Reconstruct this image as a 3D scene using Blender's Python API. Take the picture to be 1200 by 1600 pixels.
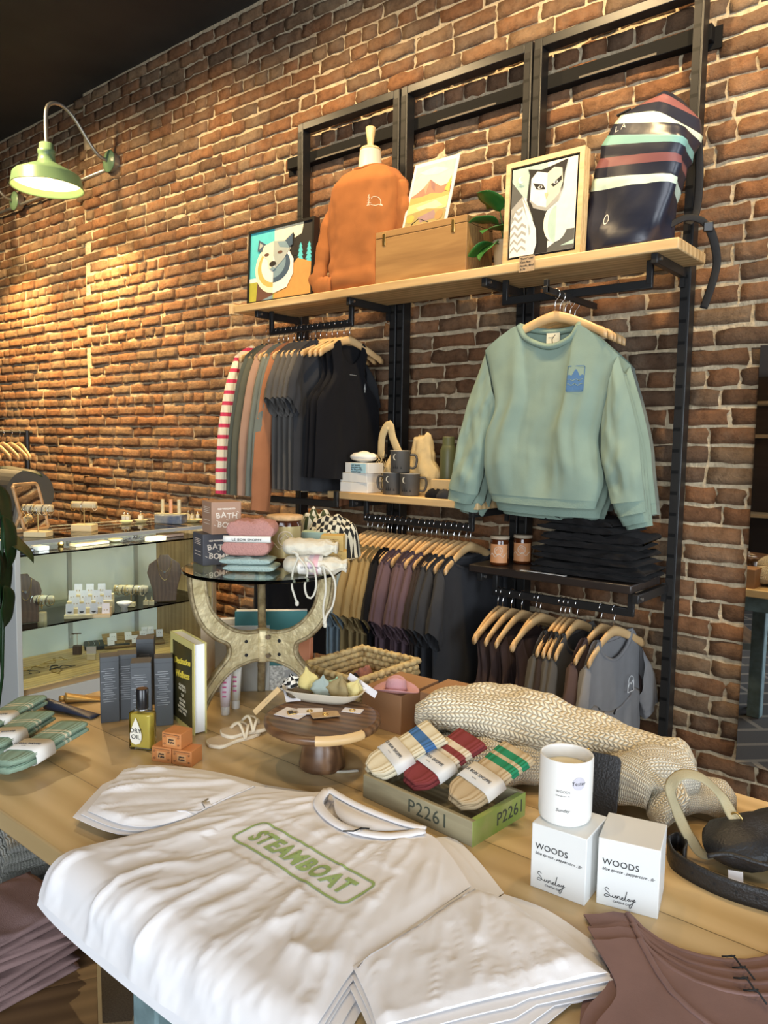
import bpy, bmesh, math, random
from mathutils import Vector, Matrix, noise
from math import sin, cos, pi, radians, sqrt, exp
random.seed(7)
SC = bpy.context.scene
for _o in list(bpy.data.objects): bpy.data.objects.remove(_o)
COL = SC.collection

# ---------------------------------------------------------------- camera, light, exposure
FPX, PITCH, ROLL, YAW = 1197.2, .0908128, .0164713, .69005
CAMLOC = Vector((0, -2.9, 1.62))
_F = Vector((-sin(YAW)*cos(PITCH), cos(YAW)*cos(PITCH), -sin(PITCH)))
_R0 = Vector((cos(YAW), sin(YAW), 0)); _U0 = _R0.cross(_F)
_R = _R0*cos(ROLL)+_U0*sin(ROLL); _U = -_R0*sin(ROLL)+_U0*cos(ROLL)
cam = bpy.data.objects.new('camera', bpy.data.cameras.new('camera')); COL.objects.link(cam)
cam.data.sensor_fit = 'VERTICAL'; cam.data.sensor_height = 36; cam.data.lens = 36*FPX/1600
cam.data.clip_start = .02
cam.matrix_world = Matrix.Translation(CAMLOC) @ Matrix((_R, _U, -_F)).transposed().to_4x4()
SC.camera = cam
SC.view_settings.view_transform = 'Standard'; SC.view_settings.look = 'None'
SC.view_settings.gamma = 1; SC.view_settings.use_curve_mapping = False
SC.view_settings.exposure = 0.0
SC.cycles.max_bounces = 8
SC.cycles.use_denoising = True
w = bpy.data.worlds.new('world'); SC.world = w; w.use_nodes = True
w.node_tree.nodes['Background'].inputs[0].default_value = (.75, .85, 1, 1)
w.node_tree.nodes['Background'].inputs[1].default_value = .25

def area(name, loc, target, size, power, col, sizey=None, spread=None):
    l = bpy.data.lights.new(name, 'AREA'); l.energy = power; l.color = col; l.size = size
    if sizey: l.shape = 'RECTANGLE'; l.size_y = sizey
    if spread: l.spread = radians(spread)
    o = bpy.data.objects.new(name, l); COL.objects.link(o); o.location = loc
    o.rotation_euler = (Vector(target)-Vector(loc)).to_track_quat('-Z', 'Y').to_euler()
    return o
# daylight of the shop window behind the camera, and of the glazed door on the right
area('window_daylight', (1.2, -6.3, 1.9), (-1.0, -1.0, 1.0), 3.6, 275, (.86, .92, 1.0), 2.4)
area('door_daylight', (3.3, -2.6, 1.7), (-1.0, -1.6, 1.2), 2.0, 130, (.80, .90, 1.0), 2.2)
# warm ceiling track spots washing the brick wall
def spot(name, loc, target, power, ang=95, col=(1, .72, .38), rad=.05):
    l = bpy.data.lights.new(name, 'SPOT'); l.energy = power; l.color = col
    l.spot_size = radians(ang); l.spot_blend = .9; l.shadow_soft_size = rad
    o = bpy.data.objects.new(name, l); COL.objects.link(o); o.location = loc
    o.rotation_euler = (Vector(target)-Vector(loc)).to_track_quat('-Z', 'Y').to_euler()
TRACK = [(-5.9, -.95), (-4.8, -.95), (-3.7, -.95), (-2.6, -.95), (-1.5, -.95), (-.4, -.95)]
for _x, _y in TRACK: spot('track_spot_light', (_x, _y, 3.72), (_x, -.05, 2.2), 135, 125)
for _x in (-1.7, -.3): spot('track_spot_light', (_x, -2.3, 3.72), (_x+.2, -1.9, .9), 40, 90)

# ---------------------------------------------------------------- pixel ray -> place helpers
def ray(px, py): return (_F + _R*((px-600)/FPX) - _U*((py-800)/FPX))
def P(px, py, X=None, Y=None, Z=None):
    d = ray(px, py)
    if X is not None: t = (X-CAMLOC.x)/d.x
    elif Y is not None: t = (Y-CAMLOC.y)/d.y
    else: t = (Z-CAMLOC.z)/d.z
    return CAMLOC + d*t
def Pp(px, py, p, n):
    d = ray(px, py); return CAMLOC + d*((Vector(p)-CAMLOC).dot(n)/d.dot(n))
T = .92                                    # table top height

# ---------------------------------------------------------------- materials
MATS = {}
def mat(name, col, rough=.6, metal=0, var=0, vscale=8, bump=0, bscale=60, emit=0, trans=0, col2=None, sheen=0, spec=.5, stretch=None, alpha=1):
    if name in MATS: return MATS[name]
    m = bpy.data.materials.new(name); m.use_nodes = True; MATS[name] = m
    nt = m.node_tree; b = nt.nodes['Principled BSDF']
    b.inputs['Base Color'].default_value = (*col, 1); b.inputs['Roughness'].default_value = rough
    b.inputs['Metallic'].default_value = metal; b.inputs['Specular IOR Level'].default_value = spec
    if trans: b.inputs['Transmission Weight'].default_value = trans
    if sheen: b.inputs['Sheen Weight'].default_value = sheen
    if emit: b.inputs['Emission Color'].default_value = (*col, 1); b.inputs['Emission Strength'].default_value = emit
    tc = nt.nodes.new('ShaderNodeTexCoord'); mp = nt.nodes.new('ShaderNodeMapping')
    nt.links.new(tc.outputs['Object'], mp.inputs[0])
    if stretch: mp.inputs['Scale'].default_value = stretch
    if var or col2:
        n = nt.nodes.new('ShaderNodeTexNoise'); n.inputs['Scale'].default_value = vscale; n.inputs['Detail'].default_value = 5
        nt.links.new(mp.outputs[0], n.inputs[0])
        r = nt.nodes.new('ShaderNodeValToRGB'); r.color_ramp.elements[0].position = .3; r.color_ramp.elements[1].position = .7
        c2 = col2 or tuple(min(1, c*(1+var)) for c in col); c1 = col if col2 else tuple(c*(1-var) for c in col)
        r.color_ramp.elements[0].color = (*c1, 1); r.color_ramp.elements[1].color = (*c2, 1)
        nt.links.new(n.outputs[0], r.inputs[0]); nt.links.new(r.outputs[0], b.inputs['Base Color'])
    if bump:
        n = nt.nodes.new('ShaderNodeTexNoise'); n.inputs['Scale'].default_value = bscale; n.inputs['Detail'].default_value = 4
        nt.links.new(mp.outputs[0], n.inputs[0])
        bp = nt.nodes.new('ShaderNodeBump'); bp.inputs['Strength'].default_value = bump; bp.inputs['Distance'].default_value = .01
        nt.links.new(n.outputs[0], bp.inputs['Height']); nt.links.new(bp.outputs[0], b.inputs['Normal'])
    return m
def ramp(nt, elems):
    r = nt.nodes.new('ShaderNodeValToRGB'); cr = r.color_ramp
    cr.elements[0].position, cr.elements[0].color = elems[0][0], (*elems[0][1], 1)
    cr.elements[1].position, cr.elements[1].color = elems[-1][0], (*elems[-1][1], 1)
    for p, c in elems[1:-1]:
        e = cr.elements.new(p); e.color = (*c, 1)
    return r
def wood(name, c1, c2, axis=0, scale=1, rough=.45, plank=0, bump=.08, knots=False):
    """procedural grain running along an axis; plank>0 adds boards of that width across the other axis"""
    if name in MATS: return MATS[name]
    m = bpy.data.materials.new(name); m.use_nodes = True; MATS[name] = m
    nt = m.node_tree; b = nt.nodes['Principled BSDF']; L = nt.links; N = nt.nodes.new
    b.inputs['Roughness'].default_value = rough
    tc = N('ShaderNodeTexCoord'); src = tc.outputs['Object']
    off = None
    if plank:
        sep = N('ShaderNodeSeparateXYZ'); L.new(src, sep.inputs[0])
        dv = N('ShaderNodeMath'); dv.operation = 'DIVIDE'; L.new(sep.outputs[1 if axis == 0 else 0], dv.inputs[0]); dv.inputs[1].default_value = plank
        fl = N('ShaderNodeMath'); fl.operation = 'FLOOR'; L.new(dv.outputs[0], fl.inputs[0])
        wn = N('ShaderNodeTexWhiteNoise'); wn.noise_dimensions = '1D'; L.new(fl.outputs[0], wn.inputs['W'])
        va = N('ShaderNodeVectorMath'); va.operation = 'MULTIPLY_ADD'; L.new(wn.outputs['Color'], va.inputs[0]); va.inputs[1].default_value = (7, 7, 7); L.new(src, va.inputs[2])
        src = va.outputs[0]; off = wn.outputs['Value']
    mp = N('ShaderNodeMapping'); L.new(src, mp.inputs[0])
    s = [11*scale]*3; s[axis] = 1.1*scale; mp.inputs['Scale'].default_value = s
    n = N('ShaderNodeTexNoise'); n.inputs['Scale'].default_value = 1.6; n.inputs['Detail'].default_value = 6; n.inputs['Distortion'].default_value = 1.2
    L.new(mp.outputs[0], n.inputs[0])
    wv = N('ShaderNodeTexWave'); wv.inputs['Scale'].default_value = .8; wv.inputs['Distortion'].default_value = 7; wv.inputs['Detail'].default_value = 3
    wv.bands_direction = 'XYZ'[1 if axis == 0 else 0] if axis != 2 else 'X'
    L.new(mp.outputs[0], wv.inputs[0])
    mx = N('ShaderNodeMix'); mx.data_type = 'FLOAT'; mx.inputs[0].default_value = .35
    L.new(n.outputs[0], mx.inputs[2]); L.new(wv.outputs[1], mx.inputs[3])
    r = ramp(nt, [(.25, c2), (.5, tuple((a+q)/2 for a, q in zip(c1, c2))), (.72, c1)]); L.new(mx.outputs[0], r.inputs[0])
    out = r.outputs[0]
    if off:
        hs = N('ShaderNodeHueSaturation'); ma = N('ShaderNodeMapRange'); L.new(off, ma.inputs[0]); ma.inputs[3].default_value = .8; ma.inputs[4].default_value = 1.15
        L.new(ma.outputs[0], hs.inputs['Value']); L.new(out, hs.inputs['Color']); out = hs.outputs[0]
        fr = N('ShaderNodeMath'); fr.operation = 'FRACT'; L.new(dv.outputs[0], fr.inputs[0])
        lt = N('ShaderNodeMath'); lt.operation = 'LESS_THAN'; L.new(fr.outputs[0], lt.inputs[0]); lt.inputs[1].default_value = .012
        m2 = N('ShaderNodeMix'); m2.data_type = 'RGBA'; L.new(lt.outputs[0], m2.inputs[0]); L.new(out, m2.inputs[6]); m2.inputs[7].default_value = (*[c*.35 for c in c2], 1); out = m2.outputs[2]
    if knots:
        vo = N('ShaderNodeTexVoronoi'); vo.inputs['Scale'].default_value = 1.0
        mpk = N('ShaderNodeMapping'); sk = [8.0]*3; sk[axis] = 4.0; mpk.inputs['Scale'].default_value = sk; L.new(tc.outputs['Object'], mpk.inputs[0]); L.new(mpk.outputs[0], vo.inputs[0])
        rk = ramp(nt, [(.03, (1, 1, 1)), (.12, (0, 0, 0))]); L.new(vo.outputs[0], rk.inputs[0])
        mk = N('ShaderNodeMix'); mk.data_type = 'RGBA'; L.new(rk.outputs[0], mk.inputs[0]); L.new(out, mk.inputs[6]); mk.inputs[7].default_value = (*[c*.4 for c in c2], 1); out = mk.outputs[2]
    L.new(out, b.inputs['Base Color'])
    if bump:
        bp = N('ShaderNodeBump'); bp.inputs['Strength'].default_value = bump; bp.inputs['Distance'].default_value = .004
        L.new(mx.outputs[0], bp.inputs['Height']); L.new(bp.outputs[0], b.inputs['Normal'])
    return m
def fabric(name, col, rough=.85, var=.06, bump=.12, bscale=900):
    return mat(name, col, rough, var=var, vscale=14, bump=bump, bscale=bscale, sheen=.03, spec=.15)
def knit(name, col, dark, scale=70, rot=0, bump=.8, chunky=False):
    """rows of V stitches: a wave across with a zig-zag distortion"""
    if name in MATS: return MATS[name]
    m = bpy.data.materials.new(name); m.use_nodes = True; MATS[name] = m
    nt = m.node_tree; b = nt.nodes['Principled BSDF']; L = nt.links; N = nt.nodes.new
    b.inputs['Roughness'].default_value = .95; b.inputs['Sheen Weight'].default_value = .3; b.inputs['Specular IOR Level'].default_value = .15
    uv = N('ShaderNodeUVMap'); mp = N('ShaderNodeMapping'); L.new(uv.outputs[0], mp.inputs[0]); mp.inputs['Rotation'].default_value[2] = rot
    sp = N('ShaderNodeSeparateXYZ'); L.new(mp.outputs[0], sp.inputs[0])
    def M(op, a, bb=None):
        q = N('ShaderNodeMath'); q.operation = op
        for i, v in enumerate((a, bb)):
            if v is None: continue
            if isinstance(v, (int, float)): q.inputs[i].default_value = v
            else: L.new(v, q.inputs[i])
        return q.outputs[0]
    x = M('MULTIPLY', sp.outputs[0], scale); y = M('MULTIPLY', sp.outputs[1], scale*1.35)
    tri = M('ABSOLUTE', M('SUBTRACT', M('FRACT', x), .5))                 # 0..0.5 zigzag
    v = M('FRACT', M('ADD', y, M('MULTIPLY', tri, 1.3)))
    rowh = M('SINE', M('MULTIPLY', v, pi)); colh = M('ABSOLUTE', M('SINE', M('MULTIPLY', x, pi*2)))
    h = M('MULTIPLY', M('POWER', rowh, .6), M('POWER', colh, .5))
    nz = N('ShaderNodeTexNoise'); nz.inputs['Scale'].default_value = scale*3; nz.inputs['Detail'].default_value = 3; L.new(mp.outputs[0], nz.inputs[0])
    h2 = M('ADD', h, M('MULTIPLY', nz.outputs[0], .5))
    r = ramp(nt, [(.2, dark), (.9, col)]); L.new(h2, r.inputs[0]); L.new(r.outputs[0], b.inputs['Base Color'])
    bp = N('ShaderNodeBump'); bp.inputs['Strength'].default_value = bump; bp.inputs['Distance'].default_value = .006
    L.new(h2, bp.inputs['Height']); L.new(bp.outputs[0], b.inputs['Normal'])
    return m
def stripes(name, cols, axis=2, period=.02, uvmode=False, rough=.85, bump=0, ribs=0, ribaxis=0):
    """hard-edged bands: cols = [(fraction_start, colour), ...] repeated each period along an axis (object space) or uv"""
    if name in MATS: return MATS[name]
    m = bpy.data.materials.new(name); m.use_nodes = True; MATS[name] = m
    nt = m.node_tree; b = nt.nodes['Principled BSDF']; L = nt.links; N = nt.nodes.new
    b.inputs['Roughness'].default_value = rough; b.inputs['Specular IOR Level'].default_value = .25
    src = N('ShaderNodeUVMap').outputs[0] if uvmode else N('ShaderNodeTexCoord').outputs['Object']
    sp = N('ShaderNodeSeparateXYZ'); L.new(src, sp.inputs[0])
    dv = N('ShaderNodeMath'); dv.operation = 'DIVIDE'; L.new(sp.outputs[axis], dv.inputs[0]); dv.inputs[1].default_value = period
    fr = N('ShaderNodeMath'); fr.operation = 'FRACT'; L.new(dv.outputs[0], fr.inputs[0])
    r = N('ShaderNodeValToRGB'); cr = r.color_ramp; cr.interpolation = 'CONSTANT'
    cr.elements[0].position, cr.elements[0].color = 0, (*cols[0][1], 1)
    cr.elements[1].position, cr.elements[1].color = cols[1][0], (*cols[1][1], 1)
    for p, c in cols[2:]: cr.elements.new(p).color = (*c, 1)
    L.new(fr.outputs[0], r.inputs[0]); L.new(r.outputs[0], b.inputs['Base Color'])
    if ribs:
        d2 = N('ShaderNodeMath'); d2.operation = 'MULTIPLY'; L.new(sp.outputs[ribaxis], d2.inputs[0]); d2.inputs[1].default_value = ribs*2*pi
        sn = N('ShaderNodeMath'); sn.operation = 'SINE'; L.new(d2.outputs[0], sn.inputs[0])
        bp = N('ShaderNodeBump'); bp.inputs['Strength'].default_value = .4; bp.inputs['Distance'].default_value = .002
        L.new(sn.outputs[0], bp.inputs['Height']); L.new(bp.outputs[0], b.inputs['Normal'])
    return m
def glass(name, col=(.9, 1, .96), rough=0, ior=1.45):
    if name in MATS: return MATS[name]
    m = mat(name, col, rough, trans=1); m.node_tree.nodes['Principled BSDF'].inputs['IOR'].default_value = ior
    return m
def clear_glass(name, col=(.975, .99, .985), mixf=.12):
    """thin pane: mostly see-through with a mirror share"""
    if name in MATS: return MATS[name]
    m = bpy.data.materials.new(name); m.use_nodes = True; MATS[name] = m
    nt = m.node_tree; nt.nodes.clear(); N = nt.nodes.new
    o = N('ShaderNodeOutputMaterial'); mx = N('ShaderNodeMixShader'); t = N('ShaderNodeBsdfTransparent'); g = N('ShaderNodeBsdfGlossy')
    fr = N('ShaderNodeFresnel'); fr.inputs[0].default_value = 1.35
    g.inputs['Roughness'].default_value = .02; t.inputs[0].default_value = (*col, 1)
    nt.links.new(fr.outputs[0], mx.inputs[0]); nt.links.new(t.outputs[0], mx.inputs[1]); nt.links.new(g.outputs[0], mx.inputs[2]); nt.links.new(mx.outputs[0], o.inputs[0])
    return m

# ---------------------------------------------------------------- mesh helpers
class MB:
    def __init__(s): s.v = []; s.f = []; s.uv = {}
    def add(s, vs, fs, uvs=None):
        b = len(s.v); s.v += [tuple(v) for v in vs]; s.f += [tuple(i+b for i in f) for f in fs]
        if uvs:
            for i, q in enumerate(uvs): s.uv[b+i] = q
        return s
    def box(s, c, d, rz=0, rx=0, ry=0):
        M = Matrix.Translation(c) @ Matrix.Rotation(rz, 4, 'Z') @ Matrix.Rotation(ry, 4, 'Y') @ Matrix.Rotation(rx, 4, 'X')
        x, y, z = (q/2 for q in d)
        vs = [M @ Vector(p) for p in ((-x,-y,-z),(x,-y,-z),(x,y,-z),(-x,y,-z),(-x,-y,z),(x,-y,z),(x,y,z),(-x,y,z))]
        return s.add(vs, [(0,3,2,1),(4,5,6,7),(0,1,5,4),(1,2,6,5),(2,3,7,6),(3,0,4,7)])
    def grid(s, pts, closed_u=False, uvs=None, flip=False):
        nv = len(pts); nu = len(pts[0]); vs = [p for r in pts for p in r]; fs = []
        for j in range(nv-1):
            for i in range(nu if closed_u else nu-1):
                k = (i+1) % nu; q = (j*nu+i, j*nu+k, (j+1)*nu+k, (j+1)*nu+i); fs.append(q[::-1] if flip else q)
        uu = uvs or [(i/max(1, nu-1), j/max(1, nv-1)) for j in range(nv) for i in range(nu)]
        return s.add(vs, fs, uu)
    def loft(s, rings, cap=True):
        n = len(rings[0]); b = len(s.v); s.grid(rings, True)
        if cap: s.f.append(tuple(b+i for i in range(n))[::-1]); s.f.append(tuple(b+(len(rings)-1)*n+i for i in range(n)))
        return s
    def tube(s, path, r, n=8, cap=True, flat=1, up=None):
        path = [Vector(p) for p in path]; rings = []; prev = None
        for i, p in enumerate(path):
            t = (path[min(i+1, len(path)-1)]-path[max(i-1, 0)]).normalized()
            if prev is None:
                a = Vector(up) if up else (Vector((0,0,1)) if abs(t.z) < .9 else Vector((1,0,0)))
                prev = (a - t*a.dot(t)).normalized()
            elif up: a = Vector(up); prev = (a - t*a.dot(t)).normalized()
            else: prev = (prev - t*prev.dot(t)).normalized()
            bn = t.cross(prev); rr = r[i] if isinstance(r, (list, tuple)) else r
            rings.append([p + prev*(rr*flat*cos(2*pi*k/n)) + bn*(rr*sin(2*pi*k/n)) for k in range(n)])
        return s.loft(rings, cap)
    def lathe(s, prof, n=32, c=(0,0,0), cap=True):
        c = Vector(c); return s.loft([[c+Vector((r*cos(2*pi*k/n), r*sin(2*pi*k/n), z)) for k in range(n)] for r, z in prof], cap)
    def prism(s, poly, t, M=None):
        """polygon in xy extruded from z=0 to t, M places it"""
        M = M or Matrix(); n = len(poly)
        vs = [M @ Vector((x, y, 0)) for x, y in poly]+[M @ Vector((x, y, t)) for x, y in poly]
        return s.add(vs, [tuple(range(n))[::-1], tuple(range(n, 2*n))]+[(i, (i+1) % n, n+(i+1) % n, n+i) for i in range(n)])
    def build(s, name, m, parent=None, smooth=False, bevel=0, sub=0, solid=0, weld=False, seg=2):
        me = bpy.data.meshes.new(name); me.from_pydata(s.v, [], s.f)
        if s.uv:
            ul = me.uv_layers.new(name='UVMap')
            for lp in me.loops: ul.data[lp.index].uv = s.uv.get(lp.vertex_index, (0, 0))
        bm = bmesh.new(); bm.from_mesh(me)
        if weld: bmesh.ops.remove_doubles(bm, verts=bm.verts, dist=1e-5)
        bmesh.ops.recalc_face_normals(bm, faces=bm.faces); bm.to_mesh(me); bm.free()
        o = bpy.data.objects.new(name, me); COL.objects.link(o); me.materials.append(m)
        if parent: o.parent = parent
        if smooth:
            for p in me.polygons: p.use_smooth = True
        if solid:
            md = o.modifiers.new('s', 'SOLIDIFY'); md.thickness = solid; md.offset = 0
        if bevel:
            md = o.modifiers.new('b', 'BEVEL'); md.width = bevel; md.segments = seg; md.limit_method = 'ANGLE'; md.harden_normals = False
            for p in me.polygons: p.use_smooth = True
            try: me.set_sharp_from_angle(angle=radians(40))
            except Exception: pass
        if sub:
            md = o.modifiers.new('u', 'SUBSURF'); md.levels = sub; md.render_levels = sub
        return o
def sharp(o, a=40):
    for p in o.data.polygons: p.use_smooth = True
    o.data.set_sharp_from_angle(angle=radians(a)); return o
def tag(o, label, cat, group=None, kind=None):
    o['label'] = label; o['category'] = cat
    if group: o['group'] = group
    if kind: o['kind'] = kind
    return o
def thing(name, label, cat, loc=(0,0,0), rz=0, group=None):
    o = bpy.data.objects.new(name, None); COL.objects.link(o); o.location = loc; o.rotation_euler = (0, 0, rz)
    o.empty_display_size = .05
    return tag(o, label, cat, group)
def struct(o): o['kind'] = 'structure'; return o
def kids(o): return [c for c in bpy.data.objects if c.parent == o]
def dup(root, loc=None, rz=None, label=None, mats=None):
    def cp(o, par):
        c = o.copy(); COL.objects.link(c)
        if par: c.parent = par
        for ch in kids(o): cp(ch, c)
        return c
    r = cp(root, None)
    if loc is not None: r.location = loc
    if rz is not None: r.rotation_euler = (0, 0, rz)
    if label: r['label'] = label
    return r
def slotmat(o, m):
    """own material on a copy that shares mesh data"""
    o.material_slots[0].link = 'OBJECT'; o.material_slots[0].material = m
def text(s, name, m, M, size, parent=None, shear=0, align='LEFT', ext=.0004, spacing=1, bold=0):
    c = bpy.data.curves.new(name, 'FONT'); c.body = s; c.size = size; c.shear = shear; c.align_x = align
    c.extrude = ext; c.space_character = spacing; c.offset = bold; c.resolution_u = 3; c.align_y = 'CENTER'
    t = bpy.data.objects.new('tmp', c); COL.objects.link(t)
    me = bpy.data.meshes.new_from_object(t.evaluated_get(bpy.context.evaluated_depsgraph_get()))
    bpy.data.objects.remove(t)
    me.transform(M); me.materials.clear(); me.materials.append(m); me.name = name
    o = bpy.data.objects.new(name, me); COL.objects.link(o)
    if parent: o.parent = parent
    return o
def face_M(origin, xdir, ydir):
    x = Vector(xdir).normalized(); y = Vector(ydir); y = (y-x*y.dot(x)).normalized(); z = x.cross(y)
    return Matrix.Translation(origin) @ Matrix((x, y, z)).transposed().to_4x4()
def lerp(a, b, t): return a+(b-a)*t
def crv(pts, n):
    """resample a polyline (smoothed) at n+1 points by arc length"""
    pts = [Vector(p) for p in pts]
    if len(pts) > 2:
        q = []
        for i in range(len(pts)-1):
            p0 = pts[max(i-1, 0)]; p1 = pts[i]; p2 = pts[i+1]; p3 = pts[min(i+2, len(pts)-1)]
            for k in range(8):
                t = k/8; q.append(.5*((2*p1)+(p2-p0)*t+(2*p0-5*p1+4*p2-p3)*t*t+(3*p1-p0-3*p2+p3)*t**3))
        q.append(pts[-1]); pts = q
    ds = [0]
    for i in range(1, len(pts)): ds.append(ds[-1]+(pts[i]-pts[i-1]).length)
    out = []; k = 0
    for j in range(n+1):
        d = ds[-1]*j/n
        while k < len(ds)-2 and ds[k+1] < d: k += 1
        t = 0 if ds[k+1] == ds[k] else (d-ds[k])/(ds[k+1]-ds[k]); out.append(pts[k].lerp(pts[k+1], min(1, max(0, t))))
    return out
def coons(bottom, top, left, right, nu, nv):
    B = crv(bottom, nu); Tt = crv(top, nu); Lf = crv(left, nv); Rr = crv(right, nv)
    g = []
    for j in range(nv+1):
        v = j/nv; row = []
        for i in range(nu+1):
            u = i/nu
            row.append((1-v)*B[i]+v*Tt[i]+(1-u)*Lf[j]+u*Rr[j]-((1-u)*(1-v)*B[0]+u*(1-v)*B[nu]+(1-u)*v*Tt[0]+u*v*Tt[nu]))
        g.append(row)
    return g
def fbm(p, sc=1, o=3):
    return noise.fractal(Vector(p)*sc, 1.0, 2.0, o)
def shell(mb, g, n, th, fold=0, fs=(14, 3), seed=0, fall=1.0, backg=None, edge=.0025, pw=4, hem=0, fine=0):
    """two sheets either side of a grid of points, bulging along n, with hanging folds growing to the hem"""
    n = Vector(n).normalized(); nv = len(g)-1; nu = len(g[0])-1
    F = []; B = []
    for j, row in enumerate(g):
        v = j/nv; rf = []; rb = []
        for i, p in enumerate(row):
            u = 2*i/nu-1; pr = (1-abs(u)**pw)**.5 if abs(u) < 1 else 0
            t = th(v) if callable(th) else th
            fo = fold*(1-v*fall)*(sin(u*fs[0]*.5+seed*1.7+1.5*fbm((u*1.5, v*fs[1], seed), 1))*.5 + fbm((u*fs[0]*.35, v*fs[1], seed*3.1), 1.0, 3)*1.1)
            if hem: fo *= min(1, v*hem+.04)
            if fine: fo += fine*fbm((p.x*9+seed, p.z*6+p.x*8, p.z*9-p.x*5), 1, 4)*pr*min(1, v*6)
            rf.append(p+n*(edge+t*pr+fo)); rb.append((backg[j][i] if backg else p)+n*(-edge-t*pr+fo*.8))
        F.append(rf); B.append(rb)
    mb.grid(F); mb.grid(B, flip=True)
    # close side and hem edges
    for col in (0, nu): mb.grid([[F[j][col] for j in range(nv+1)], [B[j][col] for j in range(nv+1)]])
    return F, B

from mathutils.bvhtree import BVHTree
def project(o, targets, direction, off=.0012, cut=0):
    """lay a flat print onto curved surfaces along a direction"""
    bpy.context.view_layer.update()
    d = Vector(direction).normalized(); vs = []; fs = []
    for t in (targets if isinstance(targets, (list, tuple)) else [targets]):
        b = len(vs); M = t.matrix_world; vs += [M @ v.co for v in t.data.vertices]; fs += [[i+b for i in p.vertices] for p in t.data.polygons]
    bv = BVHTree.FromPolygons(vs, fs); M = o.matrix_world; Mi = M.inverted()
    if cut:
        bm = bmesh.new(); bm.from_mesh(o.data); bmesh.ops.subdivide_edges(bm, edges=bm.edges, cuts=cut, use_grid_fill=True); bm.to_mesh(o.data); bm.free()
    for v in o.data.vertices:
        p = M @ v.co; h = bv.ray_cast(p-d*.5, d)
        if h[0] is None: h = bv.find_nearest(p)
        if h[0] is not None: v.co = Mi @ (h[0]-d*off)
    return o
def multi(mb_faces, name, parent=None, solid=0):
    """one mesh from [(verts, faces, material)]"""
    me = bpy.data.meshes.new(name); V = []; F = []; mi = []; ms = []
    for vs, fs, m in mb_faces:
        b = len(V); V += [tuple(v) for v in vs]
        if m not in ms: ms.append(m)
        for f in fs: F.append(tuple(i+b for i in f)); mi.append(ms.index(m))
    me.from_pydata(V, [], F)
    for m in ms: me.materials.append(m)
    for p, i in zip(me.polygons, mi): p.material_index = i
    o = bpy.data.objects.new(name, me); COL.objects.link(o)
    if parent: o.parent = parent
    return o
def paint(c, r=.6): return mat('paint_%d_%d_%d' % tuple(int(q*999) for q in c), c, r, var=.05, vscale=40)
def ell(cx, cy, rx, ry, a0=0, a1=360, n=28, rot=0):
    out = []
    for k in range(n+1):
        a = radians(a0+(a1-a0)*k/n); x, y = rx*cos(a), ry*sin(a); c, s = cos(radians(rot)), sin(radians(rot)); out.append((cx+x*c-y*s, cy+x*s+y*c))
    return out
def art(name, layers, M, w, h, parent, step=.00025):
    L = []
    for k, (poly, c) in enumerate(layers):
        if len(poly) > 2 and poly[0] == poly[-1]: poly = poly[:-1]
        L.append(([M @ Vector((x*w, y*h, k*step)) for x, y in poly], [tuple(range(len(poly)))], paint(c)))
    o = multi(L, name, parent)
    bm = bmesh.new(); bm.from_mesh(o.data); bmesh.ops.triangulate(bm, faces=bm.faces); bm.to_mesh(o.data); bm.free()
    return o
def quad_frame(tl, tr, br, bl, Y):
    pass
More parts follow.
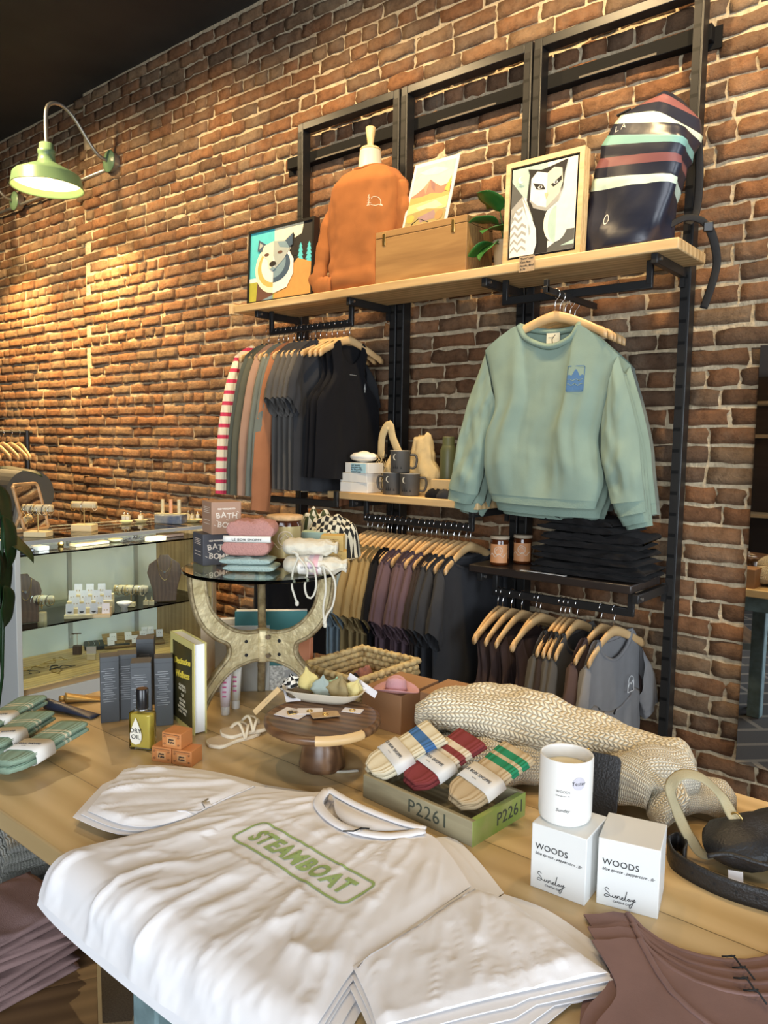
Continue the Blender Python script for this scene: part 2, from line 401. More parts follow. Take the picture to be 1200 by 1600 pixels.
# ================================================================ the setting
def brick_material():
    m = bpy.data.materials.new('brick'); m.use_nodes = True; nt = m.node_tree; b = nt.nodes['Principled BSDF']; L = nt.links; N = nt.nodes.new
    b.inputs['Roughness'].default_value = .85; b.inputs['Specular IOR Level'].default_value = .25
    g = N('ShaderNodeNewGeometry')
    r = ramp(nt, [(0, (.15, .080, .042)), (.2, (.24, .112, .052)), (.4, (.20, .112, .060)), (.6, (.275, .125, .055)), (.78, (.25, .155, .085)), (.9, (.13, .074, .044)), (1, (.28, .18, .10))])
    L.new(g.outputs['Random Per Island'], r.inputs[0])
    tc = N('ShaderNodeTexCoord')
    n = N('ShaderNodeTexNoise'); n.inputs['Scale'].default_value = 22; n.inputs['Detail'].default_value = 8; n.inputs['Roughness'].default_value = .7; L.new(tc.outputs['Object'], n.inputs[0])
    r2 = ramp(nt, [(.3, (.45, .42, .40)), (.52, (1, 1, 1)), (.75, (1.35, 1.3, 1.25))]); L.new(n.outputs[0], r2.inputs[0])
    mx = N('ShaderNodeMix'); mx.data_type = 'RGBA'; mx.blend_type = 'MULTIPLY'; mx.inputs[0].default_value = .8; L.new(r.outputs[0], mx.inputs[6]); L.new(r2.outputs[0], mx.inputs[7])
    # smeared lime on the faces
    n2 = N('ShaderNodeTexNoise'); n2.inputs['Scale'].default_value = 3.1; n2.inputs['Detail'].default_value = 9; n2.inputs['Roughness'].default_value = .72; L.new(tc.outputs['Object'], n2.inputs[0])
    r3 = ramp(nt, [(.48, (0, 0, 0)), (.74, (.5, .5, .5))]); L.new(n2.outputs[0], r3.inputs[0])
    m2 = N('ShaderNodeMix'); m2.data_type = 'RGBA'; L.new(r3.outputs[0], m2.inputs[0]); L.new(mx.outputs[2], m2.inputs[6]); m2.inputs[7].default_value = (.38, .29, .20, 1)
    L.new(m2.outputs[2], b.inputs['Base Color'])
    n4 = N('ShaderNodeTexNoise'); n4.inputs['Scale'].default_value = 95; n4.inputs['Detail'].default_value = 7; n4.inputs['Roughness'].default_value = .75; L.new(tc.outputs['Object'], n4.inputs[0])
    hh_ = N('ShaderNodeMath'); hh_.operation = 'MULTIPLY_ADD'; L.new(n4.outputs[0], hh_.inputs[0]); hh_.inputs[1].default_value = .55; L.new(n.outputs[0], hh_.inputs[2])
    bp = N('ShaderNodeBump'); bp.inputs['Strength'].default_value = 1; bp.inputs['Distance'].default_value = .014; L.new(hh_.outputs[0], bp.inputs['Height']); L.new(bp.outputs[0], b.inputs['Normal'])
    return m
BRICK = brick_material()
MORTAR = mat('mortar', (.48, .385, .25), .95, var=.25, vscale=30, bump=1, bscale=55)
PIL = -5.15                                   # left of this the wall steps back a little
random.seed(11)
def brick_face(mb, x0, x1, z0, z1, y):
    nx = 5 if x1-x0 > .13 else 3; nz = 3
    out = max(.009, random.gauss(.014, .004)); tilt = random.gauss(0, .003); rows = []
    sd = random.random()*50
    for k in range(nz+3):
        row = []
        for i in range(nx+3):
            edge = i in (0, nx+2) or k in (0, nz+2)
            u = min(max((i-1)/nx, 0), 1); v = min(max((k-1)/nz, 0), 1)
            x = x0+(x1-x0)*u; z = z0+(z1-z0)*v
            nzv = noise.noise((x*13, z*23, sd))
            if u in (0, 1): x += noise.noise((sd, z*38, u))*.012
            if v in (0, 1): z += noise.noise((x*24, sd, v))*.010
            on = (u in (0, 1)) or (v in (0, 1))
            d = max(.007, out+tilt*(u-.5)+nzv*.004)-(.003 if on else 0)
            if edge: d = -.004
            row.append((x, y-max(d, -.004), z))
        rows.append(row)
    mb.grid(rows)
mb = MB(); C_H = .0706; BL = .216
nrow = int((3.97)/C_H)
for rI in range(nrow+1):
    z0 = rI*C_H+.008; hdr = rI % 6 == 2
    bl = BL/2 if hdr else BL
    x = -9.1+(0 if hdr else (BL/2 if rI % 2 else 0))+random.uniform(-.03, .03)
    while x < .75:
        ln = bl*random.uniform(.93, 1.07)
        if random.random() < .08 and not hdr: ln *= .55
        y = .035 if x+ln/2 < PIL else 0
        dz = noise.noise((x*.5, rI*.3, 2))*.008
        zt = min(z0+C_H-.0145+random.gauss(0, .0015), 3.962)
        if zt-z0 > .02: brick_face(mb, x+.006, x+ln-.006, z0+dz, zt+dz, y)
        x += ln
wall = mb.build('wall_back', BRICK, smooth=False); struct(wall)
for p in wall.data.polygons: p.use_smooth = True
# mortar bed: a wavy surface behind the bricks, with the small step of the pilaster
mm = MB(); rows = []
for j in range(0, 201):
    z = 3.99*j/200; row = []
    for i in range(0, 493):
        x = -9.1+.02*i
        row.append((x, (.035 if x < PIL else 0)-.003-.004*noise.noise((x*9, z*17, 0)), z))
    rows.append(row)
mm.grid(rows); mo = mm.build('mortar_bed', MORTAR, wall, smooth=True)
ceil = MB().box((-3.0, -3.2, 4.02), (12.6, 6.9, .1)).build('ceiling', mat('black_ceiling', (.028, .026, .023), .8, var=.3, vscale=2)); struct(ceil)
def carpet_mat():
    m = bpy.data.materials.new('carpet'); m.use_nodes = True; nt = m.node_tree; b = nt.nodes['Principled BSDF']; L = nt.links; N = nt.nodes.new
    b.inputs['Roughness'].default_value = 1
    tc = N('ShaderNodeTexCoord'); mp = N('ShaderNodeMapping'); L.new(tc.outputs['Object'], mp.inputs[0]); mp.inputs['Rotation'].default_value[2] = .78
    k = N('ShaderNodeTexBrick'); k.inputs['Scale'].default_value = 1; k.inputs['Brick Width'].default_value = .62; k.inputs['Row Height'].default_value = .21; k.inputs['Mortar Size'].default_value = .018
    k.inputs['Color1'].default_value = (.06, .055, .05, 1); k.inputs['Color2'].default_value = (.085, .075, .065, 1); k.inputs['Mortar'].default_value = (.30, .26, .20, 1); L.new(mp.outputs[0], k.inputs[0])
    n = N('ShaderNodeTexNoise'); n.inputs['Scale'].default_value = 220; L.new(tc.outputs['Object'], n.inputs[0])
    mx = N('ShaderNodeMix'); mx.data_type = 'RGBA'; mx.blend_type = 'MULTIPLY'; mx.inputs[0].default_value = .8; L.new(k.outputs[0], mx.inputs[6]); L.new(n.outputs[0], mx.inputs[7]); L.new(mx.outputs[2], b.inputs['Base Color'])
    bp = N('ShaderNodeBump'); bp.inputs['Strength'].default_value = .6; L.new(n.outputs[0], bp.inputs['Height']); L.new(bp.outputs[0], b.inputs['Normal'])
    return m
struct(MB().box((-3.0, -3.2, -.05), (12.6, 6.9, .1)).build('floor', carpet_mat()))
PLASTER = mat('plaster', (.22, .20, .18), .9, var=.08, vscale=3)
struct(MB().box((-9.15, -3.2, 2.0), (.1, 6.9, 4.0)).build('wall_left', PLASTER))
# front wall (behind the camera) with the shop window, right wall with the glazed door
f = MB(); f.box((-5.2, -6.6, 2.0), (8.0, .12, 4.0)); f.box((1.2, -6.6, .3), (4.8, .12, .6)); f.box((1.2, -6.6, 3.6), (4.8, .12, .8))
struct(f.build('wall_front', PLASTER))
f = MB(); f.box((3.6, -1.9, 2.0), (.12, 3.8, 4.0)); f.box((3.6, -5.2, 2.0), (.12, 2.8, 4.0)) if False else None
f = MB(); f.box((3.6, -.7, 2.0), (.12, 1.7, 4.0)); f.box((3.6, -5.15, 2.0), (.12, 2.9, 4.0)); f.box((3.6, -2.6, 3.5), (.12, 2.2, 1.0))
struct(f.build('wall_right', PLASTER))
BLACKM = mat('black_steel', (.012, .012, .012), .42, spec=.5, bump=.03, bscale=300)
wf = MB(); 
for x in (-1.17, .03, 1.2, 2.37, 3.5): wf.box((x, -6.6, 1.9), (.06, .08, 2.6))
for z in (.63, 3.17): wf.box((1.17, -6.6, z), (4.7, .08, .06))
win = struct(wf.build('window_1', BLACKM)); 
MB().box((1.17, -6.6, 1.9), (4.7, .008, 2.5)).build('pane', clear_glass('pane_glass'), win)

# ================================================================ wall fixture
FY = -.11                                      # front of the uprights
SLOTM = stripes('slot_rows', [(0, (.002, .002, .002)), (.16, (.016, .015, .014))], 2, .0762, rough=.5)
def upright_frame(x0, x1, label):
    t = thing('upright_frame', label, 'display frame', ((x0+x1)/2, FY+.03, 0), 0, 'slotted steel wall frames')
    hw = (x1-x0)/2
    for s in (-1, 1):
        p = MB().box((s*(hw-.018), 0, 1.6), (.036, .055, 3.2)).build('post', BLACKM, t, bevel=.003)
        MB().box((s*(hw-.018)-.004, -.0277, 1.64), (.026, .002, 3.04)).build('slot_strip', SLOTM, p)
    MB().box((0, 0, 3.182), (2*hw-.07, .055, .036)).build('top_bar', BLACKM, t, bevel=.003)
    return t
upright_frame(-2.907, -2.255, 'black slotted steel wall frame above the bear painting, leftmost of three')
upright_frame(-2.245, -1.588, 'black slotted steel wall frame behind the mountain print, middle of three')
upright_frame(-1.592+.012, -.93, 'black slotted steel wall frame behind the backpack, rightmost of three')
RAILM = mat('matt_black', (.005, .005, .005), .8, spec=.2)
t = thing('wall_rail', 'long black steel rail bolted to the brick behind the three frames', 'rail', (-1.98, -.03, 3.03))
MB().box((0, 0, .02), (2.12, .05, .055)).build('bar', RAILM, t, bevel=.003)
for x in (-1.06, 1.06): MB().box((x, .012, .01), (.05, .006, .075)).build('end_tab', RAILM, t)
for x in (-.7, .05, .72):
    MB().box((x, -.0255, .0), (.3, .004, .008)).build('slot_line', mat('rail_wear', (.10, .085, .065), .7), t)

SHELFWOOD = wood('pine_shelf', (.78, .56, .28), (.50, .32, .14), 0, 1.0, .5, knots=True)
DARKWOOD = wood('black_shelf_wood', (.035, .026, .022), (.018, .013, .011), 0, 1, .35)
t = thing('wooden_shelf', 'long thick pine board shelf carrying the paintings, mannequin and backpack', 'shelf', (-1.96, -.268, 2.262))
MB().box((0, 0, 0), (2.17, .27, .036)).build('board', SHELFWOOD, t, bevel=.004)
tg = thing('shelf_tag', 'small pale wooden price tag at the left end of the long pine shelf', 'tag', (-3.058, -.39, 2.262))
MB().box((0, 0, 0), (.025, .05, .05)).build('tag_card', SHELFWOOD, tg, bevel=.002)
def bracket(x, z, label, ln=.28, group='black shelf brackets'):
    t = thing('shelf_bracket', label, 'bracket', (x, -.114, z), 0, group)
    MB().box((0, -ln/2, -.016), (.022, ln, .032)).build('arm', BLACKM, t, bevel=.002)
    MB().box((0, -.006, -.03), (.016, .012, .07)).build('hook_plate', BLACKM, t)
    MB().tube([(.012, -ln+.02, -.016), (.02, -ln+.02, -.016)], .006, 8).build('screw', mat('steel', (.6, .6, .6), .3, 1), t)
    return t
for x, n in ((-2.89, 'at the left end of the pine shelf'), (-2.29, 'under the pine shelf beneath the wooden chest'), (-1.60, 'under the pine shelf beneath the owl painting'), (-.955, 'at the right end of the pine shelf under the backpack')):
    bracket(x, 2.243, 'black steel shelf bracket '+n)
def hang_rail(x0, x1, y, z, top, label):
    t = thing('hang_rail', label, 'clothes rail', ((x0+x1)/2, y, z), 0)
    h = (x1-x0)/2
    MB().box((0, 0, 0), (2*h, .014, .03)).build('rail', BLACKM, t, bevel=.003)
    for s in (-1, 1): MB().box((s*(h-.012), 0, (top-z)/2), (.022, .016, top-z)).build('drop_arm', BLACKM, t, bevel=.002)
    return t
RY = -.33
hang_rail(-2.862, -2.315, RY, 2.145, 2.244, 'black hanging rail under the left end of the pine shelf')
hang_rail(-1.572, -.99, -.30, 2.165, 2.244, 'black hanging rail under the right end of the pine shelf')
# middle bay pine shelf with the mugs
t = thing('wooden_shelf', 'short pine shelf in the middle bay carrying mugs and tote bags', 'shelf', (-1.99, -.274, 1.382))
MB().box((0, 0, 0), (.80, .27, .032)).build('board', SHELFWOOD, t, bevel=.004)
for x, n in ((-2.26, 'left'), (-1.63, 'right')): bracket(x, 1.365, 'black bracket under the %s end of the short pine mug shelf' % n)
hang_rail(-2.235, -1.655, RY, 1.285, 1.366, 'black hanging rail packed with tees under the short pine shelf')
# right bay black shelf
t = thing('black_shelf', 'dark stained wood shelf carrying black folded trousers and amber candles', 'shelf', (-1.30, -.272, 1.138))
MB().box((0, 0, 0), (.65, .272, .03)).build('board', DARKWOOD, t, bevel=.004)
for x, n in ((-1.585, 'left'), (-.965, 'right')): bracket(x, 1.122, 'black bracket under the %s end of the dark shelf' % n)
hang_rail(-1.56, -.99, RY, 1.045, 1.123, 'black hanging rail with grey tees and brown tanks under the dark shelf')
# ================================================================ hangers and garments
HANGW = wood('hanger_wood', (.72, .49, .24), (.52, .32, .14), 0, 1.5, .4)
STEEL = mat('chrome_wire', (.75, .74, .72), .2, 1)
ORD = ['first', 'second', 'third', 'fourth', 'fifth', 'sixth', 'seventh', 'eighth', 'ninth', 'tenth', 'eleventh', 'twelfth', 'thirteenth', 'fourteenth', 'fifteenth', 'sixteenth', 'seventeenth', 'eighteenth', 'nineteenth', 'twentieth', 'twenty-first', 'twenty-second', 'twenty-third', 'twenty-fourth', 'twenty-fifth', 'twenty-sixth']
def make_hanger(label, group):
    t = thing('clothes_hanger', label, 'hanger', (0, 0, 0), 0, group)
    rings = []
    for i in range(25):
        q = -1+2*i/24; x = q*.205; a = abs(q)
        zc = -.092-.078*a**1.35; h = .020-.006*a+(.004 if a > .9 else 0); y = -.018*a*a
        if a > .985: h *= .75
        rings.append([Vector((x, y+.0065*cos(2*pi*k/10), zc+h*sin(2*pi*k/10))) for k in range(10)])
    o = MB().loft(rings).build('wooden_body', HANGW, t, smooth=True)
    path = [(0, 0, -.076), (0, 0, -.045)]+[(-.006+.0185*cos(a), 0, -.0165+.0185*sin(a)+.0) for a in [radians(-40+v) for v in range(0, 231, 15)]]
    path = [(0, 0, -.08), (0, 0, -.05), (.004, 0, -.038)]+[(.018*cos(radians(v)), 0, -.016+.018*sin(radians(v))) for v in range(-35, 200, 15)]
    MB().tube(path, .0017, 6).build('hook', STEEL, t, smooth=True)
    return t
HANGER = None
def hanger(loc, rz, label, group):
    global HANGER
    if HANGER is None:
        HANGER = make_hanger(label, group); h = HANGER; h.location = loc; h.rotation_euler = (0, 0, rz)
    else: h = dup(HANGER, loc, rz, label); h['group'] = group
    return h
def garment_mesh(hw=.25, hs=.215, L=.68, sleeve='short', th=.02, nw=.085, df=.085, slope=.055, ad=.20, fold=.012, seed=0, taper=0, top=-.080, rib=True, cuff=False, slen=.2, db=.016, ribr=.0075):
    mb = MB(); z0 = top; zs = z0-slope
    front = [(-hs, 0, zs), (-(hs+nw)/2, 0, z0-slope*.42), (-nw, 0, z0), (-nw*.75, 0, z0-df*.6), (0, 0, z0-df), (nw*.75, 0, z0-df*.6), (nw, 0, z0), ((hs+nw)/2, 0, z0-slope*.42), (hs, 0, zs)]
    back = [(-hs, 0, zs), (-(hs+nw)/2, 0, z0-slope*.42), (-nw, 0, z0), (-nw*.6, 0, z0-db*.75), (0, 0, z0-db), (nw*.6, 0, z0-db*.75), (nw, 0, z0), ((hs+nw)/2, 0, z0-slope*.42), (hs, 0, zs)]
    ax = hw-.01 if sleeve != 'none' else hw*.93
    inn = hs if sleeve != 'none' else hs-.02
    lf = [(-hw-taper, 0, -L), (-hw, 0, -L*.6), (-ax, 0, zs-ad), (-inn, 0, zs-ad*.55), (-hs, 0, zs)]
    rt = [(-p[0], 0, p[2]) for p in lf]
    bot = [(-hw-taper, 0, -L), (0, 0, -L-.012), (hw+taper, 0, -L)]
    nu, nv = 26, 26
    gF = coons(bot, front, lf, rt, nu, nv); gB = coons(bot, back, lf, rt, nu, nv)
    tf = lambda v: max(th*(1-.75*v**3), .0072 if top < -.05 else .002)
    shell(mb, gF, (0, -1, 0), tf, fold, (16, 2.5), seed, .75, gB)
    if sleeve != 'none':
        for s in (-1, 1):
            S = (s*(hs-.008), 0, zs+.006); A = (s*(hw-.025), 0, zs-ad)
            if sleeve == 'short':
                C1 = (s*(hs+.085), 0, zs-slen); C2 = (s*(hw-.005), 0, zs-slen-.085)
                outer = [C1, (s*(hs+.06), 0, zs-slen*.5), S]; inner = [C2, A]; cuffe = [C1, C2]; hole = [S, A]
            else:
                C1 = (s*(hs+.105), 0, zs-slen); C2 = (s*(hs+.01), 0, zs-slen-.012)
                outer = [C1, (s*(hs+.10), 0, zs-slen*.6), (s*(hs+.05), 0, zs-slen*.2), S]; inner = [C2, (s*(hs-.005), 0, zs-slen*.6), A]; cuffe = [C1, C2]; hole = [S, A]
            g = coons(cuffe, hole, outer, inner, 8, 14)
            g = [[p+Vector((0, -.008*sin(pi*j/14)-(.02*(1-j/14) if sleeve == 'short' else 0), 0)) for p in row] for j, row in enumerate(g)]
            shell(mb, g, (0, -1, 0), .022, .009, (7, 3), seed+s*5+2, .4)
            if cuff or sleeve == 'long':
                pass
    if rib:
        fr = [Vector(p)+Vector((0, -.006, 0)) for p in crv(front[2:7], 14)]; bk = [Vector(p)+Vector((0, .006, 0)) for p in crv(back[2:7], 10)][::-1]
        loop = fr+bk[1:-1]
        mb.tube(loop+[loop[0]], ribr, 6, cap=False)
    me = mb.build('garment', fabric('tmp_fabric', (.5, .5, .5)), smooth=True, weld=False)
    return me
PROTO = {}
def garment(kind, name, label, cat, m, loc, rz, group=None, **kw):
    k = kind+repr(sorted(kw.items()))
    if k not in PROTO:
        o = garment_mesh(**kw); PROTO[k] = o; o.name = name; o.data.name = kind
    else: o = PROTO[k].copy(); COL.objects.link(o); o.name = name
    slotmat(o, m); o.location = loc; o.rotation_euler = (0, 0, rz)
    return tag(o, label, cat, group)
SIDE = pi/2
fab = lambda n, c: fabric('cloth_'+n, c)
CG = dict(charcoal=(.036, .037, .041), black=(.007, .007, .009), grey=(.085, .080, .074), midgrey=(.20, .20, .205), sage=(.24, .34, .29), deepgreen=(.075, .085, .07), olive=(.10, .10, .07),
          tan=(.30, .22, .10), rust=(.36, .15, .07), rose=(.36, .22, .15), bluegrey=(.19, .25, .29), plum=(.115, .075, .09), darkbrown=(.035, .025, .022), brown=(.085, .055, .05), greygreen=(.15, .165, .14))
TOPZ = 2.162
# ---- rail under the left end of the long shelf
left_rail = [('striped', 'cream pink-striped sweater', 'long'), ('deepgreen', 'dark green long sleeved top', 'long'), ('olive', 'olive long sleeved top', 'long'), ('rose', 'rose beige long sleeved top', 'long'),
             ('greygreen', 'grey green sweatshirt', 'long'), ('greygreen', 'grey green sweatshirt', 'long'), ('rust', 'rust orange sweatshirt', 'long'), ('grey', 'dark grey tee', 'short'), ('grey', 'dark grey tee', 'short'), ('grey', 'dark grey tee', 'short'),
             ('grey', 'dark grey tee', 'short'), ('charcoal', 'charcoal tee', 'short'), ('black', 'black tank top', 'none'), ('black', 'black tank top', 'none'), ('black', 'black tank with chest print', 'none')]
STRIPE = stripes('pink_stripes', [(0, (.80, .70, .50)), (.66, (.62, .05, .10))], 2, .052, ribs=90, ribaxis=0)
xs = []
for i in range(len(left_rail)): xs.append(-2.84+.50*i/(len(left_rail)-1)+(.004 if i % 3 else 0))
xs[0] -= .03
for i, (c, lab, sl) in enumerate(left_rail):
    m = STRIPE if c == 'striped' else fab(c, CG[c])
    where = '%s from left under the bear painting' % ORD[i]
    hanger((xs[i], RY, TOPZ), SIDE+random.uniform(-.05, .05), 'pale wooden hanger, '+where, 'hangers under the left of the pine shelf')
    kw = dict(hw=.235, hs=.205, L=.76, sleeve=sl, th=.012, slope=.060, fold=.008, seed=i % 3, nw=.11, df=.07, top=-.094)
    if sl == 'long': kw.update(slen=.64 if c != 'rust' else .70, hw=.24, L=.72, seed=i % 2)
    if sl == 'none': kw.update(hs=.125, nw=.075, df=.10, slope=.03, ad=.22, hw=.205, L=.70, th=.018, rib=False, taper=.015, seed=0, top=-.1)
    g = garment('g_'+sl, 'sweater' if c == 'striped' else 'tank_top' if sl == 'none' else 'sweatshirt' if sl == 'long' else 't_shirt', lab+', '+where, 'top' if sl == 'none' else 'sweater' if sl == 'long' else 'shirt', m, (xs[i]+.003, RY, TOPZ), SIDE+random.uniform(-.07, .07), 'tops on the left rail', **kw)
    if i == len(left_rail)-1:
        PRN = mat('print_grey', (.35, .37, .37), .8)
        text('-------', 'chest_print', PRN, face_M((0, -.02, -.245), (1, 0, 0), (0, 0, 1)), .02, g, align='CENTER')
        p = MB(); p.prism([(0, .03), (.006, .004), (.002, .004), (.002, -.01), (-.002, -.01), (-.002, .004), (-.006, .004)], .001, face_M((.075, -.026, -.31), (1, 0, 0), (0, 0, 1))); p.build('tree_print', PRN, g)
# ---- packed rail under the mug shelf
mid = [('bluegrey', 'blue grey tee')]*3+[('tan', 'tan olive tee')]*4+[('black', 'black tee')]*2+[('plum', 'plum tee')]*6+[('darkbrown', 'dark brown tee')]*2+[('charcoal', 'charcoal tee')]*3
n = len(mid); GZ = 1.302
for i, (c, lab) in enumerate(mid):
    x = -2.205+.53*i/(n-1)+(.014 if i > 9 else 0)-.008+random.uniform(-.005, .005)
    where = '%s from left on the rail under the mugs' % ORD[i]
    a = SIDE+random.uniform(-.13, .10)
    hanger((x, RY, GZ), a, 'wooden hanger, '+where, 'hangers on the packed middle rail')
    garment('g_mid', 't_shirt', lab+', '+where, 'shirt', fab(c, CG[c]), (x+.002, RY, GZ), a, 'tees on the packed middle rail', hw=.25, hs=.225, L=.66, sleeve='short', th=.010, nw=.15, df=.06, top=-.120, slope=.045, fold=.007, seed=i % 3, slen=.22)
# ---- rail under the dark shelf: brown tanks, then grey tees
right = [('brown', 'brown ribbed tank top', 0, 764), ('brown', 'brown ribbed tank top', 0, 786), ('brown', 'brown ribbed tank top', 0, 800), ('brown', 'brown ribbed tank top', 0, 816), ('brown', 'brown ribbed tank top', 0, 838), ('brown', 'brown ribbed tank top', 0, 845),
         ('grey', 'dark grey tee', 1, 877), ('darkbrown', 'dark brown tee', 1, 884), ('grey', 'dark grey tee', 1, 891), ('grey', 'dark grey tee', 1, 903), ('brown', 'brown tee', 1, 941), ('midgrey', 'mid grey tee with white print', 1, 952)]
HZ = 1.062
for i, (c, lab, sl, px) in enumerate(right):
    x = P(px, 925, Y=RY).x; x = max(-1.535, min(-1.000, x+(.022 if i == 11 else 0)))
    where = '%s from left under the dark shelf' % ORD[i]
    a = SIDE+random.uniform(-.1, .1)
    a = SIDE-.07 if i > 9 else a
    hanger((x, RY, HZ), a, 'wooden hanger, '+where, 'hangers under the dark shelf')
    if sl: kw = dict(hw=.235, hs=.205, L=.62, sleeve='short', th=.014, slope=.075, fold=.008, seed=i % 3, slen=.2, nw=.125, df=.09, top=-.105)
    else: kw = dict(hw=.16, hs=.15, L=.60, sleeve='none', th=.016, slope=.03, fold=.016, seed=i % 2, nw=.12, df=.12, ad=.2, top=-.15, rib=False)
    g = garment('g_right%d' % sl, 't_shirt' if sl else 'tank_top', lab+', '+where, 'shirt' if sl else 'top', fab(c, CG[c]), (x+.003, RY, HZ), a, 'tops under the dark shelf', **kw)
    if i == 11:
        WP = mat('print_white', (.75, .77, .78), .8); M = face_M((.09, -.028, -.30), (1, 0, 0), (0, 0, 1))
        pm = MB(); pm.tube([M @ Vector(p) for p in [(-.022, -.025, 0), (.022, -.025, 0), (.022, .01, 0), (.015, .028, 0), (0, .034, 0), (-.015, .028, 0), (-.022, .01, 0), (-.022, -.025, 0)]], .0012, 4)
        pm.tube([M @ Vector(p) for p in [(-.022, -.008, 0), (-.008, .012, 0), (0, .002, 0), (.01, .016, 0), (.022, -.004, 0)]], .0012, 4); pm.build('chest_print', WP, g)
# dark sweatshirt with a small badge seen below the glass table
g = garment('g_dark', 'sweatshirt', 'black sweatshirt with oval badge hanging behind the glass topped stand', 'sweater', fab('black', CG['black']), (-2.50, -.42, 1.36), .12, None, hw=.25, hs=.22, L=.70, sleeve='long', th=.03, slen=.55, seed=1)
MB().lathe([(.0, 0), (.028, 0), (.028, .002), (0, .002)], 20).build('badge', mat('badge_grey', (.16, .17, .15), .6), g).matrix_local = face_M((.09, -.045, -.33), (1, 0, 0), (0, 0, 1))
bt = hang_rail(-2.85, -2.31, -.42, 1.342, 1.40, 'black hanging rail low in the left bay behind the glass topped stand')
hanger((-2.50, -.42, 1.36), .12, 'wooden hanger of the black sweatshirt behind the glass topped stand', 'hangers under the left of the pine shelf')

# ---- sage sweatshirts on the face-out arm
SY = -.44
arm = thing('face_out_arm', 'black steel face-out arm holding the sage sweatshirts', 'clothes arm', (-1.30, 0, 2.135))
AX = P(868, 452, Y=SY).x
arm.location.x = AX; arm.location.z = P(868, 452, Y=SY).z-.012; AZ = arm.location.z
MB().box((0, -.315, 0), (.016, .40, .022)).build('arm_bar', BLACKM, arm, bevel=.002)
MB().box((0, -.505, .012), (.016, .016, .045)).build('end_stop', BLACKM, arm, bevel=.002)
SAGE = fabric('sage_fleece', (.235, .315, .255), .9, .04, .1, 500)
SAGED = fabric('sage_rib', (.215, .295, .24), .9, .03, .25, 300)
S = lambda *pts: [P(x, y, Y=SY) for x, y in pts]
def sage(first, label, loc, m, md):
    root = thing('sweatshirt', label, 'sweater', (0, 0, 0), 0, 'sage sweatshirts on the face-out arm')
    mb = MB()
    hem = S((765, 770), (850, 777), (934, 783)); topF = S((759, 548), (785, 527), (813, 510), (826, 530), (862, 543), (894, 530), (907, 508), (940, 530), (967, 555)); topB = S((759, 548), (785, 527), (813, 510), (835, 516), (862, 518), (885, 515), (907, 508), (940, 530), (967, 555))
    lf = S((765, 770), (760, 730), (763, 682), (776, 640), (768, 590), (759, 548)); rt = S((934, 783), (942, 750), (934, 690), (944, 645), (956, 600), (967, 555))
    gF = coons(hem, topF, lf, rt, 40, 40); gB = coons(hem, topB, lf, rt, 40, 40)
    shell(mb, gF, (0, -1, 0), lambda v: .035*(1-.7*v**2)+.004, .024, (9, .9), 3, .8, gB, hem=5, fine=.003)
    for cuffe, hole, outer, inner, sd in (
        (S((704, 762), (746, 773)), S((760, 549), (781, 638)), S((704, 762), (718, 690), (733, 622), (760, 549)), S((746, 773), (759, 720), (766, 675), (781, 638)), 4),
        (S((957, 787), (1007, 782)), S((945, 645), (966, 556)), S((957, 787), (942, 735), (938, 680), (945, 645)), S((1007, 782), (1003, 735), (988, 640), (966, 556)), 8)):
        g = coons(cuffe, hole, outer, inner, 14, 34)
        shell(mb, g, (0, -1, 0), lambda v: .038*(1-.5*v), .016, (5, 3.2), sd, .5, hem=6)
    mb.build('body', m, root, smooth=True)
    rb = MB(); g = coons(S((770, 782), (850, 790), (930, 795)), S((766, 769), (850, 776), (934, 782)), S((770, 782), (766, 769)), S((930, 795), (934, 782)), 40, 4); shell(rb, g, (0, -1, 0), .0375, .0012, (11, 1.6), 3, .3); rb.build('hem_band', md, root, smooth=True)
    for q in ((S((702, 778), (736, 788)), S((705, 761), (746, 772))), (S((969, 808), (1009, 800)), S((957, 786), (1007, 781)))):
        cb = MB(); g = coons(q[0], q[1], [q[0][0], q[1][0]], [q[0][1], q[1][1]], 12, 4); shell(cb, g, (0, -1, 0), .03, .003, (5, 2), 1, .3); cb.build('cuff', md, root, smooth=True)
    fr = crv(topF[2:7], 20); bk = crv(topB[2:7], 14)[::-1]
    loop = [p+Vector((0, -.012-.010*sin(pi*i/20), 0)) for i, p in enumerate(fr)]+[p+Vector((0, .012, 0)) for p in bk[1:-1]]
    MB().tube(loop+[loop[0]], .011, 8, cap=False, flat=1).build('collar', md, root, smooth=True)
    if first:
        a, b_ = P(852, 522, Y=SY), P(875, 534, Y=SY)
        lb = MB().box(((a.x+b_.x)/2, SY+.004, (a.z+b_.z)/2), (.05, .003, .035)).build('neck_label', mat('cream_label', (.72, .66, .48), .8), root)
        lb2 = MB().tube([((a.x+b_.x)/2+.01, SY-.001, a.z-.005), ((a.x+b_.x)/2, SY-.004, a.z-.02), ((a.x+b_.x)/2+.004, SY-.006, a.z-.04)], .0014, 5).build('tag_cord', BLACKM, lb)
        text('------', 'label_print', mat('ink', (.02, .02, .02), .8), face_M(((a.x+b_.x)/2-.018, SY+.002, a.z-.012), (1, 0, 0), (0, 0, 1)), .009, lb)
    o = root; o.location = loc
    return root
s0 = sage(True, 'sage green sweatshirt with blue chest print, foremost on the face-out arm', (0, 0, 0), SAGE, SAGED)
pa, pb = P(886, 572, Y=SY-.04), P(910, 611, Y=SY-.04)
BL1 = mat('print_blue', (.06, .15, .30), .8); px_, pz_ = (pa.x+pb.x)/2, (pa.z+pb.z)/2; pw, ph = (pb.x-pa.x), pa.z-pb.z

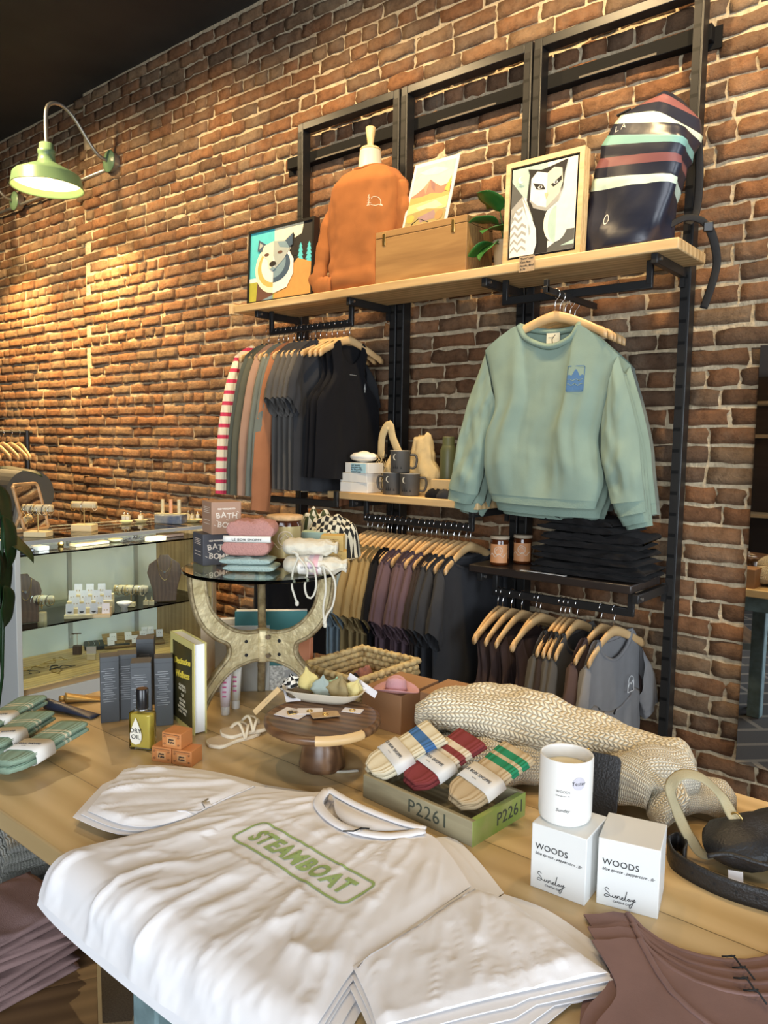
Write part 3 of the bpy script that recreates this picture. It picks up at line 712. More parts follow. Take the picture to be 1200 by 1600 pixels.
for k in range(1, 5):
    q = dup(s0, (-.008*k, .055*k, -.006*k-(.03 if k in (1, 2) else 0)-(.012 if k == 2 else 0)), None, 'sage green sweatshirt, %s behind the printed one on the face-out arm' % ORD[k-1])
    if k == 4:
        for ch in kids(q):
            if ch.name.startswith(('body', 'hem', 'cuff', 'collar')): slotmat(ch, fab('greygreen', CG['greygreen']))
        q['label'] = 'dark grey green sweatshirt hanging last on the face-out arm, nearest the wall'
for k in range(5): hanger((AX-.008*k, SY+.055*k, AZ+.012), random.uniform(-.06, .06), 'pale wooden hanger of the %s sage sweatshirt from the front' % ORD[k], 'hangers on the face-out arm')
body = [o for o in kids(s0) if o.name.startswith('body')][0]
L = []
def rr(x0, y0, x1, y1, r, n=5):
    o = []
    for cx, cy, a in ((x1-r, y1-r, 0), (x0+r, y1-r, 90), (x0+r, y0+r, 180), (x1-r, y0+r, 270)):
        o += [(cx+r*cos(radians(a+90*k/n)), cy+r*sin(radians(a+90*k/n))) for k in range(n+1)]
    return o
PM = face_M((px_, SY-.06, pz_), (1, 0, 0), (0, 0, 1))
out = rr(-pw/2, -ph/2, pw/2, ph/2, .006); wavetop = [(-pw/2+.002+(pw-.004)*k/12, ph*.12+.004*sin(k*1.3)+(.018*max(0, 1-((k-6)/3.2)**2))) for k in range(13)]
fillp = [(-pw/2+.002, -ph/2+.003)]+[(-pw/2+.002+(pw-.004)*k/12, -ph/2+.003) for k in range(1, 12)]+[(pw/2-.002, -ph/2+.003)]+wavetop[::-1]
pr = multi([([PM @ Vector((x, y, 0)) for x, y in fillp], [tuple(range(len(fillp)))], BL1)], 'chest_print', s0)
bm = bmesh.new(); bm.from_mesh(pr.data); bmesh.ops.triangulate(bm, faces=bm.faces); bmesh.ops.subdivide_edges(bm, edges=bm.edges, cuts=2, use_grid_fill=True); bm.to_mesh(pr.data); bm.free()
project(pr, body, (0, 1, 0), .0015)
ot = MB().tube([PM @ Vector((x, y, 0)) for x, y in out+out[:1]], .0012, 4, cap=False).build('print_border', BL1, pr); project(ot, body, (0, 1, 0), .0015)
for q in (0, 1):
    wl = MB().tube([PM @ Vector((-pw/2+.004+(pw-.008)*k/16, -.004-.016*q+.003*sin(k*.9+q), 0)) for k in range(17)], .0011, 4).build('print_wave', SAGE, pr); project(wl, body, (0, 1, 0), .002)
# ================================================================ on the long pine shelf
SZ = 2.2805
IVORY = mat('ivory', (.62, .56, .42), .5)
PINE = wood('light_pine', (.80, .60, .32), (.60, .40, .18), 0, 2, .45)
def leaned(px_bl, px_br, px_tl, Y, lean):
    """frame of a picture standing on the shelf: width, height and placing matrix from its front corners"""
    bl = P(*px_bl, Y=Y); br = P(*px_br, Y=Y); tl = P(*px_tl, Y=Y+lean)
    return bl, br, tl
def picture(name, label, x0, x1, h, Y, lean, fw, fd, fm, back=.012):
    w = x1-x0; t = thing(name, label, 'painting', ((x0+x1)/2, Y, SZ))
    a = math.asin(lean/h); M = Matrix.Rotation(-a, 4, 'X')
    R = face_M(M @ Vector((0, 0, 0)), (1, 0, 0), M @ Vector((0, 0, 1)))        # x right, y up, z to the viewer
    fr = MB()
    def bx(cx, cy, sx, sy):
        s = MB().box((cx, cy, -fd/2), (sx, sy, fd)); fr.add([R @ Vector(v) for v in s.v], s.f)
    bx(-w/2+fw/2, h/2, fw, h); bx(w/2-fw/2, h/2, fw, h); bx(0, fw/2, w-2*fw, fw); bx(0, h-fw/2, w-2*fw, fw)
    s = MB().box((0, h/2, -fd+.004), (w-2*fw, h-2*fw, .006)); fr.add([R @ Vector(v) for v in s.v], s.f)
    fr.build('frame', fm, t)
    return t, R, w, h
# bear
X0, X1 = P(386, 470, Y=-.37).x, P(488, 460, Y=-.37).x; hb = P(386, 363, Y=-.36).z-SZ
t, R, w, h = picture('bear_painting', 'square geometric bear painting in a deep black frame at the left end of the shelf', X0, X1, hb, -.372, .012, .012, .035, mat('black_frame', (.01, .009, .008), .4))
TE, CR, OR, NV, WH, BK, GO, LG, BRN, OLV, SL = (.10, .58, .62), (.86, .78, .55), (.62, .30, .08), (.05, .09, .14), (.85, .83, .74), (.015, .013, .012), (.72, .45, .12), (.40, .44, .40), (.13, .06, .04), (.42, .40, .05), (.20, .30, .35)
def treep(x, y, s, w=.1):
    pts = [(x, y+s)]
    for k in range(1, 6):
        q = w*(.3+.7*k/5); yy = y+s-s*k/5; pts += [(x+q, yy+s*.02), (x+q*.5, yy+s*.03)]
    pts2 = [(2*x-a, b_) for a, b_ in pts[1:]][::-1]
    return pts+pts2
lay = [([(0,0),(1,0),(1,1),(0,1)], TE), ([(.40,.5),(1,.5),(1,1),(.40,1)], CR), ([(.62,.35),(1,.35),(1,1),(.86,1),(.83,.85),(.7,.8)], BK), (treep(.82, .4, .33, .06), TE), (treep(.95, .42, .3, .06), TE), (treep(.70, .55, .34, .07), BK),
       ([(.30,0),(1,0),(1,.43),(.78,.52),(.55,.30)], OR), ([(0,0),(.42,0),(.42,.30),(0,.30)], OLV), ([(0,.28),(.42,.28),(.42,.34),(0,.34)], WH), ([(.12,0),(.40,0),(.40,.29),(.14,.29)], BRN), ([(.2,0),(.40,0),(.40,.06)], SL),
       (ell(.40,.45,.30,.36,90,270), CR), (ell(.40,.45,.26,.28,90,270), GO), (ell(.40,.48,.20,.24,90,270), WH), ([(.40,.08),(.62,.14),(.72,.32),(.72,.52),(.64,.66),(.40,.7)], WH), (ell(.40,.47,.27,.24,-90,90), NV), (ell(.40,.52,.2,.22,-90,90), SL),
       ([(.13,.72),(.15,.88),(.27,.80),(.22,.70)], NV), ([(.16,.74),(.17,.84),(.23,.79)], LG), ([(.56,.78),(.70,.88),(.70,.72),(.62,.68)], NV),
       ([(.20,.66),(.24,.78),(.40,.82),(.40,.40),(.33,.45),(.30,.58)], CR), ([(.40,.82),(.58,.80),(.66,.68),(.58,.55),(.40,.40)], LG), ([(.46,.80),(.60,.78),(.66,.68),(.50,.72)], SL),
       (ell(.29,.645,.04,.022), BRN), (ell(.51,.645,.04,.022), BRN), ([(.40,.62),(.44,.5),(.42,.42),(.40,.40)], WH), (ell(.395,.50,.055,.038), BK), ([(.40,.46),(.45,.43),(.40,.40),(.35,.43)], SL)]
fw = .012; IM = R @ Matrix.Translation((-w/2+fw, fw, -.006))
art('picture', lay, IM, w-2*fw, h-2*fw, t)
# owl
X0, X1 = P(785, 410, Y=-.37).x, P(906, 394, Y=-.37).x; hb = P(788, 258, Y=-.36).z-SZ
t, R, w, h = picture('owl_painting', 'tall geometric owl painting in a pale wood frame beside the backpack', X0, X1, hb, -.372, .012, .018, .045, PINE)
PG, PB, GY, DG = (.45, .60, .50), (.85, .82, .68), (.38, .37, .33), (.10, .10, .09)
zz = []
lay = [([(0,0),(1,0),(1,1),(0,1)], PB), ([(0,.5),(0,1),(.55,1),(.55,.6),(.2,.66)], PG), ([(0,.86),(0,.55),(.18,.68)], DG), ([(0,.3),(.0,.55),(.18,.68),(.3,.5)], GY), ([(.55,.05),(1,.05),(1,.55),(.8,.6),(.55,.5)], PB), ([(.55,0),(1,0),(1,.22),(.55,.22)], DG), ([(.5,0),(.72,.1),(.55,.14)], WH), ([(.8,.05),(1,.05),(1,.1)], PG),
       ([(.25,.62),(.28,.9),(.25,.97),(.45,.93),(.62,.95),(.86,.99),(.82,.85),(.80,.68),(.62,.42),(.60,.0),(.30,.0),(.36,.4)], BK), (ell(.72,.32,.19,.22), PB), (ell(.72,.3,.12,.2,90,270), PG),
       ([(.30,.6),(.31,.85),(.40,.92),(.56,.88),(.56,.50),(.45,.5)], WH), ([(.56,.88),(.66,.93),(.78,.9),(.80,.75),(.74,.6),(.56,.50)], (.72, .66, .48)), ([(.30,.62),(.36,.52),(.56,.46),(.74,.55),(.80,.70),(.74,.62),(.56,.50),(.42,.54)], GY),
       ([(.34,.80),(.50,.76),(.54,.70),(.40,.72)], BK), ([(.62,.74),(.78,.82),(.78,.77),(.66,.71)], BK), (ell(.455,.737,.035,.016), WH), (ell(.69,.757,.035,.016), WH), (ell(.46,.737,.014,.014), BK), (ell(.695,.757,.014,.014), BK), ([(.53,.66),(.59,.66),(.56,.59)], (.62,.50,.28)),
       ([(.18,.66),(.30,.5),(.42,.28),(.44,.12),(.40,0),(.18,0),(.34,.25)], WH), ([(.02,.35),(.02,.0),(.20,.0),(.32,.2),(.30,.36),(.20,.56),(.08,.52)], WH)]
for q in range(6):
    y = .04+q*.085; pts = [(.02,y),(.08,y+.05),(.14,y),(.20,y+.05),(.27,y+.01)]
    if y > .36: pts = pts[:4]
    lay.append((pts+[(a, b_+.03) for a, b_ in pts[::-1]], GY))
lay += [(ell(.16,.86,.05,.04,60,300)+ell(.18,.87,.035,.03,290,70), WH)]
art('picture', lay, R @ Matrix.Translation((-w/2+.026, .026, -.004)), w-.052, h-.052, t)
ob = MB(); ob.box((0, 0, 0), (w-.04, h-.04, .006)); ob2 = MB().add([(R @ Matrix.Translation((0, h/2, -.010))) @ Vector(v) for v in ob.v], ob.f); ob2.build('canvas', mat('black_frame', (.01, .009, .008), .4), t)
# price card of the owl
pc = P(823, 412, Y=-.408)
t = thing('price_card', 'kraft price card with handwriting hanging on the shelf edge below the owl', 'card', (pc.x, -.4075, pc.z))
KRAFT = mat('kraft_paper', (.46, .32, .18), .85, var=.12, vscale=60); INK = mat('ink', (.02, .02, .02), .8)
MB().box((0, 0, 0), (.062, .0015, .054)).build('card', KRAFT, t)
for k, s in enumerate(('"Snow" Owl', 'Case Pare', 'Acrylic, Birch', '$170')): text(s, 'writing', INK, face_M((-.028, -.0012, .019-.0125*k), (1, 0, 0), (0, 0, 1)), .0105, t, shear=.3)
# trunk
a = P(586, 443, Y=-.365); b_ = P(728, 420, Y=-.365); hT = P(586, 364, Y=-.365).z-SZ
t = thing('wooden_chest', 'brown wooden trunk with brass clasps standing on the long shelf', 'chest', ((a.x+b_.x)/2, -.27, SZ)); TW = b_.x-a.x
TRK = wood('trunk_wood', (.36, .20, .07), (.25, .13, .045), 0, 2, .5)
MB().box((0, 0, (hT-.03)/2), (TW, .19, hT-.03)).build('body', TRK, t, bevel=.002)
MB().box((0, 0, hT-.0145), (TW, .19, .027)).build('lid', TRK, t, bevel=.002)
BRASS = mat('brass', (.55, .38, .14), .35, 1)
for s in (-.40, .36): MB().box((s*TW, -.0965, hT-.035), (.016, .004, .05)).build('clasp', BRASS, t, bevel=.002)
TRZ = SZ+hT
# mountain print on the trunk lid with its wire easel
bl = P(627, 352, Y=-.30); br = P(697, 336, Y=-.30); tl = P(649, 242, Y=-.23)
t = thing('mountain_print', 'watercolour print of a red mountain leaning on the trunk lid', 'print', (0, 0, 0))
wv = br-bl; hv = tl-bl; bl.z = max(bl.z, TRZ+.004)
tilt = Vector((tl.x-bl.x, tl.y-bl.y, tl.z-bl.z)); W_ = P(697, 337, Y=-.30)-P(627, 353, Y=-.30); W_.z = 0
pw_ = W_.length; ph_ = tilt.length
t.location = (bl.x, bl.y, TRZ+.002)
up = Vector((0, .30, 1)).normalized()*ph_
RM = face_M((0, 0, 0), (1, 0, .0), up)
rt_ = Matrix.Rotation(0, 4, 'Y')
sh = MB().box((pw_/2, ph_/2, -.002), (pw_, ph_, .003)); MB().add([RM @ Vector(v) for v in sh.v], sh.f).build('paper', mat('print_paper', (.62, .60, .54), .7), t)
mtn = [([(0,0),(1,0),(1,1),(0,1)], (.78,.72,.55)), ([(0,1),(1,1),(1,.82),(.7,.9),(.45,.82),(.2,.9),(0,.75)], (.30,.48,.50)), ([(.1,.9),(.5,.95),(.9,.85),(.6,.8),(.3,.83)], (.80,.78,.66)), ([(0,.5),(.15,.55),(.3,.62),(.44,.74),(.5,.70),(.58,.66),(.75,.58),(.85,.60),(1,.62),(1,.4),(0,.4)], (.45,.16,.10)), ([(.44,.74),(.5,.6),(.62,.5),(.58,.66)], (.25,.10,.10)), ([(.3,.62),(.38,.5),(.44,.74)], (.62,.27,.16)), ([(0,.48),(.3,.47),(.55,.5),(.8,.46),(1,.5),(1,.3),(0,.3)], (.42,.36,.08)), ([(0,.36),(1,.40),(1,.2),(0,.2)], (.68,.55,.22)), ([(.2,.3),(.7,.36),(.9,.25),(.4,.18)], (.80,.66,.42)), ([(0,.2),(.5,.25),(1,.18),(1,0),(0,0)], (.36,.28,.08)), ([(.3,.12),(.7,.2),(.8,.06),(.4,.03)], (.30,.18,.20)), ([(.86,.5),(.98,.72),(1,.45)], (.62,.45,.05)), (ell(.12,.12,.1,.07), (.55,.42,.06)), (ell(.85,.1,.1,.08), (.40,.22,.05))]
mtn = [(p_, tuple(q_*.72 for q_ in c_)) for p_, c_ in mtn]
art('picture', mtn, RM @ Matrix.Translation((.014, .018, .0003)), pw_-.028, ph_-.036, t)
es = MB(); es.tube([(pw_*.3, -.01, .004), (pw_*.32, -.025, .014), (pw_*.5, -.03, .03), (pw_*.68, -.025, .012), (pw_*.7, .0, .003), (pw_*.7, .09, .003)], .0018, 6); es.build('wire_easel', BLACKM, t, smooth=True)
# mannequin
mc = P(575, 420, Y=-.26); mx0 = mc.x
t = thing('mannequin', 'ivory mannequin bust with wooden neck cap standing on the long shelf', 'mannequin', (mx0, -.255, SZ))
sc = .00255
zn = P(571, 276, Y=-.25).z-SZ; zt = P(570, 240, Y=-.25).z-SZ; ztop = P(571, 203, Y=-.25).z-SZ
MB().lathe([(.02, 0), (.09, .0), (.09, .1), (.09, zn-.1), (.075, zn-.03), (.066, zn+.002), (.052, zn+.03), (.047, zt-.008), (.046, zt), (.0, zt)], 36).build('bust', IVORY, t, smooth=True)
MB().lathe([(0, zt+.001), (.045, zt+.001), (.047, zt+.006), (.040, zt+.013), (.022, zt+.018), (.013, zt+.024), (.0135, zt+.035), (.022, ztop-.004), (.021, ztop), (0, ztop)], 32).build('neck_cap', PINE, t, smooth=True)
RUST = fabric('orange_jersey', (.33, .12, .036), .9, .08, .15, 500)
sw = thing('sweatshirt', 'orange long sleeved sweatshirt dressed on the mannequin bust', 'sweater', (mx0, -.255, SZ), 0)
rings = []; H = zn+.006; NV = 44; NU = 72
for j in range(NV+1):
    v = j/NV; z = .004+H*v
    if v < .85: rx = lerp(.20, .186, v/.85); ry = lerp(.115, .12, v/.85)
    else: q = (v-.85)/.15; rx = .186-.104*q**2.2; ry = .12-.060*q**1.8
    if v < .16: rx += .012*(1-v/.16); ry += .012*sin(v/.16*pi)
    row = []
    for i in range(NU):
        a = 2*pi*i/NU; c, s = cos(a), sin(a); pw = .75
        f = 1+(.05*(1-v)**.8)*sin(a*9+3*fbm((c, s, v*2), 1.3))+.10*(1-v)*fbm((c*1.5, s*1.5, v*2.2), 1.6)+.03*fbm((c*3, s*3, v*7+2), 1.5)*(1-.6*v)
        row.append(Vector((rx*f*(abs(c)**pw)*(1 if c > 0 else -1), ry*f*(abs(s)**pw)*(1 if s > 0 else -1), z+(.014*(abs(c)) if v > .95 else 0))))
    rings.append(row)
bd = MB(); bd.grid(rings, True); bdo = bd.build('body', RUST, sw, smooth=True)
MB().tube([(.077*cos(2*pi*k/24), .060*sin(2*pi*k/24), zn+.012+.012*abs(cos(2*pi*k/24))) for k in range(25)], .006, 6, cap=False).build('collar', RUST, sw, smooth=True)
for s, pts in ((-1, [(-.140, -.01, H*.84), (-.185, -.03, H*.66), (-.225, -.06, H*.40), (-.235, -.085, H*.16), (-.20, -.10, .035), (-.12, -.115, .022)]), (1, [(.140, 0, H*.84), (.175, 0, H*.6), (.19, .02, H*.3), (.18, .03, .04)])):
    path = crv(pts, 26); rr_ = [.062-.018*k/26+.004*sin(k*1.1)+.003*sin(k*2.7) for k in range(27)]
    MB().tube(path, rr_, 16, up=(0, 1, 0), flat=.62).build('sleeve', RUST, sw, smooth=True)
cp = P(580, 312, Y=-.38); cx = cp.x-mx0; cz = cp.z-SZ; WPR = mat('print_cream', (.80, .72, .60), .8)
pm = MB(); PMm = face_M((cx, -.3, cz), (1, 0, 0), (0, 0, 1))
pm.tube([PMm @ Vector((x, y, 0)) for x, y in [(-.03, -.016)]+[(.002+.026*cos(radians(a)), -.012+.030*sin(radians(a))) for a in range(110, -20, -10)]+[(.034, -.019)]], .0011, 4)
tm = MB().tube([PMm @ Vector((-.022, .03-.009*k*.5+0, 0)) if False else PMm @ Vector(q) for q in [(-.024, -.014, 0), (-.022, .03, 0), (-.029, .016, 0), (-.016, .016, 0), (-.030, .004, 0), (-.014, .004, 0), (-.032, -.006, 0), (-.012, -.007, 0)]], .0009, 4).build('tree_print', WPR, sw)
lm = MB().tube([PMm @ Vector(q) for q in [(-.034, -.016, 0), (-.012, -.014, 0), (.004, -.019, 0), (.018, -.016, 0), (.036, -.022, 0)]], .0010, 4).build('ground_print', WPR, sw)
am = pm.build('sun_print', WPR, sw)
for o in (tm, lm, am): project(o, bdo, (0, 1, 0), .0012)
# potted plant
pp = P(773, 412, Y=-.33)
t = thing('potted_plant', 'small green leafy plant in a pale wooden pot behind the owl painting', 'plant', (pp.x+.005, -.27, SZ))
MB().lathe([(.032, 0), (.036, .004), (.045, .11), (.048, .115), (.044, .12), (.040, .112), (.0, .105)], 28).build('pot', mat('pale_pot', (.55, .42, .25), .6, var=.1), t, smooth=True)
def leaf(L_, W_, bend, curlz=.1, n=12):
    g = []
    for j in range(n+1):
        v = j/n; wv = W_*(sin(pi*min(1, v**.8))**.75 if 0 < v < 1 else 0)+.0008; row = []
        for i in range(7):
            u = i/3-1; row.append(Vector((u*wv, L_*v*cos(bend*v), L_*v*sin(bend*v)*-.6+abs(u)*wv*curlz+.004*sin(v*9)*abs(u))))
        g.append(row)
    return g
LEAF = mat('leaf_green', (.035, .16, .03), .35, var=.3, vscale=10)
for k, (dx, dy, dz, yaw, pit, ln) in enumerate([(-.02, -.01, .20, 2.2, .5, .13), (-.03, -.03, .13, 1.75, -.2, .14), (.0, -.04, .24, 2.75, .9, .13), (.01, -.03, .17, 2.9, .2, .12), (.02, 0, .22, -1.6, .6, .12), (-.01, .02, .26, 1.4, .7, .11), (.0, -.05, .12, 2.6, -.3, .11)]):
    M = Matrix.Translation((dx, dy, dz-.02)) @ Matrix.Rotation(yaw, 4, 'Z') @ Matrix.Rotation(pit, 4, 'X')
    lf = t_ = MB(); lf.grid([[M @ p for p in r] for r in leaf(ln*1.1, .056, .7)]); lo = lf.build('leaf', LEAF, t, smooth=True, solid=.0012)
    MB().tube([(0, 0, .10), (dx*.5, dy*.5, dz*.6+.03), (dx, dy, dz-.02)], .0022, 6).build('stem', LEAF, lo, smooth=True)
# backpack
lv = [((475,680),(690,652),(836,612),-1), ((480,600),(760,575),(838,560),0), ((505,450),(825,410),(842,500),0), ((520,400),(828,380),(860,460),1), ((525,360),(845,330),(878,400),0), ((545,320),(842,297),(884,365),2), ((550,270),(855,258),(905,340),0), ((575,230),(862,230),(912,305),3), ((600,185),(850,183),(940,262),0), ((625,150),(770,137),(945,230),1), ((690,112),(785,97),(937,168),0), ((755,80),(800,68),(905,135),2), ((770,66),(797,54),(850,80),0)]
cc = lambda q: (720+q[0]/2.5, 120+q[1]/2.5)
t = thing('backpack', 'navy roll-top backpack with mint, teal and maroon bands at the right end of the shelf', 'backpack', (0, 0, 0))
NAVY = mat('navy_coated', (.018, .022, .040), .35, var=.15, vscale=6, bump=.15, bscale=14); BANDS = [NAVY, mat('mint_band', (.62, .78, .66), .45), mat('maroon_band', (.22, .085, .09), .45), mat('teal_band', (.20, .42, .40), .45)]
rings = []
for k, (l, c, r_, b) in enumerate(lv):
    q = k/(len(lv)-1); top = max(0, (q-.6)/.4)
    Lp = P(*cc(l), Y=-.31+.06*top); Cp = P(*cc(c), Y=-.375+.11*top); Rp = P(*cc(r_), Y=-.26+.06*top); Bp = Lp.lerp(Rp, .5)+Vector((.01, .11-.06*top, .0))
    if k == 0:
        for p in (Lp, Cp, Rp, Bp): p.z = SZ+.002
    ring = crv([Lp, Lp.lerp(Cp, .5)+Vector((0, -.018*(1-top), 0)), Cp, Cp.lerp(Rp, .5)+Vector((.004, -.004, 0)), Rp, Rp.lerp(Bp, .5)+Vector((.01, .01, 0)), Bp, Bp.lerp(Lp, .5)+Vector((-.01, .005, 0)), Lp], 32)[:-1]
    rings.append(ring)
fine = []; bandid = []
for k in range(len(rings)-1):
    for s in range(4):
        f_ = s/4; fine.append([a.lerp(b_, f_)+Vector((0, 0, 0)) for a, b_ in zip(rings[k], rings[k+1])]); bandid.append(lv[k][3] if lv[k][3] > 0 and True else 0)
fine.append(rings[-1])
for j, row in enumerate(fine):
    for i, p in enumerate(row):
        if 0 < j < len(fine)-1: row[i] = p+Vector((.0, -1, 0))*(.010*fbm(p, 9, 3)*(1.4 if j < 12 else .6))
bands = [0, 0, 1, 0, 2, 0, 3, 0, 1, 0, 2, 0]
fs = []; faces = {}
V = [p for r in fine for p in r]; n = 32
parts = []
for b in range(4):
    F = []
    for j in range(len(fine)-1):
        if bands[j//4] == b:
            for i in range(n): F.append((j*n+i, j*n+(i+1) % n, (j+1)*n+(i+1) % n, (j+1)*n+i))
    parts.append(F)
me = bpy.data.meshes.new('bag'); allF = [f_ for F in parts for f_ in F]+[tuple(range(n))[::-1], tuple((len(fine)-1)*n+i for i in range(n))]
me.from_pydata([tuple(v) for v in V], [], allF); mi = [b for b, F in enumerate(parts) for _ in F]+[0, 0]
for m in BANDS: me.materials.append(m)
for p, i in zip(me.polygons, mi): p.material_index = i; p.use_smooth = True
bag = bpy.data.objects.new('bag_body', me); COL.objects.link(bag); bag.parent = t
bmx = bmesh.new(); bmx.from_mesh(me); bmesh.ops.recalc_face_normals(bmx, faces=bmx.faces); bmx.to_mesh(me); bmx.free()
WHT = mat('white_ink', (.82, .83, .80), .6)
lp = P(965, 199, Y=-.325); lo = text('L A', 'logo_letters', WHT, face_M((lp.x-.012, -.55, lp.z-.004), (1, 0, .08), (0, 0, 1)), .03, t); project(lo, bag, (0, 1, 0), .002)
lp = P(917, 346, Y=-.36); rg = MB().tube([(lp.x+.010*cos(a*.4), -.55, lp.z+.016*sin(a*.4)) for a in range(17)], .0018, 4).build('round_logo', WHT, t); project(rg, bag, (.3, 1, 0), .002)
STR = mat('black_webbing', (.010, .010, .011), .7, bump=.2, bscale=400)
def strap(name, pts, w, m, parent, up=(0, -1, 0), th=.12): return MB().tube(crv(pts, 30), w, 8, up=up, flat=th).build(name, m, parent, smooth=True)
strap('shoulder_strap', [P(1090, 215, Y=-.20), P(1093, 270, Y=-.17), P(1088, 330, Y=-.16), P(1075, 350, Y=-.20)], .014, STR, t)
strap('side_strap', [P(1046, 352, Y=-.29), P(1072, 340, Y=-.28), P(1095, 344, Y=-.27), P(1108, 356, Y=-.26)], .011, STR, t)
strap('loose_strap', [P(1106, 352, Y=-.26), P(1115, 375, Y=-.24), P(1120, 410, Y=-.22), P(1112, 445, Y=-.22), P(1099, 482, Y=-.22)], .0135, STR, t, up=(0, -1, .2))
bk = P(1107, 354, Y=-.27); MB().box(bk, (.03, .012, .03), .3, .2).build('buckle', mat('black_plastic', (.015, .015, .015), .4), t, bevel=.003)
fl = P(975, 176, Y=-.24); MB().box(fl, (.05, .02, .006), .2, .1, -.3).build('roll_top_tab', STR, t, bevel=.002)

# ================================================================ on the mug shelf
MZ = 1.3985
PWHITE = mat('box_white', (.74, .72, .66), .6)
bx0 = P(560, 767, Y=-.36).x
for k, (dx, wd, hh, rz) in enumerate(((0, .155, .044, .06), (.0, .155, .040, .0), (.02, .140, .045, -.05))):
    t = thing('paper_box', 'flat white box, %s of the stack beside the mugs' % ('bottom', 'second', 'top')[k], 'box', (bx0+dx, -.345, MZ+sum((.0445, .0405, .0455)[:k])), rz, 'white boxes beside the mugs')
    MB().box((0, 0, hh/2), (wd, .10, hh)).build('carton', PWHITE, t, bevel=.002)
    if k == 2:
        lb = MB().box((.012, -.0505, hh/2), (.09, .001, hh-.004)).build('blue_label', mat('label_blue', (.38, .60, .66), .7), t)
        for q, s in enumerate(('our favorite', 'macrame bag', 'for the perfect', 'natural wash')): text(s, 'writing', mat('ink', (.02, .02, .02), .8), face_M((-.030, -.0515, hh-.010-.0095*q), (1, 0, 0), (0, 0, 1)), .0115, lb)
t = thing('soap_pouch', 'crumpled white wrapped bar lying on top of the white boxes', 'pouch', (bx0+.015, -.345, MZ+.1312))
g = []
for j in range(17):
    v = j/16; row = []
    for i in range(24):
        a = 2*pi*i/24; e = sin(pi*v)**.35 if 0 < v < 1 else .02
        row.append(Vector((.068*(v*2-1)*1.0, .042*e*cos(a), .024+.0225*e*sin(a)*(1+.25*fbm((v*4, cos(a)*2, sin(a)*2), 1.2)))))
    g.append(row)
MB().grid(g, True).build('wrap', mat('white_wrap', (.78, .76, .70), .55, bump=.3, bscale=30), t, smooth=True)
MUGM = mat('mug_brown_grey', (.075, .068, .058), .55, var=.1); WPM = mat('print_pale', (.62, .58, .46), .7)
def mug(loc, rz, label):
    t = thing('mug', label, 'mug', loc, rz, 'brown grey camp mugs')
    b = MB().lathe([(0, 0), (.039, 0), (.0415, .004), (.0425, .088), (.0435, .092), (.0415, .0925), (.039, .088), (.037, .008), (0, .006)], 36).build('cup', MUGM, t, smooth=True)
    MB().lathe([(.0428, .0915), (.0438, .0925), (.0432, .0938), (.0415, .0938), (.0408, .0925)], 36, cap=False).build('rim', mat('rim_pale', (.5, .46, .38), .4), t, smooth=True)
    MB().tube(crv([(.040, 0, .076), (.062, 0, .076), (.070, 0, .058), (.066, 0, .030), (.056, 0, .020), (.040, 0, .022)], 20), .0052, 8, up=(0, 1, 0), flat=1.5).build('handle', MUGM, t, smooth=True)
    pm = [([Vector((x, -.1, z)) for x, z in ell(-.018, .066, .011, .013, 100, 280, 12)+ell(-.014, .066, .009, .012, 270, 100, 12)], None, WPM)]
    vs = pm[0][0]; mo = multi([(vs, [tuple(range(len(vs)))], WPM)], 'moon_print', t); bm = bmesh.new(); bm.from_mesh(mo.data); bmesh.ops.triangulate(bm, faces=bm.faces); bm.to_mesh(mo.data); bm.free()
    mo.data.transform(Matrix.Identity(4))
    def wrap(o):
        for v in o.data.vertices:
            a = v.co.x/.0432; v.co = Vector((.0436*sin(a), -.0436*cos(a), v.co.z))
    wrap(mo)
    for x, hh in ((-.026, .018), (-.016, .026), (-.008, .016), (.008, .012)):
        q = [(x-.004, .018), (x+.004, .018), (x+.001, .018+hh*.5), (x, .018+hh), (x-.001, .018+hh*.5)]
        tr = multi([([Vector((a, -.1, b_)) for a, b_ in q], [(0, 1, 2, 3, 4)], mat('print_black', (.01, .01, .01), .8))], 'pine_print', t); wrap(tr)
    return t
m1 = P(608, 768, Y=-.36).x; m2 = P(644, 768, Y=-.36).x
fz = math.atan2(-2.0, -2.5)*0
A_ = .62
mugs = [mug((m1+.012, -.352, MZ), A_, 'brown grey mug with moon print, lower left of the three stacked mugs'), mug((m1+.105, -.352, MZ), A_-.1, 'brown grey mug with moon print, lower right of the three stacked mugs'), mug((m1+.052, -.352, MZ+.0942), A_-.05, 'brown grey mug with moon print, topmost of the three stacked mugs')]
for k in kids(mugs[0]):
    if k.name.startswith('handle'): k.rotation_euler.z = pi-.35
CANV = fabric('natural_canvas', (.56, .44, .24), .9, .12, .3, 400)
def tote(label, cx, w_, h_, y, sd, handle):
    t = thing('tote_bag', label, 'bag', (cx, y, MZ), 0, 'canvas bags behind the mugs'); rings = []
    for j in range(25):
        v = j/24; row = []
        for i in range(40):
            a = 2*pi*i/40; rx = w_*(1-.35*v**3)*(.75+.25*sin(pi*min(1, v*1.3+.25))); ry = .055*(1-.8*v**2)+.006
            f = 1+.28*fbm((cos(a)*1.6+sd, sin(a)*1.6, v*2.4), 1.4)
            row.append(Vector((rx*f*cos(a)+.02*v*sin(sd), ry*f*sin(a), h_*v*(1+.10*fbm((cos(a), sin(a), sd), 1.2)*v)+.001)))
        rings.append(row)
    MB().loft(rings).build('bag_body', CANV, t, smooth=True)
    if handle: MB().tube(crv(handle, 26), .020, 8, up=(0, -1, 0), flat=.22).build('handle', CANV, t, smooth=True)
    return t
tx = P(620, 735, Y=-.22).x
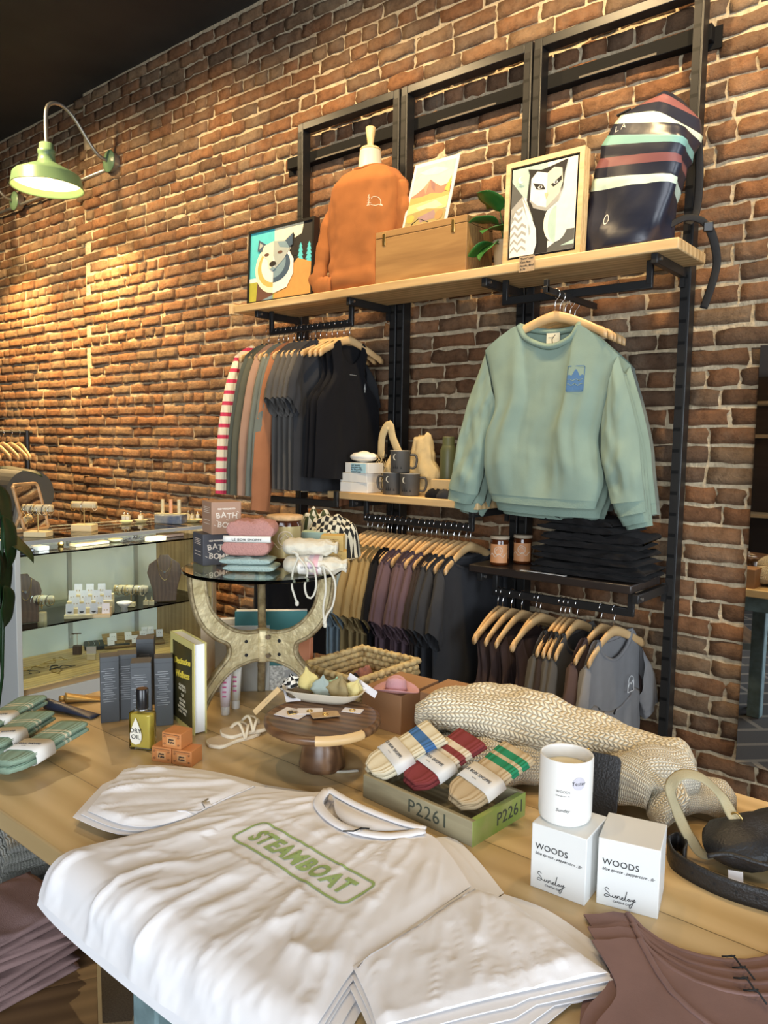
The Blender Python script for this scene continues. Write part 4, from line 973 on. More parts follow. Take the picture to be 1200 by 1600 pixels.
tote('cream canvas bag with twisted handle and fringe behind the topmost mug', tx, .075, .17, -.235, 1, [(-.065, -.02, .15), (-.05, -.03, .25), (-.01, -.03, .30), (.01, -.03, .24), (.05, -.03, .17)])
tf = MB()
tote('tan canvas bag slumped behind the right hand mug', tx+.16, .085, .25, -.225, 4, None)
for k in range(22):
    pass
fr = [o for o in bpy.data.objects if o.name == 'tote_bag'][0]; fm = MB()
for k in range(26):
    a = random.uniform(-.07, .09); z = random.uniform(.05, .19); fm.tube([(a, -.055, z), (a+random.uniform(-.02, .02), -.062, z-.02), (a+random.uniform(-.03, .03), -.06, z-.045)], .0018, 4)
fo = fm.build('fringe', CANV, fr, smooth=True); fo['kind'] = 'stuff'
kb = P(672, 763, Y=-.33).x
t = thing('kraft_box', 'small kraft box on the mug shelf right of the mugs', 'box', (kb+.055, -.30, MZ), .1); MB().box((0, 0, .036), (.10, .06, .072)).build('carton', mat('kraft_light', (.56, .40, .20), .8, var=.08), t, bevel=.002)
t = thing('thermos_bottle', 'tall olive green bottle standing behind the kraft box', 'bottle', (P(702, 735, Y=-.2).x, -.21, MZ)); MB().lathe([(0, 0), (.033, 0), (.035, .004), (.035, .19), (.028, .21), (.026, .214), (.026, .245), (.024, .25), (0, .25)], 28).build('flask', mat('olive_paint', (.07, .08, .035), .45), t, smooth=True)
for k, (px, lab) in enumerate(((678, 'black folded cap in front of the kraft box'), (697, 'dark grey folded cap at the right end of the mug shelf'))):
    x = P(px, 768, Y=-.375).x; t = thing('cap', lab, 'cap', (x, -.372, MZ), .3*k)
    rings = [[Vector((.045*cos(2*pi*i/24)*q, .025*sin(2*pi*i/24)*q, .028*z*(1+.2*sin(3*2*pi*i/24)))) for i in range(24)] for q, z in ((.9, 0), (1, .1), (.95, .6), (.7, 1), (.3, 1.15))]
    MB().loft(rings).build('crown', fab('black' if k == 0 else 'charcoal', CG['black']), t, smooth=True)
    MB().prism(ell(.045, 0, .03, .022, -100, 100, 14), .003, Matrix.Translation((-.01, 0, .001))).build('brim', fab('black' if k == 0 else 'charcoal', CG['black']), t)
# ================================================================ on the dark shelf
BZ = 1.1535
AMB = mat('amber_glass', (.07, .018, .005), .08, spec=.6); LABO = mat('copper_label', (.60, .27, .11), .5, 0); LIDW = mat('grey_cork', (.42, .34, .24), .7, var=.1)
def candle_jar(loc, r, h, label, lidm, labm, rz=.4, lh=.75):
    t = thing('candle_jar', label, 'candle', loc, rz)
    MB().lathe([(0, 0), (r*.92, 0), (r, .005), (r, h*.8), (r*.93, h*.86), (r*.93, h*.9), (0, h*.9)], 36).build('jar', AMB, t, smooth=True)
    MB().lathe([(0, h*.9+.0005), (r*1.02, h*.9+.0005), (r*1.04, h*.91), (r*1.03, h), (0, h)], 36).build('lid', lidm, t, smooth=True)
    g = [[Vector(((r+.0008)*sin(a), -(r+.0008)*cos(a), z)) for a in [radians(-62+124*i/20) for i in range(21)]] for z in (h*.1, h*(.1+lh*.85))]
    lb = MB().grid(g).build('label', labm, t, smooth=True)
    wm = MB(); 
    def W(x, z): a = x/r; return Vector(((r+.0016)*sin(a), -(r+.0016)*cos(a), z))
    wm.tube([W(.42*r*cos(2*pi*k/20), h*.52+.42*r*sin(2*pi*k/20)) for k in range(21)], r*.03, 4, cap=False); wm.tube([W(r*(-.9+.1*k), h*.36+.06*h*sin(k*.8)) for k in range(19)], r*.025, 4); wm.tube([W(r*(-.3), h*.50), W(0, h*.62), W(r*.3, h*.50)], r*.03, 4)
    wm.build('label_drawing', mat('print_cream', (.80, .72, .60), .8), lb)
    return t
candle_jar((P(781, 882, Y=-.33).x, -.335, BZ), .036, .112, 'amber glass candle with copper label at the front of the dark shelf', LIDW, LABO)
candle_jar((P(781, 882, Y=-.33).x+.045, -.235, BZ), .036, .112, 'amber glass candle half hidden behind the front one on the dark shelf', LIDW, LABO)
BLKF = fabric('black_trouser', (.012, .011, .011), .9, .1, .2, 350)
def folded(name, label, cat, loc, w_, d_, h_, m, rz=0, group=None, sd=0, layers=2, rnd=.5, bulge=.08):
    """a folded garment: rounded layers whose fold faces the viewer"""
    t = thing(name, label, cat, loc, rz, group); lh = h_/layers
    mb = MB()
    for q in range(layers):
        rings = []
        for j in range(29):
            u = -1+2*j/28; row = []
            e = (1-abs(u)**7)**.5 if abs(u) < 1 else .12
            e = max(e, .25)
            for i in range(28):
                a = 2*pi*i/28; c, s = cos(a), sin(a); yy = (abs(c)**.35)*(1 if c > 0 else -1); zz = (abs(s)**.55)*(1 if s > 0 else -1)
                wob = fbm((u*1.6+sd, c*1.2+q*3, s), 1.5)
                row.append(Vector((u*w_/2*(1+.02*wob)+.006*sin(q*3+sd), yy*d_/2*(1+bulge*.5*wob)*(1-.03*q), lh*(q+.5)+zz*lh*.5*e*(1+.18*wob*(1 if q == layers-1 and s > 0 else 0))+.012*wob*bulge*5*(q+.6)*(.5 if s > 0 else .2))))
            rings.append(row)
        mb.loft(rings)
    zmin = min(v[2] for v in mb.v)
    mb.v = [(x, y, z-min(0, zmin)+.0005) for x, y, z in mb.v]
    mb.build('cloth', m, t, smooth=True)
    return t
bx = P(915, 900, Y=-.3).x; z = BZ
for k, (dx, w_, h_, rz) in enumerate(((.01, .42, .042, .04), (.005, .39, .044, -.07), (.015, .36, .046, .08), (-.02, .30, .050, -.12))):
    folded('folded_trousers', 'folded black trousers, %s from the bottom of the pile on the dark shelf' % ORD[k], 'trousers', (bx+dx+.02, -.272, z), w_, .24, h_, BLKF, rz, 'black trousers on the dark shelf', k*2.3, 2, bulge=.30); z += h_+.008
a = P(813, 892, Z=BZ+.001); b_ = P(890, 900, Z=BZ+.001)
t = thing('paper_strip', 'white size strip lying on the front edge of the dark shelf', 'label', ((a.x+b_.x)/2-.01, -.395, BZ), -.02); MB().box((0, 0, .0007), (b_.x-a.x, .016, .001)).build('strip', mat('paper_white', (.82, .80, .74), .7), t)
text('--- -- - ---- --', 'writing', INK, face_M((-.08, 0, .0014), (1, 0, 0), (0, 1, 0)), .013, t)
# ================================================================ the display table
TABW = wood('table_oak', (.68, .50, .26), (.50, .34, .15), 0, .55, .35, plank=.17, knots=True)
TX0, TX1, TY0, TY1 = -1.925, .62, -2.288, -1.273
t = thing('display_table', 'long pale oak display table with turquoise painted legs in the foreground', 'table', ((TX0+TX1)/2, (TY0+TY1)/2, 0))
MB().box((0, 0, T-.02), (TX1-TX0, TY1-TY0, .04)).build('table_top', TABW, t, bevel=.004)
TURQ = mat('turquoise_paint', (.16, .24, .25), .6, var=.35, vscale=14, bump=.2, bscale=40)
lx = P(258, 1580, Y=-2.12).x
for x in (lx+.02, TX1-.12):
    for y in (-2.14, TY1+.12):
        l = MB().box((x-t.location.x, y-t.location.y, .42), (.075, .075, .84)).build('leg', TURQ, t, bevel=.006)
        MB().box((x-t.location.x, y-t.location.y, .80), (.10, .10, .08)).build('leg_cap', TURQ, l, bevel=.006)
ap = MB().box((.25, -.43, T-.085), (TX1-lx-.3, .02, .09)).build('apron', TURQ, t); MB().box((.25, .39, T-.085), (TX1-lx-.3, .02, .09)).build('apron', TURQ, t)

# ---- white tees laid out in a stack, hems hanging over the front edge
WT = fabric('white_cotton', (.80, .79, .80), .85, .02, .05, 900)
EDGE = TY0+.004
def drape(p):
    e = EDGE-p.y
    if e <= 0: return p
    r = .028; h = p.z-T+.0
    R_ = r+h; q = e/.060
    if q < 1.25: return Vector((p.x, EDGE-R_*sin(q), T-r+R_*cos(q)))
    s = e-1.25*.060; return Vector((p.x, EDGE-R_*sin(1.25)-s*cos(1.25), T-r+R_*cos(1.25)-s*sin(1.25)))
def W(px, py, z=.03): q = P(px, py, Z=T+z); return (q.x, q.y, 0)
def white_tee(name, label, k, top):
    z = .004+.0048*k; dx, dy = (0, 0) if top else ((.030-.010*k)+.006*sin(k*9), .012*sin(k*5+1)-.004)
    sx = 0 if top else (4-k)*.020
    body = dict(b=[(-1.172, -2.388, 0), (-1.09, -2.396, 0), (-.92, -2.398, 0), (-.74, -2.394, 0), (-.575, -2.39, 0)],
                t=[W(395, 1222), W(470, 1232), (-.985, -1.862, 0), (-.955, -1.915, 0), (-.87, -1.945, 0), (-.79, -1.92, 0), (-.752, -1.862, 0), (-.69, -1.885, 0), (-.603, -1.945, 0)],
                l=[(-1.172, -2.388, 0), (-1.166, -2.33, 0), (-1.152, -2.275, 0), W(215, 1296), W(292, 1273), W(352, 1243), W(395, 1222)],
                r=[(-.575, -2.39, 0), (-.585, -2.30, 0), (-.615, -2.194, 0), (-.612, -2.10, 0), (-.603, -1.945, 0)])
    sl = dict(b=[W(200, 1196), W(165, 1232), W(137, 1262)], t=[W(398, 1224), W(340, 1250), W(295, 1272)], l=[W(200, 1196), W(255, 1196), W(330, 1206), W(398, 1224)], r=[W(137, 1262), W(190, 1283), W(240, 1286), W(295, 1272)])
    sr = dict(b=[W(590, 1600), W(740, 1560), W(850, 1535), W(950, 1513)], t=[(-.618, -2.20, 0), (-.612, -2.10, 0), (-.600, -1.95, 0)], l=[W(590, 1600), W(575, 1555), (-.618, -2.20, 0)], r=[W(950, 1513), W(880, 1465), W(800, 1405), (-.600, -1.95, 0)])
    mb = MB()
    N = (96, 96) if top else (40, 40)
    def surf(d, nu, nv, lift, amp, sd, hood=0):
        g = coons(d['b'], d['t'], d['l'], d['r'], nu, nv); up = []; dn = []
        for j, row in enumerate(g):
            a = []; b_ = []
            for i, p in enumerate(row):
                u = 2*i/nu-1; v = j/nv
                e = min(1, (1-abs(u))*9)*min(1, (1-v)*12)*min(1, .35+v*6)
                q = p+Vector((dx*.3+sx*(p.x+.86)*1.1, dy+(.5*sx if p.y > -2.1 else -.1*sx)*(1 if top else 1), 0))
                w1 = 0
                if amp:
                    X, Y = q.x, q.y
                    th_ = math.atan2(X+.86, -(Y+1.62)); rr_d = sqrt((X+.86)**2+(Y+1.62)**2)
                    n1 = fbm((th_*5.5+sd, rr_d*2.4, sd), 1, 3); n2 = fbm((X*4+Y*6+sd, Y*4-X*5, sd+4), 1, 3); n3 = fbm((th_*15, rr_d*5, sd+7), 1, 3); n4 = fbm((X*30+Y*24, Y*12-X*9, sd+11), 1, 3)
                    rdg = (1-min(1, abs(n1)*2.4))**2; cr = (1-min(1, abs(n3)*5))**2
                    ch = .40 if (-1.02 < X < -.70 and -2.13 < Y < -2.0) else 1
                    w1 = amp*(.95*rdg+.5*n1+.35*n2+.28*n3+.16*n4+.30*cr)*(.40+.8*(1-v))*ch
                zz = z+lift+e*.0035+max(-.002, w1*e) if amp else z+lift+e*.002
                a.append(drape(Vector((q.x, q.y, T+zz)))); b_.append(drape(Vector((q.x, q.y, T+z+lift-.0008 if not amp else T+z+lift-.0005))))
            up.append(a); dn.append(b_)
        m_ = MB(); m_.grid(up); m_.grid(dn, flip=True)
        for c in (0, nu): m_.grid([[up[j][c] for j in range(nv+1)], [dn[j][c] for j in range(nv+1)]])
        for c in (0, nv): m_.grid([up[c], dn[c]])
        return m_, up
    m0, up = surf(body, N[0], N[1], 0, .0095 if top else 0, 3)
    t = thing(name, label, 'shirt', (0, 0, 0), 0, 'white tees in the stack on the oak table')
    bo = m0.build('body', WT, t, smooth=True)
    m1, _ = surf(sl, 40 if top else 20, 40 if top else 20, .0012, .009 if top else 0, 9); so = m1.build('sleeve', WT, t, smooth=True)
    m2, _ = surf(sr, 44 if top else 20, 50 if top else 20, .0015, .010 if top else 0, 14); ro = m2.build('sleeve', WT, t, smooth=True)
    if top:
        neck = crv(body['t'][2:7], 30)
        mb = MB().tube([Vector((p.x, p.y-.004, T+z+.006)) for p in neck], .010, 8, flat=.35, up=(0, 0, 1)); mb.build('collar', WT, t, smooth=True)
        bk = crv([(-.985, -1.862, 0), (-.93, -1.872, 0), (-.87, -1.876, 0), (-.80, -1.872, 0), (-.752, -1.862, 0)], 20)
        g = [[Vector((p.x, p.y, T+z+.004)) for p in bk], [Vector((lerp(p.x, -.868, .25), p.y-.055*(1-((p.x+.868)/.12)**2*.8), T+z+.0015)) for p in bk]]
        MB().grid(g).build('inside_back', WT, t, smooth=True, solid=.001)
        MB().tube([Vector((p.x, p.y, T+z+.007)) for p in bk], .008, 8, flat=.4, up=(0, 0, 1)).build('back_collar', WT, t, smooth=True)
        seams = MB()
        for pts in (sl['t'], ):
            s_ = MB().tube([Vector((p.x, p.y, T+.2)) for p in crv(pts, 30)], .0016, 5).build('shoulder_seam', WT, t, smooth=True); project(s_, [bo, so], (0, 0, -1), .001)
        s_ = MB().tube([Vector((p.x, p.y, T+.2)) for p in crv([(-.592, -1.95, 0), (-.602, -2.10, 0), (-.610, -2.20, 0)], 30)], .0016, 5).build('shoulder_seam', WT, t, smooth=True); project(s_, [bo, ro], (0, 0, -1), .001)
        h = crv(body['b'], 40); 
        th = P(562, 1292, Z=T+.035); kn = MB().tube([(th.x, th.y, T+z+.006), (th.x+.008, th.y-.004, T+z+.014), (th.x+.002, th.y-.018, T+z+.012), (th.x-.012, th.y-.030, T+z+.012)], .0014, 5)
        kn.tube([(th.x+.004, th.y-.002, T+z+.012), (th.x+.012, th.y+.012, T+z+.008)], .0014, 5); kn.build('tag_cord', BLACKM, t, smooth=True)
    return t, bo
# stack from the bottom up
words = ['bottom', 'second from bottom', 'middle', 'second from top', 'top']
for k in range(4): white_tee('t_shirt', 'plain white tee, %s of the stack draped over the table edge' % words[k], k, False)
tee, tbody = white_tee('t_shirt', 'white tee with green STEAMBOAT print, top of the stack draped over the table edge', 4, True)
GPR = mat('print_green', (.33, .46, .17), .8, var=.08, vscale=50)
tl, tr, br_, bl_ = (P(x, y, Z=T+.035) for x, y in ((415, 1283), (572, 1368), (535, 1405), (373, 1305)))
o_ = (tl+bl_)/2; xd = ((tr+br_)/2-o_); cw = xd.length; hh = .072
GM = face_M(Vector((o_.x, o_.y, T+.25)), (xd.x, xd.y, 0), (0, 1, 0))
GM = GM @ Matrix(((1, .0, 0, 0), (0, 1, 0, 0), (0, 0, 1, 0), (0, 0, 0, 1)))
txt = text('STEAMBOAT', 'chest_print', GPR, Matrix(), .053, tee, align='CENTER', ext=0, spacing=1.12, bold=.0022)
xs_ = [v.co.x for v in txt.data.vertices]; ys_ = [v.co.y for v in txt.data.vertices]; kx, ky = cw*.93/(max(xs_)-min(xs_)), .040/(max(ys_)-min(ys_))
txt.data.transform(GM @ Matrix.Translation((cw/2, 0, 0)) @ Matrix.Diagonal((kx, ky, 1, 1)) @ Matrix.Translation((-(max(xs_)+min(xs_))/2, -(max(ys_)+min(ys_))/2, 0)))
bm = bmesh.new(); bm.from_mesh(txt.data); bmesh.ops.triangulate(bm, faces=bm.faces); bmesh.ops.subdivide_edges(bm, edges=[e for e in bm.edges if e.calc_length() > .008], cuts=3, use_grid_fill=True); bm.to_mesh(txt.data); bm.free()
project(txt, tbody, (0, 0, -1), .0012)
ro_ = rr(-.012, -hh/2, cw+.012, hh/2, .012); rp = []
for i in range(len(ro_)):
    a, b_ = Vector((*ro_[i], 0)), Vector((*ro_[(i+1) % len(ro_)], 0)); m_ = max(1, int((b_-a).length/.006)); rp += [a.lerp(b_, k/m_) for k in range(m_)]
pts = rp+rp[:1]
rows = [[], []]
for i, p in enumerate(pts):
    a = pts[i-1] if i else pts[-2]; b_ = pts[i+1] if i < len(pts)-1 else pts[1]; d = (b_-a); nn = Vector((-d.y, d.x, 0)).normalized() if d.length > 1e-6 else Vector((0, 1, 0))
    rows[0].append(GM @ (p+nn*.0024)); rows[1].append(GM @ (p-nn*.0024))
bo_ = MB().grid(rows).build('print_border', GPR, txt); project(bo_, tbody, (0, 0, -1), .0012)

# ---- mauve tanks
MAUVE = fabric('mauve_jersey', (.235, .145, .13), .9, .08, .1, 600)
CORD = mat('black_cord', (.01, .01, .01), .7)
for k in range(4):
    q = P(1160, 1545, Z=T+.02); ox, oy = (-.016*(3-k), .026*(3-k))
    yaw = radians(32+3*sin(k*2))
    g = garment_mesh(hw=.215, hs=.18, L=.46, sleeve='none', th=.003, nw=.115, df=.19, slope=.010, ad=.17, fold=.004, seed=k, top=0, rib=True, db=.08, ribr=.0045)
    g.name = 'tank_top'
    X = Vector((cos(yaw), sin(yaw), 0)); Y = Vector((-sin(yaw), cos(yaw), 0))
    M = Matrix((X, Vector((0, 0, -1)), Y)).transposed().to_4x4()
    c = Vector((-.256+ox, -1.846+oy, T+.010+.0095*k)); g.data.transform(Matrix.Diagonal((1, 1, .45, 1)) @ M); g.location = c
    slotmat(g, MAUVE)
    bm = bmesh.new(); bm.from_mesh(g.data); zmin = min(v.co.z for v in bm.verts)
    zmax = max(v.co.z for v in bm.verts)
    bmesh.ops.recalc_face_normals(bm, faces=bm.faces); bm.to_mesh(g.data); bm.free(); g.location.z = T+.0012-zmin+.0065*k
    tag(g, 'mauve tank top, %s of the four overlapping on the oak table' % ('lowest', 'second from bottom', 'second from top', 'topmost')[k], 'top', 'mauve tank tops on the oak table')
    kn = MB(); b0 = X*.0+Y*-.085; zc = .006
    kn.tube([b0+Vector((0, 0, zc)), b0+X*.005-Y*.007+Vector((0, 0, zc+.007)), b0+X*.010-Y*.006+Vector((0, 0, zc+.003)), b0+X*.014-Y*.022+Vector((0, 0, zc+.001))], .0013, 5)
    kn.tube([b0+X*-.006+Vector((0, 0, zc)), b0+X*.004-Y*.006+Vector((0, 0, zc+.005)), b0+X*.012+Y*.004+Vector((0, 0, zc))], .0012, 5); kn.build('neck_cord', CORD, g, smooth=True)

# ---- candle boxes and the tester candle
BOXW = mat('carton_white', (.74, .75, .73), .5)
def carton(name, label, loc, d, rz, m, cat='box', group=None, bev=.0012):
    t = thing(name, label, cat, loc, rz, group); MB().box((0, 0, d[2]/2), d, 0).build('carton', m, t, bevel=bev); return t
def front(t, d, s, x, z, size, m=None, side=0, **kw):
    """writing on the front (-Y) or right (+X) face of a box"""
    M = face_M((x, -d[1]/2-.0003, z), (1, 0, 0), (0, 0, 1)) if side == 0 else face_M((d[0]/2+.0003, x, z), (0, 1, 0), (0, 0, 1))
    if side == 2: M = face_M((-d[0]/2-.0003, -x, z), (0, -1, 0), (0, 0, 1))
    return text(s, 'writing', m or INK, M, size, t, **kw)
def sunday(t, d):
    w_ = d[0]
    front(t, d, 'WOODS', -w_*.42, d[2]*.66, .0135, spacing=1.05)
    front(t, d, 'blue spruce . peppercorn . fir', -w_*.42, d[2]*.555, .0064, shear=.35)
    sc = w_/.09
    pts = [(-.030,.027),(-.034,.030),(-.036,.026),(-.030,.021),(-.031,.016),(-.037,.016),(-.034,.0195),(-.026,.017),(-.0245,.020),(-.0245,.0165),(-.022,.017),(-.0205,.0205),(-.020,.0165),(-.0185,.0165),(-.018,.0205),(-.0175,.0165),(-.0165,.020),(-.0145,.0205),(-.014,.0165),(-.0115,.017),(-.009,.020),(-.012,.0185),(-.010,.016),(-.007,.019),(-.004,.031),(-.0065,.0165),(-.0035,.017),(-.0005,.0205),(-.003,.0175),(-.0005,.0165),(.0005,.0205),(.001,.0165),(.004,.0205),(.004,.017),(.0075,.0215),(.002,.006),(.0005,.010),(.009,.019)]
    MB().tube(crv([(x*sc+.004, -d[1]/2-.0004, z*sc) for x, z in pts], 150), .0005*sc, 4).build('script_logo', INK, t, smooth=True)
    front(t, d, 'CANDLE CO', -.020*sc, .0105*sc, .004*sc, spacing=1.1)
d = (.090, .090, .106)
def corner_box(fl, ang): 
    a = ang; return Vector((fl.x+d[0]/2*cos(a)-d[1]/2*sin(a)*1, fl.y+d[0]/2*sin(a)+d[1]/2*cos(a), T))
A1 = radians(4); A2 = radians(14)
cL = corner_box(P(828, 1384, Z=T), A1); cR = corner_box(P(931, 1411, Z=T), A2)
bL = carton('candle_box', 'white WOODS candle box under the tester candle', cL, d, A1, BOXW, group='white candle boxes'); sunday(bL, d)
bR = carton('candle_box', 'white WOODS candle box standing alone right of the tester candle', cR, d, A2, BOXW, group='white candle boxes'); sunday(bR, d)
t = thing('candle', 'white glass tester candle with round silver sticker on the left WOODS box', 'candle', (cL.x-.012, cL.y+.004, T+.1065), .55)
OPAL = mat('opal_white', (.80, .79, .75), .25); WAX = mat('wax', (.76, .67, .45), .5)
MB().lathe([(0, 0), (.038, 0), (.041, .004), (.042, .012), (.042, .103), (.0412, .1045), (.0392, .104), (.0385, .10), (.0385, .082)], 48, cap=False).build('jar', OPAL, t, smooth=True)
MB().lathe([(0, .078), (.0383, .0795), (.0385, .0825), (.034, .0835), (0, .084)], 36).build('wax', WAX, t, smooth=True)
def cyl_wrap(o, r):
    for v in o.data.vertices: a = v.co.x/r; rad = r+(-v.co.y); v.co = Vector((rad*sin(a), -rad*cos(a), v.co.z))
st = MB().lathe([(0, 0), (.0105, 0), (.0105, .0004), (0, .0004)], 28).build('sticker', mat('silver_sticker', (.55, .53, .58), .35), t); st.data.transform(face_M((.016, -.0003, .072), (1, 0, 0), (0, 0, 1))); cyl_wrap(st, .0422)
tx_ = text('Tester', 'writing', INK, face_M((.016, -.0009, .072), (1, 0, 0), (0, 0, 1)), .0085, st, align='CENTER', ext=0); cyl_wrap(tx_, .0422)
for s, z, q in (('WOODS', .058, .0055), ('blue spruce . fir', .0515, .0035), ('Sunday', .028, .0075)):
    tx_ = text(s, 'writing', INK, face_M((-.008, -.0005, z), (1, 0, 0), (0, 0, 1)), q, t, align='CENTER', ext=0, shear=.3 if s == 'Sunday' else 0); cyl_wrap(tx_, .0422)

# ---- wooden crate with three pairs of socks
fl = P(567, 1245, Z=T); fr_ = P(737, 1324, Z=T); ang = math.atan2(fr_.y-fl.y, fr_.x-fl.x); cw_ = (fr_-fl).length; cd = .165; chh = .046
cx = fl+Vector((cos(ang)*cw_/2-sin(ang)*cd/2, sin(ang)*cw_/2+cos(ang)*cd/2, 0))
t = thing('wooden_crate', 'shallow weathered wooden crate stencilled P2261 with green painted end', 'crate', cx, ang)
CRW = wood('weathered_wood', (.36, .32, .20), (.20, .17, .10), 0, 2, .7); GRN = mat('green_paint', (.22, .36, .05), .65, var=.3, vscale=18, col2=(.36, .40, .14))
MB().box((0, 0, .004), (cw_-.02, cd-.02, .008)).build('bottom', CRW, t)
for s in (-1, 1): MB().box((0, s*(cd/2-.005), chh/2), (cw_, .010, chh)).build('side_board', CRW, t, bevel=.001)
for s in (-1, 1): MB().box((s*(cw_/2-.005), 0, chh/2), (.010, cd-.0205, chh)).build('end_board', GRN if s > 0 else CRW, t, bevel=.001)
gb = MB().box((cw_/2+.0008, 0, chh/2), (.0012, cd, chh)).build('green_face', GRN, t)
front(t, (cw_, cd, chh), 'P2261', -cw_*.06, chh*.52, .036, mat('stencil', (.06, .07, .05), .9), spacing=1.1)
text('P2261', 'writing', mat('stencil', (.06, .07, .05), .9), face_M((cw_/2+.0016, -.012, chh*.5), (0, 1, 0), (0, 0, 1)), .034, t, spacing=1.05)
def sock_pair(name, label, p0, p1, wd, th, m, mfoot, band_txt, group, bandpos=.38, tilt=0, side=None, slant=0):
    """folded pair: p0 foot end, p1 cuff end (underside line), paper band around the middle"""
    p0 = Vector(p0); p1 = Vector(p1); ax = (p1-p0); L_ = ax.length; ax.normalize()
    sd = Vector(side) if side else ax.cross(Vector((0, 0, 1))); sd = (sd-ax*sd.dot(ax)).normalized(); nm = sd.cross(ax).normalized()
    if nm.z < 0: nm = -nm
    M = Matrix.Translation(p0) @ Matrix((sd, ax, nm)).transposed().to_4x4()
    t = thing(name, label, 'socks', (0, 0, 0), 0, group); t.matrix_world = M
    for lay_ in range(2):
        rings = []
        for j in range(31):
            v = j/30; row = []
            wv = wd/2*(1.0 if v > .25 else (.80+.2*sin(v/.25*pi/2)))*(.6+.4*min(1, v*9))*(1+.05*sin(v*7+lay_))
            hv = th/2*.5*(.65+.35*min(1, v*6))*(1.05 if v < .35 else .9)
            if lay_ and v > .97: wv *= .98
            for i in range(22):
                a = 2*pi*i/22; c, s = cos(a), sin(a)
                row.append(Vector(((abs(c)**.5)*(1 if c > 0 else -1)*wv+.004*lay_+slant*v, v*(L_-.008*lay_)+.004*lay_, th*.27+th*.47*lay_+(abs(s)**.7)*(1 if s > 0 else -1)*hv*(1+.12*fbm((v*5, c*2, lay_), 1)))))
            rings.append(row)
        MB().loft(rings).build('sock', m if True else mfoot, t, smooth=True)
    bl = .26
    rings = []
    for v in (bandpos-.13, bandpos+.13):
        row = []
        for i in range(26):
            a = 2*pi*i/26; c, s = cos(a), sin(a); row.append(Vector(((abs(c)**.35)*(1 if c > 0 else -1)*(wd/2+.003)+.002+slant*v, v*L_, th*.505+(abs(s)**.5)*(1 if s > 0 else -1)*(th*.5+.002))))
        rings.append(row)
    bd = MB().loft(rings, False).build('paper_band', mat('band_paper', (.76, .74, .69), .7), t, smooth=True, solid=.0004)
    if band_txt: text(band_txt, 'writing', mat('ink_grey', (.12, .12, .12), .8), face_M((slant*bandpos, bandpos*L_, th*1.01+.0030), (1, 0, 0), (0, 1, 0)), wd*.105, bd, align='CENTER', spacing=1.15)
    if band_txt: text('--- -----', 'writing', mat('ink_grey', (.12, .12, .12), .8), face_M((slant*bandpos, bandpos*L_-.010, th*1.01+.0030), (1, 0, 0), (0, 1, 0)), wd*.05, bd, align='CENTER')
    return t
def sockmat(nm, base, c1, extra=None):
    st = [(0, base if not extra else extra), (.22, base), (.60, base), (.66, c1), (.76, base), (.81, c1), (.91, base)] if nm != 'maroon' else [(0, c1), (.35, base), (.55, base), (.60, c1), (.69, base), (.78, c1), (.999, c1)]
    if nm == 'blue': st = [(0, base), (.6, base), (.70, c1), (.84, base)]
    return stripes('sock_'+nm, st, 1, 1.0, True, ribs=15, ribaxis=0)
sk = [('blue', 'cream socks with blue stripe standing at the left in the wooden crate', (578, 1214), (668, 1160), sockmat('blue', (.70, .63, .45), (.06, .16, .36))),
      ('maroon', 'cream and maroon striped socks in the middle of the wooden crate', (640, 1232), (728, 1170), sockmat('maroon', (.68, .58, .42), (.22, .04, .04))),
      ('green', 'tan socks with green stripes at the right in the wooden crate', (712, 1262), (795, 1197), sockmat('green', (.52, .40, .24), (.02, .22, .10)))]
for nm, lab, a, b_, m in sk:
    p0 = P(*a, Z=T+.034); p1 = P(*b_, Z=T+.090); dv = (p1-p0); p1 = p0+dv.normalized()*.165
    sock_pair('sock_pair', lab, p0, p1, .088, .025, m, m, 'LE BON SHOPPE', 'sock pairs in the wooden crate', .40, side=(1, -.35, 0))
# ---- green socks at the left
GS = stripes('sock_sage', [(0, (.27, .38, .28)), (.52, (.27, .38, .28)), (.66, (.66, .64, .46)), (.69, (.27, .38, .28)), (.72, (.66, .64, .46)), (.75, (.27, .38, .28))], 1, 1.0, True, ribs=16, ribaxis=0)
for k, (a, b_, zz, lab) in enumerate((((-40, 1160), (60, 1100), .004, 'sage green socks with two pale stripes, farthest of the three pairs at the left'), ((-30, 1190), (92, 1110), .006, 'sage green socks with two pale stripes, middle of the three pairs at the left'), ((5, 1212), (108, 1150), .010, 'sage green socks with wide paper band, nearest of the three pairs at the left'))):
    p0 = P(*a, Z=T+zz); p1 = P(*b_, Z=T+zz+.018); dv = p1-p0
    sock_pair('sock_pair', lab, p0, p0+dv.normalized()*.20, .085, .032, GS, GS, 'LE BON SHOPPE', 'sage socks at the table end', .36, side=(.8, -.6, 0))

